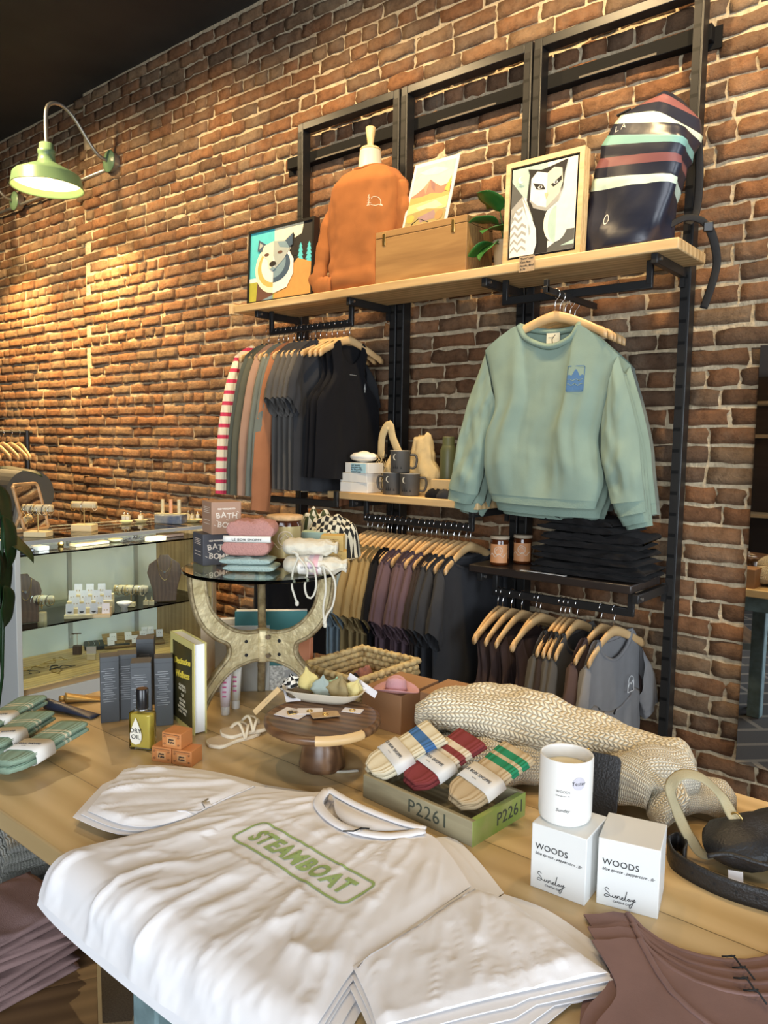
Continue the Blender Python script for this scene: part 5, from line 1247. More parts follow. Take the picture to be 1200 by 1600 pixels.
# ---- skincare boxes, oil bottle, soaps, book
GREYB = mat('slate_carton', (.075, .083, .09), .55, var=.04); GTX = mat('grey_print', (.30, .31, .32), .8)
bh = .165
for k, (px, py, rz, w_, lab) in enumerate(((158, 1127, .35, .044, 'tall slate grey carton at the left of the group behind the oil bottle'), (186, 1122, .30, .046, 'tall slate grey carton second from the left behind the oil bottle'), (208, 1138, .22, .048, 'tall slate grey carton at the front directly behind the oil bottle'), (243, 1132, .25, .044, 'tall slate grey carton at the right beside the book'), (216, 1100, .2, .045, 'tall slate grey carton at the back of the group, top just showing'))):
    p = P(px, py, Z=T); dd = (w_, w_, bh+(.004 if k == 3 else 0)+(.012 if k == 4 else 0))
    c = Vector((p.x+.004, p.y+.022, T)); t = carton('skincare_box', lab, c, dd, rz+.72, GREYB, group='slate skincare cartons')
    MB().box((0, 0, dd[2]-.012), (w_+.0006, w_+.0006, .0006)).build('lid_line', mat('slate_dark', (.03, .033, .036), .6), t)
    for q in range(16):
        z = bh*.82-q*.0055
        l_ = MB().box((-.002+.002*sin(q*5), -w_/2-.0003, z), (w_*(.55+.2*sin(q*2.3)), .0004, .0012)).build('print_line', GTX, t)
    for q in range(8):
        MB().box((w_/2+.0003, 0, bh*.75-q*.006), (.0004, w_*(.5+.15*sin(q*3)), .0012)).build('print_line', GTX, t)
p = P(216, 1172, Z=T)
OIL = mat('golden_oil', (.80, .66, .16), .05, trans=.55); OIL.node_tree.nodes['Principled BSDF'].inputs['IOR'].default_value = 1.1; CLG = clear_glass('flint_glass', (.98, .99, .95))
t = thing('oil_bottle', 'square glass bottle of golden dry oil with black cap', 'bottle', (p.x, p.y+.012, T), .45)
MB().box((0, 0, .044), (.056, .030, .088)).build('glass_body', CLG, t, bevel=.006, seg=3)
MB().box((0, 0, .044), (.049, .023, .078)).build('oil', OIL, t, bevel=.004, seg=3)
MB().lathe([(0, .0885), (.011, .0885), (.011, .094), (0, .094)], 24).build('collar', mat('steel', (.6, .6, .6), .3, 1), t, smooth=True)
MB().lathe([(0, .0945), (.0135, .0945), (.0135, .138), (.0125, .140), (0, .140)], 28).build('cap', mat('gloss_black', (.012, .012, .013), .2), t, smooth=False, bevel=.001)
dl = [(.0, .076), (.0045, .066), (.011, .050), (.0145, .038), (.0145, .028), (.010, .018), (0, .014)]; dl = dl+[(-x, z) for x, z in dl[-2:0:-1]]
lb = MB().prism(dl, .0006, face_M((-.008, -.0152, 0), (1, 0, 0), (0, 0, 1))).build('drop_label', mat('label_cream', (.76, .73, .62), .7), t)
for q, s in enumerate(('DRY', 'OIL')): text(s, 'writing', INK, face_M((-.008, -.0162, .046-.014*q), (1, 0, 0), (0, 0, 1)), .0145, lb, align='CENTER')
SOAP = mat('soap_carton', (.52, .20, .06), .55, var=.08, vscale=30); LBL = mat('soap_label', (.58, .30, .12), .6)
def soapbox(label, p, rz, z):
    dd = (.048, .044, .034); t = carton('soap_box', label, (p.x, p.y, z), dd, rz, SOAP, group='orange soap boxes')
    MB().box((0, -dd[1]/2-.0003, .016), (.022, .0006, .017)).build('label', LBL, t)
    for q, s in enumerate(('pinon', '& pine')): text(s, 'writing', INK, face_M((0, -dd[1]/2-.0009, .0195-.006*q), (1, 0, 0), (0, 0, 1)), .0058, t, align='CENTER', bold=.0002)
    for s in (-1, 1):
        for zz in (.008, .024): MB().tube([(s*.0175+.003*cos(a*.6)*(1-a/14), -dd[1]/2-.0003, zz+.003*sin(a*.6)*(1-a/14)) for a in range(14)], .0004, 4).build('scroll', INK, t)
    MB().box((0, -dd[1]/2-.0003, .030), (.040, .0005, .0007)).build('rule', INK, t)
    return t
s1 = P(252, 1190, Z=T); s2 = P(297, 1193, Z=T); sr_ = .38
dirx = Vector((cos(sr_), sin(sr_), 0)); s1 = s1+Vector((-.004, .018, 0)); 
soapbox('orange soap box at the lower left of the little pyramid', s1, sr_, T); soapbox('orange soap box at the lower right of the little pyramid', s1+dirx*.0505, sr_, T); soapbox('orange soap box on top of the little pyramid', s1+dirx*.024+Vector((0, .002, 0)), sr_-.03, T+.0343)
# book
p = P(262, 1118, Z=T); p2 = P(304, 1150, Z=T); ba = math.atan2(p2.y-p.y, p2.x-p.x); bw_ = .15; bhh = .222
t = thing('book', 'upright wellness hardback with yellow title on a dark cover', 'book', (p2.x-.0, p2.y+.0, T), ba-.02)
CV = mat('cover_yellow', (.62, .55, .20), .5); DK = mat('cover_dark', (.03, .035, .015), .5, col2=(.10, .07, .015), vscale=9); PG_ = mat('book_pages', (.82, .83, .82), .8)
MB().box((-bw_/2, .0008, bhh/2), (bw_, .0022, bhh)).build('front_cover', CV, t); MB().box((-bw_/2, .0298, bhh/2), (bw_, .0022, bhh)).build('back_cover', CV, t); MB().box((-bw_+.001, .0152, bhh/2), (.002, .0264, bhh)).build('spine', CV, t)
MB().box((-bw_/2-.001, .0152, bhh/2), (bw_-.008, .0262, bhh-.008)).build('pages', PG_, t)
MB().box((-bw_/2+.003, -.0006, bhh/2-.002), (bw_-.030, .0006, bhh-.030)).build('cover_art', DK, t)
YT = mat('title_yellow', (.85, .68, .08), .6)
for s, z, q in (('Destination', .163, .0215), ('Wellness', .130, .024)): text(s, 'title', YT, face_M((-bw_/2+.003, -.0014, z), (1, 0, .13), (0, 0, 1)), q, t, align='CENTER', shear=.35, bold=.0004)
for s, z in (('GLOBAL', .102), ('SECRETS', .093), ('TO', .079), ('BETTER', .066), ('LIVING', .056), ('WHEREVER', .046), ('YOU ARE', .036)): text(s, 'writing', mat('title_cream', (.70, .66, .50), .7), face_M((-bw_/2+.003, -.0014, z), (1, 0, 0), (0, 0, 1)), .0092, t, align='CENTER', spacing=1.3)
# navy tube and gold tube
def tube_of(name, label, a, b_, r, m, capm, z):
    p0 = P(*a, Z=T+z); p1 = P(*b_, Z=T+z); ax = p1-p0; L_ = ax.length; yw = math.atan2(ax.y, ax.x)
    t = thing(name, label, 'tube', (p0.x, p0.y, T), yw); rings = []
    for j in range(13):
        v = j/12; q = v*L_*.86+L_*.14
        ry = r*(1-.15*v)+.004*v; rz = r*(1-v*.93)+.0008
        rings.append([Vector((q, ry*1.15*cos(2*pi*i/20), r+.0006-.5*r*v*0+rz*sin(2*pi*i/20)-(r-rz)*.9)) for i in range(20)])
    MB().loft(rings).build('tube_body', m, t, smooth=True)
    MB().loft([[Vector((x, rr2*cos(2*pi*i/16), r+.0006+rr2*sin(2*pi*i/16)-.001)) for i in range(16)] for x, rr2 in ((0, r*.5), (.001, r*.62), (L_*.135, r*.66), (L_*.14, r*.5))]).build('tube_cap', capm, t, smooth=True)
    return t
NT = mat('navy_tube', (.035, .05, .10), .4)
t = tube_of('hand_cream_tube', 'navy hand cream tube lying near the left end of the table', (62, 1101), (150, 1117), .013, NT, NT, .008)
MB().tube([(.055, -.008, .0225), (.075, 0, .0195), (.095, -.006, .016), (.10, .004, .0155), (.085, .006, .0175)], .0014, 5).build('scroll_print', mat('print_cream', (.80, .72, .60), .8), t, smooth=True)
tube_of('hand_cream_tube', 'gold tube lying behind the navy tube', (92, 1096), (160, 1090), .013, mat('gold_foil', (.55, .36, .12), .35, .5), mat('gold_foil', (.55, .36, .12), .35, .5), .006)
# sandal pair
def sandal(label, a, b_, z):
    p0 = P(*a, Z=T+z); p1 = P(*b_, Z=T+z); ax = p1-p0; yw = math.atan2(ax.y, ax.x); L_ = ax.length
    t = thing('sandal', label, 'sandal', (p0.x, p0.y, T+z-.004), yw, 'pale thong sandals')
    ol = [(0, .0), (.03, -.028), (.12, -.026), (.2, -.033), (.26, -.03), (.30, 0), (.27, .026), (.2, .033), (.12, .026), (.03, .028)]; ol = [(p.x*L_/.3, p.y*1.0) for p in crv([(x, y, 0) for x, y in ol+ol[:1]], 40)][:-1]
    MB().prism(ol, .008).build('sole', mat('sole_cream', (.80, .73, .58), .6), t, bevel=.002)
    MB().prism([(x*.97+.003, y*.93) for x, y in ol], .0012, Matrix.Translation((0, 0, .0081))).build('insole', mat('insole_tan', (.60, .47, .32), .6), t)
    k_ = L_/.3
    for s in (-1, 1): MB().tube(crv([(.16*k_, s*.034, .006), (.19*k_, s*.024, .026), (.225*k_, s*.008, .026), (.245*k_, 0, .010)], 16), .0035, 8, flat=.6).build('strap', mat('strap_cream', (.74, .66, .50), .6), t, smooth=True)
    MB().tube(crv([(.16*k_, -.034, .006), (.175*k_, 0, .034), (.16*k_, .034, .006)], 16), .0035, 8).build('strap', mat('strap_cream', (.74, .66, .50), .6), t, smooth=True)
    return t
sandal('pale thong sandal lying flat before the iron stand', (326, 1166), (404, 1138), .004)
sandal('pale thong sandal resting partly on its mate before the iron stand', (346, 1149), (417, 1131), .013)
# ================================================================ iron stand with glass top
GX, GY_, GZT = -1.46, -1.61, 1.300
IRON = mat('cast_iron_gilt', (.42, .34, .17), .5, .5, var=.35, vscale=22, bump=.35, bscale=60, col2=(.62, .53, .32))
IRONR = mat('cast_rim_rust', (.20, .145, .07), .55, .5, var=.4, vscale=40, bump=.4, bscale=90, col2=(.46, .38, .22))
IROND = mat('cast_iron_dark', (.18, .13, .08), .6, .5, var=.3, vscale=30, bump=.4, bscale=80)
t = thing('display_stand', 'round glass topped stand on three curved cast iron legs', 'stand', (GX, GY_, T))
prof = [(.012, .215), (.05, .217), (.09, .232), (.125, .262), (.150, .305), (.160, .371), (.196, .371), (.190, .315), (.172, .262), (.136, .218), (.100, .196), (.094, .180), (.098, .160), (.130, .125), (.165, .082), (.190, .035), (.195, 0), (.168, 0), (.160, .038), (.136, .082), (.095, .122), (.05, .140), (.012, .143)]
for a in (140, 256, 20):
    a = radians(a); R3 = Matrix.Rotation(a, 4, 'Z') @ Matrix.Rotation(pi/2, 4, 'X') @ Matrix.Translation((0, 0, -.006))
    l = MB().prism(prof, .012, R3).build('leg', IRON, t, bevel=.002)
    cl = crv([(x, y, 0) for x, y in prof[:6]], 30); cl2 = crv([(x, y, 0) for x, y in prof[6:17]], 50); cl3 = crv([(x, y, 0) for x, y in prof[17:]], 30)
    for c_ in (cl, cl2, cl3):
        MB().tube([R3 @ (p+Vector((0, 0, .006))) for p in c_], .0055, 8, up=tuple((R3.to_3x3() @ Vector((0, 0, 1)))), flat=1.9).build('cast_rim', IRONR, l, smooth=True)
    for r_, z in ((.05, .195), (.05, .160)):
        for sd in (-1, 1): MB().tube([R3 @ Vector((r_, z, .006+sd*.0055)), R3 @ Vector((r_, z, .006+sd*.0075))], .0045, 12).build('bolt_hole', mat('hole_black', (.01, .01, .01), .9), l)
    for z in (.203, .155):
        MB().tube([R3 @ Vector((.022, z, .016)), R3 @ Vector((.022, z, .021))], .006, 8).build('bolt', IROND, l)
MB().lathe([(0, .136), (.016, .136), (.018, .14), (.018, .216), (.016, .22), (0, .22)], 12).build('hub', IRON, t, smooth=False, bevel=.002)
GLS = glass('green_glass', (.72, .86, .78), .01)
MB().lathe([(0, .3715), (.198, .3715), (.2005, .3735), (.2005, .378), (.198, .380), (0, .380)], 72).build('glass_top', GLS, t, smooth=False)
G0 = GZT+.0005
def onG(px, py, z=0): p = P(px, py, Z=G0+z); return p
# bath bomb boxes
BB1 = mat('bath_kraft', (.42, .25, .16), .6); BBT = mat('bath_cream', (.80, .70, .58), .7); BBD = mat('bath_slate', (.075, .075, .085), .6)
def bath(label, c, d, rz, m, z):
    t = carton('bath_bomb_box', label, (c[0], c[1], z), d, rz, m, group='bath bomb boxes')
    F = lambda s, x, y, q, rot=0: text(s, 'writing', BBT, face_M((x, -d[1]/2-.0004, y), (cos(rot), 0, sin(rot)), (-sin(rot), 0, cos(rot))), q, t, align='CENTER', bold=.0004)
    for i, ch in enumerate('BATH'): F(ch, -.022+.0145*i, d[2]*.57+.002*sin(i*2), .020, .15*(1-i*.6))
    for i, ch in enumerate('BOMB'): F(ch, -.018+.0145*i, d[2]*.27+.002*sin(i*2+1), .020, -.12*(1-i*.6))
    F('OLD WHALING CO', 0, d[2]*.78, .0052)
    for x, y in ((-.024, .42), (.002, .44), (.028, .48), (-.030, .28), (.030, .68)): MB().box((x, -d[1]/2-.0003, d[2]*y), (.006, .0006, .0012), 0, 0, .5).build('spark', BBT, t)
    for k in range(4):
        for q in range(2 if k % 2 else 1): MB().box((-d[0]/2-.0003, 0, d[2]*(.82-.055*k-.35*q)), (.0006, d[1]*.6, .0012)).build('print_line', BBT, t)
    return t
cA = onG(346, 873); dA = (.078, .078, .082)
# dark box below/left, kraft box stands on a small block of the two towels' back: it is raised on the dark box
dB = (.078, .078, .080); cB = onG(322, 882); cB = Vector((cB.x-.012, cB.y+.03, 0))
bath('dark slate bath bomb box standing on the glass top at the left', (cB.x, cB.y), dB, 1.25, BBD, G0)
bath('kraft brown bath bomb box stacked on the dark one, top left of the glass stand', (cB.x+.022, cB.y+.012), dA, 1.22, BB1, G0+dB[2]+.0006)
# towels
PNK = fabric('pink_terry', (.52, .26, .22), .95, .08, .6, 260); TEAL = fabric('pale_teal_terry', (.36, .46, .42), .95, .08, .6, 260)
c = onG(374, 893)
folded('folded_towel', 'pale teal folded cloth under the pink one on the glass top', 'towel', (c.x-.0, c.y+.035, G0), .125, .085, .034, TEAL, .62, None, 1, 2, bulge=.05)
tp = folded('folded_towel', 'pink folded towel with cream paper band on the glass top', 'towel', (c.x-.002, c.y+.037, G0+.037), .115, .075, .086, PNK, .66, None, 5, 2, bulge=.05)
g = [[Vector((x, -.0375-.004*sin(pi*k/6)-(.0035), .036+.016*(k/6))) for x in [(-.058+.116*i/12) for i in range(13)]] for k in range(7)]
lb = MB().grid(g).build('paper_band', mat('band_paper', (.76, .74, .69), .7), tp, smooth=True, solid=.0006)
text('LE BON SHOPPE', 'writing', mat('ink_grey', (.12, .12, .12), .8), face_M((0, -.0465, .043), (1, 0, 0), (0, -.3, 1)), .0085, lb, align='CENTER', spacing=1.2)
# big amber candle with cork lid
LG_ = mat('label_gold', (.50, .40, .18), .4, .3); CORK = mat('cork', (.62, .40, .20), .85, var=.2, vscale=90)
c = onG(424, 878); candle_jar((c.x+.003, c.y+.045, G0), .046, .122, 'large amber candle with cork lid and gold label on the glass stand', CORK, LG_, .85, .80)
# pouches
LIN = fabric('linen_white', (.68, .64, .52), .9, .06, .3, 420)
def pouch(label, c, w_, d_, h_, rz, z, sd, band=None):
    t = thing('drawstring_pouch', label, 'pouch', (c[0], c[1], z), rz, 'linen drawstring pouches'); rings = []
    for j in range(29):
        v = j/28; x = w_*(v-.5); e = (.12+.88*min(1, v*8)**.5)*(1 if v < .8 else max(.30, 1-(v-.8)*5.2) if v < .93 else .38+.9*(v-.93)*3)
        row = []
        for i in range(26):
            a = 2*pi*i/26; wob = 1+.16*fbm((v*4+sd, cos(a)*1.6, sin(a)*1.6), 1.4)+(.16*sin(a*8) if v > .8 else 0)
            row.append(Vector((x, d_/2*e*cos(a)*wob, max(.0005, h_/2+h_/2*(e**.6)*sin(a)*wob))))
        rings.append(row)
    MB().loft(rings).build('cloth', LIN, t, smooth=True)
    if band:
        bd = MB().loft([[Vector((x, (d_/2+.001)*cos(a), max(.0008, h_/2+(h_/2+.0035)*sin(a)))) for a in [2*pi*i/26 for i in range(26)]] for x in (-.035, .022)], False).build('pink_band', stripes('pink_band', [(0, (.72, .45, .50)), (.22, (.76, .72, .66)), (.8, (.66, .55, .62))], 0, .0571), t, smooth=True)
        text('LE BON SHOPPE', 'writing', mat('ink_grey', (.12, .12, .12), .8), face_M((-.006, -d_/2-.002, h_*.5), (1, 0, 0), (0, -.2, 1)), .006, bd, align='CENTER')
    return t
c = onG(482, 899); ROPE = mat('cotton_rope', (.74, .70, .58), .9, bump=.5, bscale=900)
p1_ = pouch('linen drawstring pouch with pink band at the bottom, cords hanging off the glass', (c.x-.008, c.y+.030), .155, .085, .042, .62, G0, 2, True)
p2_ = pouch('linen drawstring pouch lying on top of the banded one', (c.x-.03, c.y+.035), .135, .08, .040, .58, G0+.0425, 7)
for o_, pts in ((p2_, [(455+0, 862), (466, 868), (458, 890), (456, 915), (460, 930), (464, 942)]), (p2_, [(462, 866), (480, 890), (476, 915), (480, 932), (488, 933), (494, 915), (490, 885), (478, 873)]), (p1_, [(500, 885), (506, 888), (509, 920), (505, 950), (507, 972)]), (p1_, [(503, 883), (517, 895), (524, 915), (520, 945), (510, 962), (508, 976)])):
    w3 = []
    for i, (x, y) in enumerate(pts):
        q = P(x, y, Y=GY_-.125+.0*i) if y > 893 else P(x, y, Z=G0+.05)
        q2 = Pp(x, y, (c.x+.015, c.y-.012, 1.25), Vector((.62, -.78, 0))); w3.append(o_.matrix_world.inverted() @ q2 if False else q2)
    bpy.context.view_layer.update(); Mi = o_.matrix_world.inverted()
    MB().tube([Mi @ q for q in crv(w3, 30)], .0026, 7).build('cord', ROPE, o_, smooth=True)
    MB().lathe([(0, -.008), (.004, -.006), (.005, 0), (.003, .005), (0, .006)], 10, Mi @ w3[-1]).build('cord_knot', ROPE, o_, smooth=True)
# wooden soap boxes and mint box
YEL = mat('yellow_kraft', (.62, .42, .13), .6, var=.08)
c = onG(505, 886)
for k, (dx, dy, z, rz, lab) in enumerate(((0.0, .015, 0, .75, 'yellow kraft soap box, lower of two at the right of the glass top'), (-.006, .012, .040, .62, 'yellow kraft soap box, upper of two at the right of the glass top'))):
    dd = (.058, .050, .0395); tb = carton('soap_box', lab, (c.x+dx, c.y+dy+.03, G0+z), dd, rz, YEL, group='yellow soap boxes')
    for q in range(5): MB().box((0, -dd[1]/2-.0003, .03-.0048*q), (.034-.006*(q % 2), .0005, .001)).build('print_line', mat('brown_print', (.28, .15, .05), .7), tb)
    MB().tube([(.010*cos(a*.5), -dd[1]/2-.0003, .020+.010*sin(a*.5)) for a in range(13)], .0005, 4).build('ring_print', mat('brown_print', (.28, .15, .05), .7), tb)
c = onG(470, 875)
carton('mint_box', 'pale mint carton behind the amber candle on the glass stand', (c.x+.0, c.y+.075, G0), (.10, .05, .072), .55, mat('mint_carton', (.38, .52, .42), .6))
carton('wooden_block', 'small dark wooden box tucked behind the yellow soap boxes', (c.x+.048, c.y+.05, G0), (.034, .034, .052), .6, wood('block_wood', (.40, .24, .10), (.22, .12, .05), 2, 2))
# checkered towels
def checker(name, c1, c2, sc):
    if name in MATS: return MATS[name]
    m = bpy.data.materials.new(name); m.use_nodes = True; MATS[name] = m; nt = m.node_tree; b = nt.nodes['Principled BSDF']; b.inputs['Roughness'].default_value = .95
    uv = nt.nodes.new('ShaderNodeUVMap'); k = nt.nodes.new('ShaderNodeTexChecker'); k.inputs[1].default_value = (*c1, 1); k.inputs[2].default_value = (*c2, 1); k.inputs[3].default_value = sc
    nt.links.new(uv.outputs[0], k.inputs[0]); nt.links.new(k.outputs[0], b.inputs['Base Color']); return m
CHK = checker('checker_cloth', (.62, .58, .44), (.012, .012, .012), 14); CHG = checker('checker_green', (.62, .58, .44), (.05, .06, .02), 9)
def crumple(name, label, cat, c, w_, d_, h_, m, rz, sd, grp=None):
    t = thing(name, label, cat, c, rz, grp); g = []
    for j in range(37):
        v = j/36*2-1; row = []
        for i in range(45):
            u = i/44*2-1; r = min(1, sqrt(u*u+v*v)); e = max(0, 1-r**3.0)
            z = h_*e**.4*(.85+.26*fbm((u*1.7+sd, v*1.7, sd), 1.0, 2))+.001
            k_ = 1/max(1, max(abs(u), abs(v))/max(r, 1e-4)*.0+1)
            row.append(Vector((u*w_/2*(1-.16*v*v), v*d_/2*(1-.16*u*u), max(.0005, z))))
        g.append(row)
    b_ = [[Vector((p.x, p.y, 0)) for p in r] for r in g]
    mm_ = MB(); mm_.grid(g); mm_.grid(b_, flip=True)
    for c_ in (0, 44): mm_.grid([[g[j][c_] for j in range(37)], [b_[j][c_] for j in range(37)]])
    for c_ in (0, 36): mm_.grid([g[c_], b_[c_]])
    mm_.build('cloth', m, t, smooth=True); return t
CK = P(497, 868, Z=G0)
crumple('checkered_towel', 'black and cream checkered towel bunched at the back right of the glass top', 'towel', (CK.x+.026, CK.y+.03, G0), .16, .15, .115, CHK, .5, 2, 'checkered towels')
crumple('checkered_towel', 'olive and cream checkered towel bunched left of the black one on the glass top', 'towel', (CK.x-.055, CK.y+.05, G0), .12, .13, .13, CHG, .2, 5, 'checkered towels')

# ================================================================ cake stand, dish and its contents
KX, KY = -1.115, -1.745; KZ = T+.115
WAL = wood('walnut', (.20, .105, .05), (.075, .036, .018), 0, 1.6, .3); SAP = mat('sapwood', (.62, .42, .20), .4, var=.1)
t = thing('cake_stand', 'dark walnut cake stand with a live sapwood edge before the woven basket', 'stand', (KX, KY, T), .3)
MB().lathe([(0, 0), (.046, 0), (.050, .004), (.050, .012), (.042, .05), (.032, .085), (.034, .0895), (0, .0895)], 40).build('pedestal', WAL, t, smooth=True)
MB().lathe([(0, .090), (.114, .090), (.124, .096), (.126, .103), (.124, .110), (.116, .1125), (.112, .1105), (0, .1105)], 64).build('plate', WAL, t, smooth=True)
g = [[Vector(((.1265)*cos(a), .1265*sin(a), z)) if 0 else Vector((r*cos(a), r*sin(a), z)) for a in [radians(-70+50*i/20) for i in range(21)]] for r, z in ((.118, .0915), (.1265, .0975), (.1272, .103), (.1255, .1095), (.117, .1128))]
MB().grid(g).build('sapwood_edge', SAP, t, smooth=True)
PZ = T+.1112
DISH = mat('ceramic_cream', (.62, .56, .44), .35, var=.1)
dc = P(497, 1098, Z=PZ); dyaw = .45
t = thing('ceramic_dish', 'cream oblong ceramic dish holding hair ties on the cake stand', 'dish', (dc.x-.005, dc.y+.025, PZ), dyaw)
rings = []
for r, z in ((.55, 0.0006), (.62, .001), (.85, .012), (1.0, .026), (1.02, .0275), (.99, .0275), (.82, .014), (.60, .005), (.2, .004)):
    rings.append([Vector(((abs(cos(a))**.6)*(1 if cos(a) > 0 else -1)*.094*r, (abs(sin(a))**.6)*(1 if sin(a) > 0 else -1)*.050*r, z)) for a in [2*pi*i/40 for i in range(40)]])
MB().loft(rings).build('dish_body', DISH, t, smooth=True)
D0 = Vector((dc.x-.005, dc.y+.025, PZ)); DR = Matrix.Rotation(dyaw, 3, 'Z')
def scrunch(label, x, y, hgt, m, sd, lean=0, rz=0, w_=.030):
    """a bunched hair bow standing in the dish: twisted leaf-like lobes"""
    q = D0+DR @ Vector((x, y, .006)); t = thing('hair_tie', label, 'hair tie', q, rz+dyaw, 'hair ties in the ceramic dish')
    M = Matrix.Rotation(lean, 4, 'Y'); rings = []
    for j in range(19):
        v = j/18; e = (.35+.65*sin(pi*min(1, v*1.1+.08)))*(1-.9*max(0, v-.7)/.3)
        row = []
        for i in range(20):
            a = 2*pi*i/20; f = 1+.42*sin(a*3+v*3+sd)+.30*fbm((cos(a)+sd, sin(a), v*3), 1.3)
            row.append(M @ Vector((w_*.75*e*f*cos(a+v*.6), w_*.42*e*f*sin(a+v*.6), hgt*v)))
        rings.append(row)
    MB().loft(rings).build('twisted_fabric', m, t, smooth=True); return t
velv = lambda n, c: fabric('velvet_'+n, c, .7, .15, .1, 60)
scrunch('golden yellow velvet hair tie standing tallest at the left of the dish', -.038, .008, .066, velv('gold', (.60, .50, .20)), 1, -.15, 0, .030)
scrunch('silver grey velvet hair tie standing second in the dish', -.008, .0, .052, velv('silver', (.30, .36, .33)), 2, .1, .2)
scrunch('mint green velvet hair tie in the middle of the dish', .015, .012, .048, velv('mint', (.36, .55, .36)), 3, .25, .1, .024)
scrunch('bronze velvet hair tie right of the mint one in the dish', .036, -.002, .056, velv('bronze', (.30, .24, .12)), 4, .1)
scrunch('pale yellow velvet hair tie at the right end of the dish', .062, .004, .050, velv('lemon', (.62, .54, .24)), 5, .35, .2, .026)
scrunch('black and white checkered hair tie at the left end of the dish', -.070, .0, .050, checker('checker_small', (.75, .73, .66), (.012, .012, .012), 7), 6, -.25, .3, .034)
scrunch('dark brown patterned hair tie lying low at the left of the dish', -.060, -.022, .026, velv('brown', (.10, .07, .04)), 7, 0, .3, .034)
def cardlet(name, label, cat, px, py, wx, wy, rz, m, z=.0, tilt=0, extra=None, grp=None):
    q = P(px, py, Z=PZ+z); t = thing(name, label, cat, (q.x, q.y, PZ+z+.0004), rz, grp)
    MB().box((0, 0, .0006), (wx, wy, .0011), 0, tilt).build('card', m, t)
    return t
CW = mat('card_white', (.76, .73, .74), .6); GOLD = mat('gold_metal', (.75, .52, .18), .25, 1)
for k, (px, py, wx, wy, rz, m, lab, dz) in enumerate(((457, 1115, .062, .052, .25, CW, 'white earring card with dark heart at the front left of the cake stand', 0), (484, 1112, .055, .036, .75, CW, 'white earring card with gold stud second from the left on the cake stand', .0016), (508, 1117, .060, .032, 1.0, KRAFT, 'kraft earring card with gold hoop right of centre on the cake stand', .0032), (551, 1111, .044, .026, .42, CW, 'small white earring card at the right of the cake stand', 0))):
    tc_ = cardlet('earring_card', lab, 'card', px, py, wx, wy, rz, m, dz, 0, None, 'earring cards on the cake stand')
    if k == 0:
        h_ = [(.011*sin(a)**3, (.0105*cos(a)-.004*cos(2*a)-.0016*cos(3*a)-.0008*cos(4*a))*.9) for a in [2*pi*i/28 for i in range(28)]]
        MB().prism(h_, .0015, Matrix.Translation((0, -.002, .0012))).build('heart_charm', mat('dark_charm', (.03, .02, .02), .3), tc_); MB().tube([Vector((x*1.15, -.002+y*1.15, .0022)) for x, y in h_+h_[:1]], .0013, 6).build('heart_rim', GOLD, tc_, smooth=True)
        for q in range(3): MB().box((0, .016+.0035*q, .00125), (.03-.008*q, .0008, .0002)).build('print_line', GTX, tc_)
    else: MB().tube([(.006*cos(a*.5), .006*sin(a*.5)-.002, .002) for a in range(13)], .0014, 6).build('gold_charm', GOLD, tc_, smooth=True)
def tagstrip(label, a, b_, za, zb, w_, m, words=None):
    p0 = P(*a, Z=PZ+za); p1 = P(*b_, Z=PZ+zb); ax = (p1-p0); L_ = ax.length; mid = (p0+p1)/2
    t = thing('hang_tag', label, 'tag', (0, 0, 0)); 
    M = face_M(mid, ax, Vector((0, 0, 1)).cross(ax)*-1 if False else ax.cross(Vector((.62, -.78, .0)))*-1)
    o_ = MB().prism([(-L_/2, -w_/2), (L_/2, -w_/2), (L_/2, w_/2), (-L_/2, w_/2)], .001, M).build('tag_card', m, t)
    if words: text(words, 'writing', mat('ink_grey', (.12, .12, .12), .8), M @ Matrix.Translation((0, 0, .0013)), w_*.42, t, align='CENTER')
    return t
tagstrip('kraft tag strip leaning from the checkered hair tie over the dish edge', (397, 1114), (436, 1076), .0, .035, .012, mat('kraft_light', (.56, .40, .20), .8), '-- ---- -')
tagstrip('white tag strip leaning out of the right end of the dish', (545, 1056), (588, 1086), .050, .020, .016, CW, '-- -----')
tg_ = thing('barcode_tag', 'white barcode tag standing against the front of the dish', 'tag', (0, 0, 0)); q0, q1, q2 = P(447, 1097, Z=PZ+.004), P(470, 1095, Z=PZ+.004), P(452, 1066, Z=PZ+.03)
M = face_M(q0, q1-q0, q2-q0); ww, hw_ = (q1-q0).length, (q2-q0).length
MB().prism([(0, 0), (ww, 0), (ww, hw_*.85), (ww*.8, hw_), (ww*.2, hw_), (0, hw_*.85)], .001, M).build('tag_card', CW, tg_)
for k in range(9): MB().box((0, 0, 0), (.0006+.0005*(k % 3), .010, .0003)).build('bar', INK, tg_).matrix_world = M @ Matrix.Translation((ww*.14+.0014*k, hw_*.38, .0013))
# ================================================================ basket, boxes, hat
def basketmat():
    m = bpy.data.materials.new('seagrass'); m.use_nodes = True; nt = m.node_tree; b = nt.nodes['Principled BSDF']; b.inputs['Roughness'].default_value = .8; L = nt.links; N = nt.nodes.new
    tc = N('ShaderNodeTexCoord'); n = N('ShaderNodeTexNoise'); n.inputs['Scale'].default_value = 60; n.inputs['Detail'].default_value = 4; L.new(tc.outputs['Object'], n.inputs[0]); r = ramp(nt, [(.3, (.30, .20, .08)), (.5, (.55, .42, .20)), (.75, (.66, .54, .28))]); L.new(n.outputs[0], r.inputs[0]); L.new(r.outputs[0], b.inputs['Base Color'])
    return m
SEA = basketmat()
rim = [P(x, y, Z=T+.115) for x, y in ((470, 1030), (550, 1007), (612, 1022))]
bc = Vector((-1.335, -1.372, T)); bw2, bd2 = .20, .245; BH = .112
t = thing('woven_basket', 'oblong seagrass basket behind the cake stand', 'basket', bc, 0)
nrow = 7
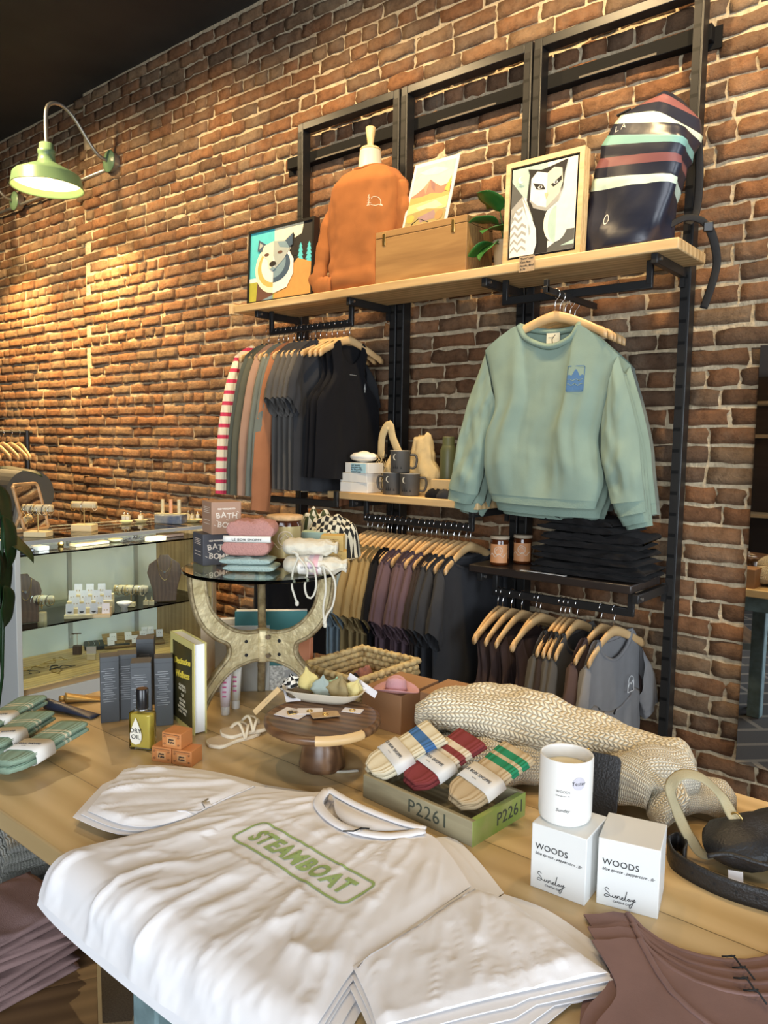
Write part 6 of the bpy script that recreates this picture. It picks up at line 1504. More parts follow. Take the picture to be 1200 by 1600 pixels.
for k in range(nrow):
    z = .010+(BH-.018)*k/(nrow-1); s = .94+.06*k/(nrow-1); pts = []
    for i in range(121):
        u = i/120*4; e = int(u) % 4; f = u-int(u)
        cs = [(-1, -1), (1, -1), (1, 1), (-1, 1)]; a_, b_ = cs[e], cs[(e+1) % 4]
        x = lerp(a_[0], b_[0], f)*bw2/2*s; y = lerp(a_[1], b_[1], f)*bd2/2*s
        o2 = .0014*sin(i*1.9+k*pi); l_ = sqrt(x*x+y*y); pts.append((x*(1+o2/l_*6*.5), y*(1+o2/l_*6*.5), z))
    rr2 = [.0088+.0009*sin(i*1.9+k*pi) for i in range(121)]
    MB().tube(pts, rr2, 7, cap=False, flat=1.0).build('woven_course', SEA, t, smooth=True)
MB().box((0, 0, .004), (bw2*.92, bd2*.92, .006)).build('bottom', SEA, t)
for k, (x, y, c_, n_) in enumerate(((-.04, -.06, (.25, .12, .12), 'dusty rose'), (.0, -.03, (.03, .03, .04), 'black'), (.05, -.065, (.30, .26, .16), 'tan'), (.04, .03, (.025, .025, .03), 'dark grey'), (-.03, .05, (.36, .17, .15), 'pink'))):
    crumple('hair_scarf', '%s fabric hair scarf bunched inside the woven basket' % n_, 'scarf', (bc.x+x, bc.y+y, T+.0075), .07, .08, .075, fabric('scarf%d' % k, c_), k, k*3, 'scarves in the woven basket')
CORB = mat('coral_card', (.62, .25, .13), .6)
t = thing('greeting_book', 'coral orange book standing behind the iron stand', 'book', (P(492, 1008, Y=-1.36).x-.03, -1.42, T), .35); MB().box((0, 0, .075), (.12, .022, .15)).build('cover', CORB, t, bevel=.002)
KBX = mat('brown_carton', (.33, .18, .088), .7, var=.08)
c1 = P(615, 1150, Z=T); dK = (.12, .165, .095)
carton('brown_box', 'brown carton under the pink felt hat beside the cake stand', (c1.x-.055, c1.y+.095, T), dK, .05, KBX, group='brown cartons')
carton('brown_box', 'brown carton half hidden behind the cream knit', (c1.x+.075, c1.y+.145, T), (.12, .13, .095), .05, KBX, group='brown cartons')
hc = P(612, 1083, Z=T+.096)
t = thing('felt_hat', 'tiny pink felt cowboy hat on the brown carton', 'hat', (hc.x-.004, hc.y+.022, T+.0956), .5); PKF = fabric('pink_felt', (.58, .33, .36), .9, .03, .3, 500)
g = []
for j in range(9):
    r = .024+.026*j/8; g.append([Vector((r*1.15*cos(a), r*.85*sin(a), .002+.012*(abs(sin(a))**2)*(j/8)**2*1.1)) for a in [2*pi*i/40 for i in range(40)]])
MB().grid(g, True).build('brim', PKF, t, smooth=True, solid=.0018)
rings = []
for r, z in ((.026, .002), (.0255, .012), (.023, .026), (.020, .034), (.012, .037), (.004, .033)): rings.append([Vector((r*1.05*cos(a), r*.85*sin(a), z-(.004*(abs(cos(a))**2) if z > .03 else 0))) for a in [2*pi*i/30 for i in range(30)]])
MB().loft(rings).build('crown', PKF, t, smooth=True)
# books behind the stand
def hard(label, c, w_, h_, th, rz, m, spine=None, name='book', lean=0):
    t = thing(name, label, 'book', (c[0], c[1], T), rz); 
    MB().box((0, 0, h_/2), (w_, th, h_), 0, lean).build('cover', m, t, bevel=.001); MB().box((.002, 0, h_/2+.0012), (w_-.004, th-.006, h_-.001), 0, lean).build('pages', PG_, t)
    return t
TLB = mat('teal_cover', (.02, .13, .125), .5); PAT = mat('speckle_cover', (.46, .46, .42), .7, var=.5, vscale=160)
q = P(405, 1090, Z=T)
tb = hard('large teal book standing behind the iron legs', (q.x-.035, q.y+.075), .20, .225, .030, .80, TLB)
MB().box((0, -.0160, .035), (.2005, .0015, .07)).build('speckled_foot', PAT, tb); MB().box((.055, -.0170, .047), (.035, .001, .02)).build('label', mat('label_grey', (.30, .31, .30), .7), tb)
q = P(345, 1085, Z=T)
hard('cream book standing behind the wellness book', (q.x-.03, q.y+.05), .15, .20, .022, .9, mat('cream_cover', (.60, .48, .32), .6))
hard('pale grey book standing between the cream and teal ones', (q.x+.02, q.y+.06), .15, .185, .014, .85, mat('grey_cover', (.42, .42, .38), .6))
for k, (px, py, c_, lab) in enumerate(((352, 1116, (.70, .64, .68), 'white lotion tube with pink print standing behind the iron leg'), (368, 1106, (.66, .66, .60), 'white lotion tube standing farther behind the iron leg'))):
    q = P(px, py, Z=T); tl_ = thing('lotion_tube', lab, 'tube', (q.x, q.y, T), .7, 'lotion tubes'); MB().lathe([(0, 0), (.011, 0), (.0115, .002), (.0115, .022), (0, .022)], 20).build('tube_cap', PWHITE, tl_, smooth=True)
    MB().loft([[Vector((rx*cos(a), ry*sin(a), z)) for a in [2*pi*i/20 for i in range(20)]] for rx, ry, z in ((.012, .012, .0222), (.014, .012, .06), (.016, .006, .10), (.0165, .001, .115))]).build('tube_body', mat('tube_white%d' % k, c_, .4), tl_, smooth=True)
    for z in range(4): MB().box((0, -.0128+.001*z, .05+.012*z), (.010, .0008, .004)).build('pink_print', mat('pink_ink', (.62, .12, .28), .7), tl_)
# ================================================================ cream knit throw
KN = knit('cream_cable', (.92, .83, .62), (.55, .44, .27), 21, .0, 1.0); KN2 = knit('cream_rib', (.92, .84, .66), (.60, .50, .34), 30, 0, .9)
t = thing('knit_cardigan', 'chunky cream knit cardigan heaped along the back of the table', 'cardigan', (0, 0, 0))
def fold_roll(name, path, wid, hgt, m, sd, uvs=(1, 1), n=40, seg=60, flatten=1.0):
    """a thick soft fold: superellipse sections along a path, flattened underneath, lumpy"""
    pth = crv(path, seg); W_ = crv([(x, 0, 0) for x in wid], seg); H_ = crv([(x, 0, 0) for x in hgt], seg); rings = []; uv = []
    for j, p in enumerate(pth):
        d = (pth[min(j+1, seg)]-pth[max(j-1, 0)]); d.z = 0; d.normalize(); sdv = Vector((-d.y, d.x, 0)); e = min(1, j/5+.15, (seg-j)/5+.15)**.5
        row = []
        for i in range(n):
            a = 2*pi*i/n; c_, s_ = cos(a), sin(a); xx = (abs(c_)**.8)*(1 if c_ > 0 else -1)*W_[j].x*e; zz = (abs(s_)**.9)*(1 if s_ > 0 else -.6)*H_[j].x*e
            q = p+sdv*xx+Vector((0, 0, zz)); f = fbm((q.x*9+sd, q.y*9, q.z*9), 1, 3); q = q+(sdv*c_+Vector((0, 0, 1))*s_)*(.021*f); row.append(Vector((q.x, q.y, max(q.z, T+.001)))); uv.append((i/n*uvs[0], j/seg*uvs[1]))
        rings.append(row)
    b = MB(); b.grid(rings, True, uv); bl_ = len(rings); b.f.append(tuple(range(n))); b.f.append(tuple((bl_-1)*n+i for i in range(n)))
    return b.build(name, m, t, smooth=True)
K = lambda x, y, z: P(x, y, Z=T+z)
zc = lambda v, h: Vector((v.x, v.y, T+h))
fold_roll('back_body', [zc(K(650, 1098, .12), .095), zc(K(760, 1105, .12), .105), zc(K(880, 1135, .10), .085), zc(K(990, 1165, .08), .06), zc(K(1085, 1200, .06), .045)], [.075, .10, .10, .09, .07], [.050, .062, .055, .055, .045], KN, 1, (1.0, 2.0))
fold_roll('under_body', [zc(K(660, 1120, .06), .036), zc(K(760, 1140, .06), .04), zc(K(880, 1175, .05), .036), zc(K(980, 1190, .05), .03)], [.09, .105, .095, .08], [.055, .062, .055, .05], KN, 21, (1.2, 2.0))
fold_roll('lower_fold', [zc(K(650, 1160, .05), .03), zc(K(740, 1178, .05), .03), zc(K(840, 1186, .05), .03), zc(K(905, 1195, .04), .03)], [.05, .070, .062, .055], [.050, .055, .055, .05], KN2, 5, (.8, 1.6))
fold_roll('ribbed_sleeve', [zc(K(930, 1180, .10), .06), zc(K(1010, 1185, .10), .06), zc(K(1090, 1195, .08), .05)], [.05, .055, .05], [.055, .052, .045], KN2, 9, (.9, .9), 32, 30)
fold_roll('front_fold', [zc(K(960, 1215, .06), .06), zc(K(1010, 1232, .06), .055), zc(K(1040, 1255, .05), .045), zc(K(1015, 1285, .02), .03)], [.05, .055, .05, .035], [.06, .06, .05, .03], KN, 12, (.8, 1.4), 32, 50)
fold_roll('cuff_end', [zc(K(1040, 1240, .03), .025), zc(K(1090, 1240, .03), .025), zc(K(1150, 1258, .02), .02)], [.05, .06, .05], [.038, .034, .026], KN2, 15, (1, .7), 32, 30)
# black leather pouch leaning behind the candle, gold clasp
a, b_, c_, d_ = P(846, 1168, Y=-1.70), P(950, 1190, Y=-1.62), P(958, 1285, Y=-1.66), P(842, 1260, Y=-1.73)
t = thing('leather_clutch', 'black leather clutch with gold clasp leaning on the knit behind the candle', 'bag', (0, 0, 0)); BLT = mat('black_leather', (.014, .014, .015), .45, bump=.25, bscale=260)
o_ = P(850, 1290, Z=T); xd = P(960, 1300, Z=T)-o_; wv = .105; up = Vector((-.06, .30, 1)); M = face_M(Vector((o_.x+.012, o_.y+.028, T+.001)), (1, .22, 0), up)
MB().prism(rr(0, 0, wv, .138, .012), .006, M).build('body', BLT, t, bevel=.001)
ck = MB().tube([M @ Vector((wv*.42+.006*cos(a*.6), .134+.007*sin(a*.6), .008)) for a in range(12)], .0015, 6).build('clasp', GOLD, t, smooth=True)
MB().tube([M @ Vector((wv*.42, .130, .008)), M @ Vector((wv*.42, .118, .009))], .0035, 8).build('clasp_stud', GOLD, t, smooth=True)
# black sling bag with tan strap, and a black belt
t = thing('sling_bag', 'black leather sling bag with khaki strap at the right edge of the table', 'bag', (0, 0, 0)); rings = []
p0, p1 = P(1112, 1345, Z=T+.02), P(1290, 1290, Z=T+.03)
for j in range(25):
    v = j/24; c = p0.lerp(p1, v); d = (p1-p0).normalized(); sdv = Vector((-d.y, d.x, 0)); e = min(1, (v*5+.12))**.55*min(1, (1-v)*5+.12)**.55; row = []
    for i in range(30):
        a = 2*pi*i/30; f = 1+.12*fbm((cos(a)*1.5, sin(a)*1.5, v*4), 1.5); row.append(Vector((c.x, c.y, T+.0372))+sdv*(.060*e*cos(a)*f)+Vector((0, 0, .036*e*sin(a)*min(1.0, f))))
    rings.append(row)
MB().loft(rings).build('bag_body', BLT, t, smooth=True)
MB().tube(crv([P(1105, 1338, Z=T+.05), P(1140, 1335, Z=T+.06), P(1200, 1352, Z=T+.06), P(1240, 1350, Z=T+.06)], 20), .004, 8).build('piping', BLT, t, smooth=True)
KHA = mat('khaki_strap', (.40, .34, .20), .7, bump=.3, bscale=500)
pts = [P(1180, 1292, Z=T+.055), P(1160, 1300, Z=T+.035), P(1105, 1335, Z=T+.012), P(1078, 1308, Z=T+.035), P(1058, 1268, Z=T+.07), P(1048, 1230, Z=T+.115), P(1066, 1210, Z=T+.14), P(1098, 1216, Z=T+.135), P(1128, 1245, Z=T+.10), P(1145, 1275, Z=T+.075), P(1160, 1295, Z=T+.06)]
MB().tube(crv(pts, 70), .0105, 8, up=(.25, -.45, .9), flat=.14).build('strap', KHA, t, smooth=True)
MB().tube([P(1150, 1281, Z=T+.07)+Vector((.010*cos(a*.52), .0, .012*sin(a*.52))) for a in range(13)], .0018, 6).build('strap_ring', BRASS, t, smooth=True)
q = P(1150, 1375, Z=T+.004); MB().box((q.x+.0, q.y-.004, T+.012), (.022, .002, .016), .4, -.6).build('care_label', CW, t)
t = thing('belt', 'black leather belt with punched holes curling beside the WOODS box', 'belt', (0, 0, 0)); bp_ = [P(1044, 1318, Z=T+.022), P(1052, 1342, Z=T+.018), P(1085, 1365, Z=T+.017), P(1135, 1388, Z=T+.017), P(1200, 1408, Z=T+.017), P(1300, 1432, Z=T+.017)]
path = crv(bp_, 60); path = [Vector((p.x, p.y, T+.0172)) for p in path]; MB().tube(path, .0165, 10, up=(0, 0, 1), flat=.98).build('x', BLT, t) if False else None
g = [[p+Vector((0, 0, h_)) for p in path] for h_ in (-.0165, -.008, .0, .008, .0165)]
MB().grid(g).build('leather', BLT, t, smooth=True, solid=.0035)
loop = crv([P(1044, 1318, Z=T+.02), P(1060, 1312, Z=T+.02), P(1072, 1326, Z=T+.02), P(1068, 1340, Z=T+.02)], 16); MB().grid([[Vector((p.x, p.y, T+.0172+h_)) for p in loop] for h_ in (-.0165, 0, .0165)]).build('belt_end', BLT, t, smooth=True, solid=.0035)
for k in (18, 26, 33, 39, 44):
    d = (path[k+1]-path[k]).normalized(); nrm = Vector((d.y, -d.x, 0)); MB().tube([path[k]+nrm*.0016, path[k]+nrm*.0024], .0022, 8).build('hole', mat('hole_black', (.01, .01, .01), .9), t)
# loose ribbon at the foot of the cake stand
t = thing('ribbon', 'loose white cord lying beside the cake stand foot', 'ribbon', (0, 0, 0)); MB().tube(crv([P(512, 1192, Z=T+.004), P(518, 1204, Z=T+.003), P(535, 1206, Z=T+.003), P(560, 1204, Z=T+.003)], 24), .0032, 6).build('cord', ROPE, t, smooth=True)
# ================================================================ jewellery case
CX = -3.2; Y0, Y1 = P(22, 847, X=CX).y, P(338, 818, X=CX).y; CZ = P(22, 847, X=CX).z; CD = .52
WL = mat('white_laminate', (.60, .63, .62), .45); ALU = mat('grey_edge', (.40, .42, .42), .4); CGL = clear_glass('case_glass'); DECK = wood('case_deck', (.55, .38, .19), (.40, .25, .11), 1, 1, .5)
zsh = [P(80, 866, X=CX).z, P(160, 965, X=CX).z, P(100, 1066, X=CX).z]
t = thing('display_case', 'white jewellery case with glass top, front and shelves by the brick wall', 'display case', (CX, (Y0+Y1)/2, 0)); HL = (Y1-Y0)/2
MB().box((-CD/2, -HL+.012, CZ/2), (CD, .024, CZ-.012)).build('end_panel', WL, t, bevel=.002)
MB().box((-CD/2, HL-.012, CZ/2), (CD, .024, CZ-.012)).build('end_panel', wood('case_end', (.42, .30, .16), (.30, .20, .10), 2, 1), t, bevel=.002)
MB().box((-CD+.008, 0, CZ/2), (.016, 2*HL-.05, CZ-.012)).build('back_panel', mat('case_back', (.78, .86, .87), .5), t)
MB().box((-CD/2, 0, CZ-.003), (CD, 2*HL, .008)).build('glass_top', CGL, t); 
fr = MB().box((0, 0, CZ-.009), (.012, 2*HL, .016)).build('front_rail', ALU, t)
MB().box((-.014, 0, CZ-.014), (.012, 2*HL-.06, .006)).build('added_glow_strip', mat('added_glow_white', (.86, .95, 1), .5, emit=4), fr)  # added glowing strip, hidden behind the front rail, to go with the fill light
case_fill = area('case_fill_light', (CX-.02, (Y0+Y1)/2, CZ-.022), (CX-.30, (Y0+Y1)/2, .75), 2*HL-.08, 2.6, (.84, .94, 1), .02)  # unseen fill light, added to brighten the inside of the case
MB().box((-.006, 0, (zsh[2]+CZ)/2), (.004, 2*HL-.05, CZ-zsh[2]-.03)).build('front_glass', CGL, t)
for z in zsh[:2]: MB().box((-CD/2-.0, 0, z), (CD-.05, 2*HL-.05, .007)).build('glass_shelf', clear_glass('shelf_glass', (.90, .97, .95)), t)
MB().box((-CD/2, 0, zsh[2]-.012), (CD-.04, 2*HL-.05, .024)).build('deck', DECK, t); MB().box((-.02, 0, (zsh[2]-.025)/2), (.018, 2*HL-.05, zsh[2]-.026)).build('kick_panel', WL, t)
MB().box((-CD+.022, -.02, (zsh[2]+CZ)/2), (.012, .02, CZ-zsh[2]-.03)).build('shelf_standard', ALU, t); MB().box((-CD+.022, HL-.16, (zsh[2]+CZ)/2), (.012, .02, CZ-zsh[2]-.03)).build('shelf_standard', ALU, t)
yc = lambda px, py, x: P(px, py, X=CX+x)
TOPC = CZ+.0015; CREAMW = mat('cream_wood', (.66, .54, .32), .6, var=.08); VEL = mat('cream_velvet', (.66, .56, .36), .9)
def tbar(label, px, py, x, z0, h_, w_, base, m=VEL, bangles=0, grp='bracelet stands'):
    q = P(px, py, Z=z0) if x is None else P(px, py, X=CX+x); t = thing('bracelet_stand', label, 'stand', (q.x, q.y, z0), .65, grp)
    MB().box((0, 0, .012), base).build('base', CREAMW, t, bevel=.002) if base else None
    MB().tube([(0, 0, base[2] if base else 0), (0, 0, h_)], .003, 8).build('post', BRASS, t); MB().tube([(-w_/2, 0, h_), (w_/2, 0, h_)], .016, 20).build('bar', m, t, smooth=True)
    for k in range(bangles):
        x_ = -w_*.45+w_*.9*k/max(1, bangles-1); r = .022+.004*sin(k*2.1)
        MB().tube([(x_+.004*cos(a), r*cos(a), h_-.008+r*sin(a)) for a in [2*pi*i/18 for i in range(19)]], .0016, 6, cap=False).build('bangle', [GOLD, STEEL, mat('cream_bead', (.70, .62, .45), .5), mat('dark_bead', (.05, .05, .06), .4)][k % 4], t, smooth=True)
    return t
tbar('cream velvet T-bar hung with bangles before the tilting mirror', 60, 838, None, TOPC, .125, .13, (.10, .07, .022), bangles=10)
tbar('cream velvet T-bar with one dark bracelet in the middle of the case top', 132, 828, None, TOPC, .120, .115, (.10, .075, .030), bangles=3)
MIRR = mat('mirror_silver', (.86, .86, .86), .01, 1)
def roundrect_frame(name, label, p, w_, h_, tilt, yaw):
    t = thing(name, label, 'mirror', p, yaw); R_ = Matrix.Rotation(tilt, 4, 'X') @ Matrix.Rotation(pi/2, 4, 'X'); R_ = Matrix.Translation((0, 0, .012)) @ R_
    pts = crv([(x, y, 0) for x, y in rr(-w_/2, 0, w_/2, h_, .02)+rr(-w_/2, 0, w_/2, h_, .02)[:1]], 60)
    FR = wood('mirror_frame', (.55, .34, .17), (.40, .23, .10), 0, 2, .5)
    MB().tube([R_ @ p_ for p_ in pts], .008, 8, cap=False).build('frame', FR, t, smooth=True); MB().prism(rr(-w_/2, 0, w_/2, h_, .02), .004, R_ @ Matrix.Translation((0, 0, -.002))).build('mirror_glass', MIRR, t)
    for s in (-1, 1): MB().tube([(s*(w_/2+.012), .0, .012+h_*.42), (s*(w_/2+.012), .05, .010)], .007, 8).build('side_arm', FR, t, smooth=True)
    MB().tube([(-(w_/2+.012), .05, .0085), (w_/2+.012, .05, .0085)], .008, 8).build('foot_bar', FR, t, smooth=True)
    return t
q = P(58, 831, Z=TOPC); roundrect_frame('tilting_mirror', 'small wood framed tilting mirror on the left of the case top', (q.x, q.y, TOPC), .17, .215, radians(-16), 2.05)
def bottle_s(label, px, py, r, h_, m, grp='perfume bottles on the case top', dz=0):
    q = P(px, py, Z=TOPC); t = thing('perfume_bottle', label, 'bottle', (q.x, q.y, TOPC+dz), .6, grp); MB().box((0, 0, h_*.32), (r*2, r*1.6, h_*.64)).build('glass_body', m, t, bevel=.002); MB().lathe([(0, h_*.645), (r*.35, h_*.645), (r*.35, h_), (0, h_)], 14).build('cap', STEEL, t, smooth=True); MB().box((0, -r*.82, h_*.32), (r*1.3, .0005, h_*.4)).build('label', PWHITE, t); return t
FROST = mat('pale_perfume', (.62, .58, .42), .15)
def saucer(label, px, py, r):
    q = P(px, py, Z=TOPC); t = thing('saucer', label, 'dish', (q.x, q.y, TOPC), 0, 'saucers on the case top'); MB().lathe([(0, .0005), (r*.6, .0005), (r, .012), (r*1.03, .013), (r*.98, .014), (r*.6, .004), (0, .004)], 28).build('dish_body', mat('saucer_green', (.55, .52, .32), .4), t, smooth=True); return q
saucer('small pale saucer at the left of the perfume bottles', 197, 818, .034); saucer('small pale saucer second from the left on the case top', 220, 816, .034); saucer('pale saucer at the right end of the case top', 302, 815, .05)
for k, (px, lab) in enumerate(((194, 'first'), (200, 'second'))): bottle_s('tiny square perfume bottle, %s in the leftmost saucer' % lab, px, 816, .011, .05, FROST, dz=.0045)
bottle_s('tiny square perfume bottle alone in the second saucer', 220, 815, .012, .05, FROST, dz=.0045)
q = P(262, 818, Z=TOPC); MARB = mat('blue_glaze', (.30, .31, .28), .25, col2=(.05, .08, .16), vscale=14)
t = thing('glazed_tray', 'glazed grey and blue tray carrying three upright tubes on the case top', 'tray', (q.x, q.y+.02, TOPC), .55)
MB().box((0, 0, .024), (.15, .085, .048)).build('tray_body', MARB, t, bevel=.008); MB().box((.0, 0, .0498), (.16, .05, .003)).build('tray_lip', mat('saucer_green', (.55, .52, .32), .4), t)
for k, (dx, c_, n_) in enumerate(((-.045, (.62, .54, .32), 'cream marbled'), (.0, (.70, .36, .20), 'coral'), (.045, (.62, .55, .36), 'pale'))):
    tt = thing('perfume_tube', '%s perfume tube standing on the glazed tray' % n_, 'tube', (q.x+dx*cos(.55), q.y+.02+dx*sin(.55), TOPC+.052), 0, 'tubes on the glazed tray'); MB().lathe([(0, 0), (.0095, 0), (.0095, .072), (0, .072)], 20).build('tube_body', mat('tubecol%d' % k, c_, .5, var=.15, vscale=50), tt, smooth=False)
    bottle_s('small clear bottle with chrome cap, %s before the glazed tray' % ORD[k], (238, 258, 276)[k], (815, 813, 811)[k], .011, .055, mat('clear_bottle', (.5, .52, .48), .1), 'bottles before the glazed tray') if False else None
for k, px in enumerate((294, 300, 309)): bottle_s('tiny perfume bottle, %s in the right hand saucer' % ORD[k], px, 814-k*.5, .009, .045+.008*(k == 0), FROST, dz=.0045)
# ---- inside the case
S1, S2, S3 = zsh[0]+.004, zsh[1]+.004, zsh[2]+.0005
def onc(px, py, z): p = P(px, py, Z=z); p.x = min(p.x, CX-.03); return p
WOODB = wood('dark_bust', (.10, .055, .03), (.06, .03, .018), 2, 2, .5)
def bust(label, p, yaw, h_=.17, sc_=1):
    t = thing('necklace_bust', label, 'necklace display', p, yaw, 'necklace busts in the case')
    pr = [(-.02, 1), (-.03, .93), (-.075, .80), (-.085, .62), (-.06, .25), (-.055, 0), (.055, 0), (.06, .25), (.085, .62), (.075, .80), (.03, .93), (.02, 1)]
    M = Matrix.Rotation(radians(72), 4, 'X'); MB().prism([(x*sc_, y*h_) for x, y in pr], .010, M).build('board', WOODB, t, bevel=.003)
    for d_, c_ in ((.62, GOLD), (.45, GOLD)):
        MB().tube([M @ Vector((.035*sc_*cos(pi*k/16), h_*.9-h_*(.9-d_+.0)*sin(pi*k/16)*1.0, .0125)) for k in range(17)], .0009, 5).build('chain', c_, t, smooth=True)
    MB().lathe([(0, 0), (.006, 0), (.006, .002), (0, .002)], 14).build('pendant', STEEL, t).matrix_local = M @ Matrix.Translation((0, h_*.62, .0125))
    return t
q = onc(258, 940, S2); bust('dark wooden necklace bust with gold chains at the right of the middle shelf', (q.x, q.y, S2), 1.0, .24, 1.0)
q = onc(36, 975, S2); bust('dark wooden necklace bust partly cut off at the left end of the middle shelf', (q.x, q.y+.02, S2), 1.3, .22, .8)
q = onc(66, 968, S2); tb = tbar('dark blocked bracelet stand with many bangles at the left of the middle shelf', 66, 970, None, S2, .10, .10, (.03, .03, .055), bangles=9, grp='bracelet stands in the case')
tb2 = tbar('bracelet bar with gold bangles behind the earring cards on the middle shelf', 205, 948, None, S2, .09, .16, (.04, .03, .02), bangles=12, grp='bracelet stands in the case')
t = thing('earring_stand', 'stepped pale wooden stand of earring cards on the middle shelf', 'stand', (0, 0, 0)); q = onc(150, 966, S2); t.location = (q.x-.05, q.y+.02, S2); t.rotation_euler[2] = .9
for k in range(4): MB().box((0, -.06+.035*k, .008+.012*k), (.20, .034, .016+.024*k)).build('step', CREAMW, t, bevel=.001)
WC = mat('card_white', (.76, .73, .74), .6); nC = 0
for r_ in range(4):
    for k in range(4 if r_ % 2 == 0 else 3):
        x = -.078+.052*k+(.02 if r_ % 2 else 0); y = -.058+.035*r_; M = Matrix.Translation(t.location) @ Matrix.Rotation(.9, 4, 'Z')
        p = M @ Vector((x, y, .0165+.024*r_)); 
        e_ = thing('earring_card', 'white earring card, %s in the %s row of the stepped stand' % (ORD[k], ('front', 'second', 'third', 'back')[r_]), 'card', p, .9, 'earring cards on the stepped stand')
        MB().box((0, 0, .024), (.034, .0012, .048), 0, -.15).build('card', WC, e_)
        if r_ == 0 and k in (0, 1, 2): MB().prism(ell(0, 0, .010, .008, 180, 360, 10), .001, face_M((0, -.004, .014), (1, 0, 0), (0, 0, 1))).build('half_moon', mat('dark_bead', (.05, .05, .06), .4), e_)
        else:
            for s in (-1, 1): MB().box((s*.006, -.0035, .018), (.003, .001, .006)).build('earring', GOLD, e_)
q = onc(204, 955, S2); t = thing('footed_bowl', 'small white footed bowl of rings on the middle shelf', 'bowl', (q.x, q.y-.02, S2)); MB().lathe([(0, 0), (.016, 0), (.014, .02), (.03, .034), (.036, .044), (.033, .044), (.0, .036)], 26).build('bowl_body', PWHITE, t, smooth=True)
for k, (px, lab) in enumerate(((228, 'left'), (237, 'right'))):
    q = onc(px, 945, S2); t = thing('ring_block', 'small cream ring block, %s of two beside the necklace bust' % lab, 'block', (q.x, q.y, S2), .9, 'ring blocks'); MB().box((0, 0, .010), (.024, .02, .020)).build('block', CREAMW, t, bevel=.001); MB().lathe([(.006, .0205), (.004, .03), (.001, .042), (0, .043)], 12).build('ring_cone', CREAMW, t, smooth=True)
# top shelf small things
for k, (px, py, nm, cat, lab, d_, m_) in enumerate(((40, 862, 'bracelet', 'bracelet', 'dark beaded bracelet coiled at the left of the top glass shelf', None, None), (62, 859, 'jewellery_box', 'box', 'white jewellery box on the top glass shelf', (.07, .05, .018), PWHITE), (95, 853, 'brass_figure', 'figure', 'small brass animal figure on the top glass shelf', None, None), (140, 851, 'ring_tray', 'tray', 'long cream ring tray in the middle of the top glass shelf', (.05, .18, .012), CREAMW), (180, 846, 'oval_dish', 'dish', 'pale oval dish of rings on the top glass shelf', None, None), (215, 846, 'sunglasses', 'sunglasses', 'dark sunglasses folded on the top glass shelf', None, None), (243, 845, 'kraft_box', 'box', 'pale box with gold print at the right of the top glass shelf', (.05, .09, .022), CREAMW), (262, 839, 'wooden_comb', 'comb', 'dark comb lying at the right end of the top glass shelf', (.04, .18, .014), WOODB))):
    q = onc(px, py, S1); t = thing(nm, lab, cat, (q.x, q.y, S1), .1)
    if d_: MB().box((0, 0, d_[2]/2), d_).build('body', m_, t, bevel=.002)
    elif k == 0:
        MB().tube([(.03*cos(a*.45), .03*sin(a*.45), .007) for a in range(15)], .0065, 8).build('beads', mat('dark_bead', (.05, .05, .06), .4), t, smooth=True)
    elif k == 2:
        MB().loft([[Vector((r*cos(a), r*sin(a), z)) for a in [2*pi*i/14 for i in range(14)]] for r, z in ((.012, 0), (.014, .012), (.008, .024), (.010, .032), (.006, .040))]).build('body', BRASS, t, smooth=True); MB().tube([(-.012, 0, .001), (-.012, .01, .014)], .004, 8).build('leg', BRASS, t)
    elif k == 4: MB().lathe([(0, .0005), (.02, .0005), (.036, .012), (.034, .013), (0, .004)], 26).build('dish_body', mat('saucer_green', (.55, .52, .32), .4), t, smooth=True)
    elif k == 5:
        for s in (-1, 1): MB().tube([(.018*cos(a*.5)*.8, s*.028+.018*sin(a*.5), .018+.010*cos(a*.5)) for a in range(13)], .002, 6).build('lens_rim', mat('dark_bead', (.05, .05, .06), .4), t, smooth=True)
        MB().tube([(0, -.045, .022), (-.05, -.045, .003), (-.06, .02, .003)], .0018, 6).build('temple_arm', mat('dark_bead', (.05, .05, .06), .4), t, smooth=True)
# deck of the case
for k, (px, py, nm, lab) in enumerate(((205, 1000, 'card_rack', 'slatted wooden rack of earring cards at the right of the case deck'),)):
    q = onc(215, 1008, S3); t = thing(nm, lab, 'rack', (q.x-.04, q.y, S3), 1.15)
    for r_ in range(4): MB().box((0, -.055+.036*r_, .012+.010*r_), (.30, .030, .008), 0, .35).build('slat', wood('rack_wood', (.30, .19, .09), (.2, .12, .05), 0, 2), t)
    for i_, (x, r_) in enumerate(((-.12, 0), (-.105, 1), (-.03, 1), (.0, 0), (.045, 1), (.06, 2), (.09, 2), (.13, 1))):
        M = Matrix.Translation(t.location) @ Matrix.Rotation(1.15, 4, 'Z'); p = M @ Vector((x, -.068+.036*r_, .024+.011*r_))
        e_ = thing('earring_card', 'white earring card, %s from the left on the slatted rack' % ORD[i_], 'card', p, 1.15, 'earring cards on the slatted rack'); MB().box((0, 0, .018), (.034, .001, .040), 0, -.35).build('card', WC, e_)
        for s in (-1, 1): MB().box((s*.005, -.004, .022), (.003, .002, .003)).build('earring', mat('dark_bead', (.05, .05, .06), .4), e_)
q = onc(175, 1012, S3); t = thing('necklace_tray', 'dark necklace tray with silver chains on the case deck', 'tray', (q.x-.05, q.y, S3), 1.1); MB().box((0, 0, .010), (.22, .13, .020)).build('tray_body', mat('slate_dark', (.03, .033, .036), .6), t, bevel=.002)
for k in range(8): MB().tube([(-.09+.025*k, -.055, .0215), (-.085+.025*k, -.01, .0225), (-.092+.025*k, .05, .0215)], .0014, 5).build('chain', STEEL if k % 2 else GOLD, t, smooth=True)
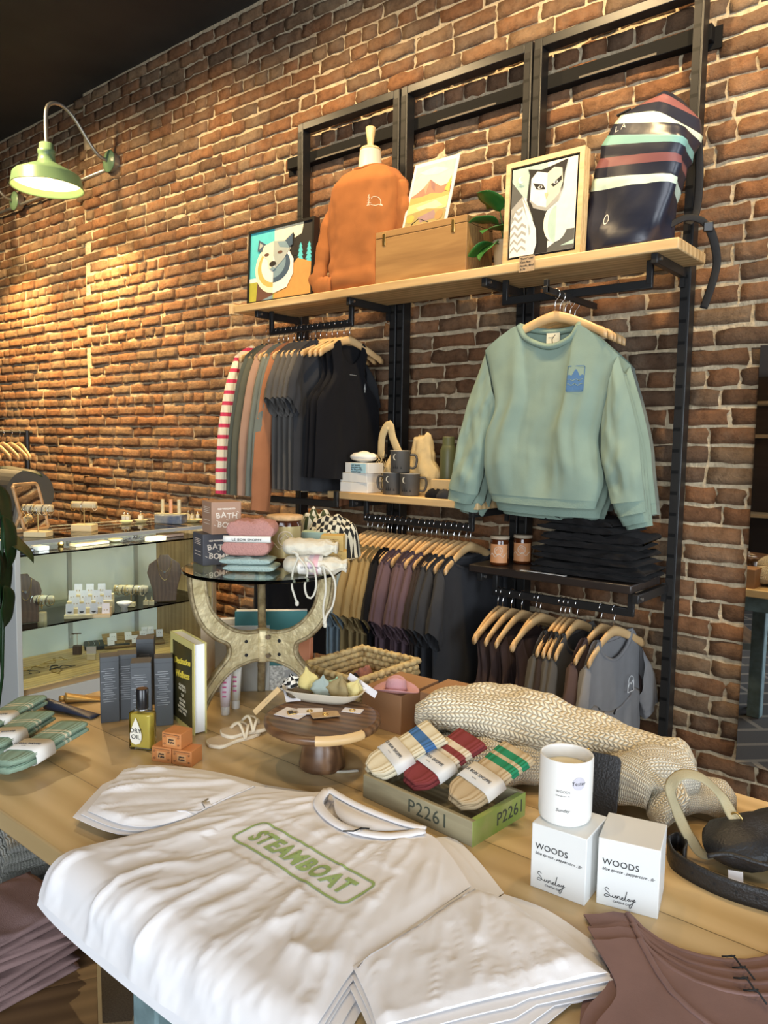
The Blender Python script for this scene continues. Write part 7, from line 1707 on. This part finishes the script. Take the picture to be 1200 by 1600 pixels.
for k, (px, py, lab) in enumerate(((121, 1022, 'dark wooden ring T-stand on the case deck'), )):
    q = onc(px, py, S3); t = thing('ring_stand', lab, 'stand', (q.x, q.y, S3), .9); MB().box((0, 0, .022), (.04, .03, .044)).build('block', WOODB, t, bevel=.001); MB().tube([(0, 0, .044), (0, 0, .105)], .0015, 6).build('post', STEEL, t); MB().tube([(-.025, 0, .105), (.02, 0, .105)], .003, 8).build('bar', WOODB, t); MB().tube([(-.024+.010*cos(a*.5), 0, .094+.010*sin(a*.5)) for a in range(13)], .001, 5).build('hoop', STEEL, t)
q = onc(143, 1030, S3); t = thing('ring_block', 'cream ring block with glass dome in the middle of the case deck', 'block', (q.x, q.y, S3), .9); MB().box((0, 0, .014), (.04, .03, .028)).build('block', CREAMW, t, bevel=.001); MB().box((0, .0, .046), (.045, .012, .035)).build('glass_frame', mat('steel', (.6, .6, .6), .3, 1), t)
for k, (px, py) in enumerate(((50, 1050), (62, 1042), (75, 1036), (84, 1044), (90, 1050), (96, 1030), (105, 1042), (45, 1044))):
    q = onc(px, py, S3); t = thing('necklace', 'gold necklace laid out on the case deck, %s of eight from the left' % ORD[[1, 2, 3, 4, 5, 6, 7, 0][k]], 'necklace', (q.x, q.y, S3+.0006), k*.7, 'necklaces on the case deck'); n_ = 24
    MB().tube([(.035*cos(a*.26)*(1+.2*sin(a*.8)), .016*sin(a*.26)+.012*sin(a*.5), .0014) for a in range(n_)], .0014 if k != 3 else .003, 5).build('chain', GOLD if k % 3 else mat('dark_bead', (.05, .05, .06), .4), t, smooth=True)
# ================================================================ wall lamps
LGR = mat('lamp_enamel', (.13, .22, .12), .3, var=.05); LIN_ = mat('lamp_inside', (.80, .76, .62), .5); GALV = mat('galvanised', (.42, .41, .36), .4, .8)
def barn_lamp(label, wx, wz, reach, drop):
    t = thing('barn_lamp', label, 'lamp', (wx, -.0, wz))
    MB().lathe([(0, 0), (.06, 0), (.06, .045), (0, .045)], 24).build('junction_box', GALV, t).matrix_local = Matrix.Rotation(pi/2, 4, 'X')
    MB().lathe([(0, .0455), (.062, .0455), (.072, .050), (.066, .056), (.022, .068), (0, .07)], 28).build('wall_plate', LGR, t, smooth=True).matrix_local = Matrix.Rotation(pi/2, 4, 'X')
    MB().tube(crv([(0, -.06, 0), (0, -.12, .015), (0, -.18, .07), (0, -.28, .19), (0, -.35, .24), (0, -.41, .245), (0, -reach+.015, .215), (0, -reach, .15), (0, -reach, drop+.21)], 40), .0115, 10).build('gooseneck', GALV, t, smooth=True)
    sh = MB().lathe([(.018, .215), (.042, .21), (.045, .175), (.052, .17), (.052, .15), (.047, .145), (.054, .10), (.075, .086), (.112, .068), (.186, .03), (.200, .015), (.211, -.050), (.216, -.054), (.212, -.056), (.205, -.048), (.193, .012), (.18, .025), (.06, .06), (0, .062)], 48, (0, -reach, drop)).build('shade', LGR, t, smooth=True)
    for r, z in ((.152, .0115),): pass
    MB().lathe([(.2085, -.050), (.192, .008), (.179, .021), (.06, .055), (0, .057)], 48, (0, -reach, drop), cap=False).build('white_lining', LIN_, t, smooth=True)
    BU = mat('bulb_glow', (1, .78, .42), .5, emit=14)
    MB().lathe([(0, .05), (.016, .048), (.018, .03), (.032, .008), (.034, -.008), (.026, -.024), (0, -.032)], 24, (0, -reach, drop+.02)).build('bulb', BU, t, smooth=True)
    l = bpy.data.lights.new('barn_lamp_light', 'SPOT'); l.energy = 260; l.color = (1, .66, .28); l.spot_size = radians(125); l.spot_blend = .55; l.shadow_soft_size = .03
    o = bpy.data.objects.new('barn_lamp_light', l); COL.objects.link(o); o.location = (wx, -reach, wz+drop-.045)
    l2 = bpy.data.lights.new('barn_lamp_bulb', 'POINT'); l2.energy = 9; l2.color = (1, .74, .34); l2.shadow_soft_size = .02
    o = bpy.data.objects.new('barn_lamp_bulb', l2); COL.objects.link(o); o.location = (wx, -reach, wz+drop-.035); return t
lw = P(170, 252, Y=-.05); lc = P(82, 285, Y=-.62)
barn_lamp('green enamel gooseneck barn lamp glowing high on the brick wall', lw.x, lw.z, .47, -.225)
lw2 = P(22, 314, Y=-.05); barn_lamp('second green barn lamp, only its wall plate and arm showing at the left edge', lw2.x, lw2.z, .47, -.225)
t = thing('conduit', 'thin metal conduit running along the brick between the two barn lamps', 'pipe', (0, 0, 0))
MB().tube([(lw2.x-1.2, -.022, lw2.z-.03), (lw2.x, -.022, lw2.z-.03), (lw.x, -.022, lw.z-.03)], .012, 10).build('pipe', GALV, t, smooth=True)
# ================================================================ far left: rack of bare hangers, grey bag, plant
fx = P(42, 680, Y=-.6)
t = thing('clothes_rack', 'black freestanding rack holding bare wooden hangers at the far left', 'clothes rack', (fx.x, -.6, 0)); MB().tube([(0, 0, 0.02), (0, 0, fx.z+.03)], .016, 10).build('upright', BLACKM, t); MB().tube([(0, .03, fx.z+.015), (0, -1.1, fx.z+.015)], .013, 10).build('rail', BLACKM, t); MB().tube([(0, -1.05, 0.02), (0, -1.05, fx.z+.03)], .016, 10).build('upright', BLACKM, t)
for y in (0, -1.05): MB().box((0, y, .012), (.45, .05, .024)).build('foot', BLACKM, t)
for k in range(16): hanger((fx.x, -.65-.05*k, fx.z+.030), random.uniform(-.12, .12), 'bare wooden hanger, %s from the right on the far left rack' % ORD[k], 'bare hangers on the far left rack')
q = P(34, 770, Y=-.95); t = thing('grey_chair', 'dark grey barrel shaped seat on an angled metal leg at the far left', 'chair', (q.x, -.95, 0)); DGF = mat('dark_grey_leather', (.06, .06, .055), .5)
MB().tube([(-.5, 0, q.z), (.10, 0, q.z)], .13, 32).build('barrel', DGF, t, smooth=False); MB().tube([(.13, -.05, q.z+.06), (.11, -.10, q.z-.22)], .022, 8).build('angled_leg', mat('grey_leg', (.16, .16, .15), .5), t); MB().tube([(.11, -.1, q.z-.22), (-.5, -.1, q.z-.22)], .02, 8).build('cross_bar', mat('grey_leg', (.16, .16, .15), .5), t); MB().box((-.2, 0, (q.z-.14)/2), (.4, .2, q.z-.14)).build('cabinet_base', mat('base_black', (.02, .02, .02), .7), t)
t = thing('potted_plant', 'dark green leafy plant cut off by the left edge', 'plant', (P(-30, 1000, Y=-1.75).x, -1.75, 0)); pl = t.location.x
MB().lathe([(0, 0), (.12, 0), (.15, .3), (.14, .31), (0, .28)], 28).build('pot', mat('planter_grey', (.25, .25, .24), .7), t, smooth=True)
DLF = mat('leaf_dark', (.012, .045, .012), .4, var=.3, vscale=8)
for k, (px, py, ln, yaw, pit) in enumerate(((-8, 800, .20, 2.6, -1.1), (4, 850, .20, 2.9, -1.2), (0, 905, .22, 2.8, -1.3), (-20, 780, .2, 2.2, .2), (-15, 870, .2, 2.1, -.4), (6, 960, .16, 2.9, -1.3))):
    p = P(px, py-45, Y=-1.75); M = Matrix.Translation((p.x-pl, 0, p.z)) @ Matrix.Rotation(-.8, 4, 'Z') @ Matrix.Rotation(pit, 4, 'X'); lo = MB().grid([[M @ v for v in r] for r in leaf(ln, .055, .5)]).build('leaf', DLF, t, smooth=True, solid=.001)
    MB().tube([(0, 0, .28), ((p.x-pl)*.6, .02, p.z*.7), (p.x-pl, 0, p.z)], .005, 6).build('stem', DLF, lo, smooth=True)
# ================================================================ wall mirror on the right
a, b_ = P(1150, 1190, Y=-.045), P(1188, 540, Y=-.045)
t = thing('wall_mirror', 'tall frameless mirror on the brick wall at the right edge', 'mirror', (a.x+.28, -.045, a.z)); mh = b_.z-a.z
MB().box((0, .004, mh/2), (.56, .012, mh)).build('backing', BLACKM, t); MB().box((0, -.004, mh/2), (.56, .003, mh)).build('mirror_glass', mat('mirror_silver', (.86, .86, .86), .01, 1), t)
# ================================================================ low bench with folded clothes at lower left
BCH = wood('bench_wood', (.26, .145, .06), (.15, .08, .032), 0, .8, .55, plank=.16, knots=True)
e0, e1 = P(155, 1600, Z=.42), P(152, 1465, Z=.42); dv = (e1-e0).normalized(); by = math.atan2(dv.y, dv.x)-pi/2
t = thing('low_bench', 'low dark plank bench holding folded clothes under the table end', 'bench', (0, 0, 0)); t.location = ((e0.x+e1.x)/2-cos(by)*.40, (e0.y+e1.y)/2-sin(by)*.40-.0, 0); t.rotation_euler[2] = by
MB().box((0, 0, .40), (.80, .90, .04)).build('bench_top', BCH, t, bevel=.003); MB().box((.402, 0, .40), (.008, .90, .042)).build('edge_trim', mat('metal_trim', (.20, .19, .15), .5, .5), t)
for x in (-.36, .36):
    for y in (-.4, .4): MB().box((x, y, .19), (.05, .05, .38)).build('leg', BCH, t)
LZ = .4212
MV = fabric('mauve_fleece', (.27, .175, .165), .9, .1, .25, 400)
q = P(10, 1600, Z=LZ)
z = LZ
for k in range(4): folded('folded_trousers', 'folded mauve sweatpants, %s from the bottom of the bench stack' % ORD[k], 'trousers', (q.x-.145+.006*sin(k*2), q.y+.03, z), .30, .22, .036, MV, by+.15*sin(k*2.2)+.5, 'mauve sweatpants on the bench', k*2.1, 2, bulge=.06); z += .040
q = P(22, 1395, Z=LZ+.06); z = LZ
RIBW = knit('grey_rib', (.42, .42, .36), (.20, .20, .16), 30, 0, .9)
for k in range(4): folded('folded_sweater', 'folded grey ribbed sweater, %s from the bottom beside the bench stack' % ORD[k], 'sweater', (q.x-.02, q.y+.13, z), .28, .20, .046, RIBW, by+.2+.1*sin(k*3), 'grey ribbed sweaters on the bench', k*1.7, 2, bulge=.06); z += .051
# opposite side of the shop, seen in the mirror
t = thing('shop_shelf', 'dark shelf unit with pale board edges across the shop, seen in the mirror', 'shelf', (-2.2, -6.2, 0))
MB().box((0, -.2, 1.2), (2.2, .04, 2.4)).build('back_board', DARKWOOD, t)
for z in (.9, 1.75, 2.1): MB().box((0, 0, z), (2.2, .34, .035)).build('shelf_board', SHELFWOOD, t)
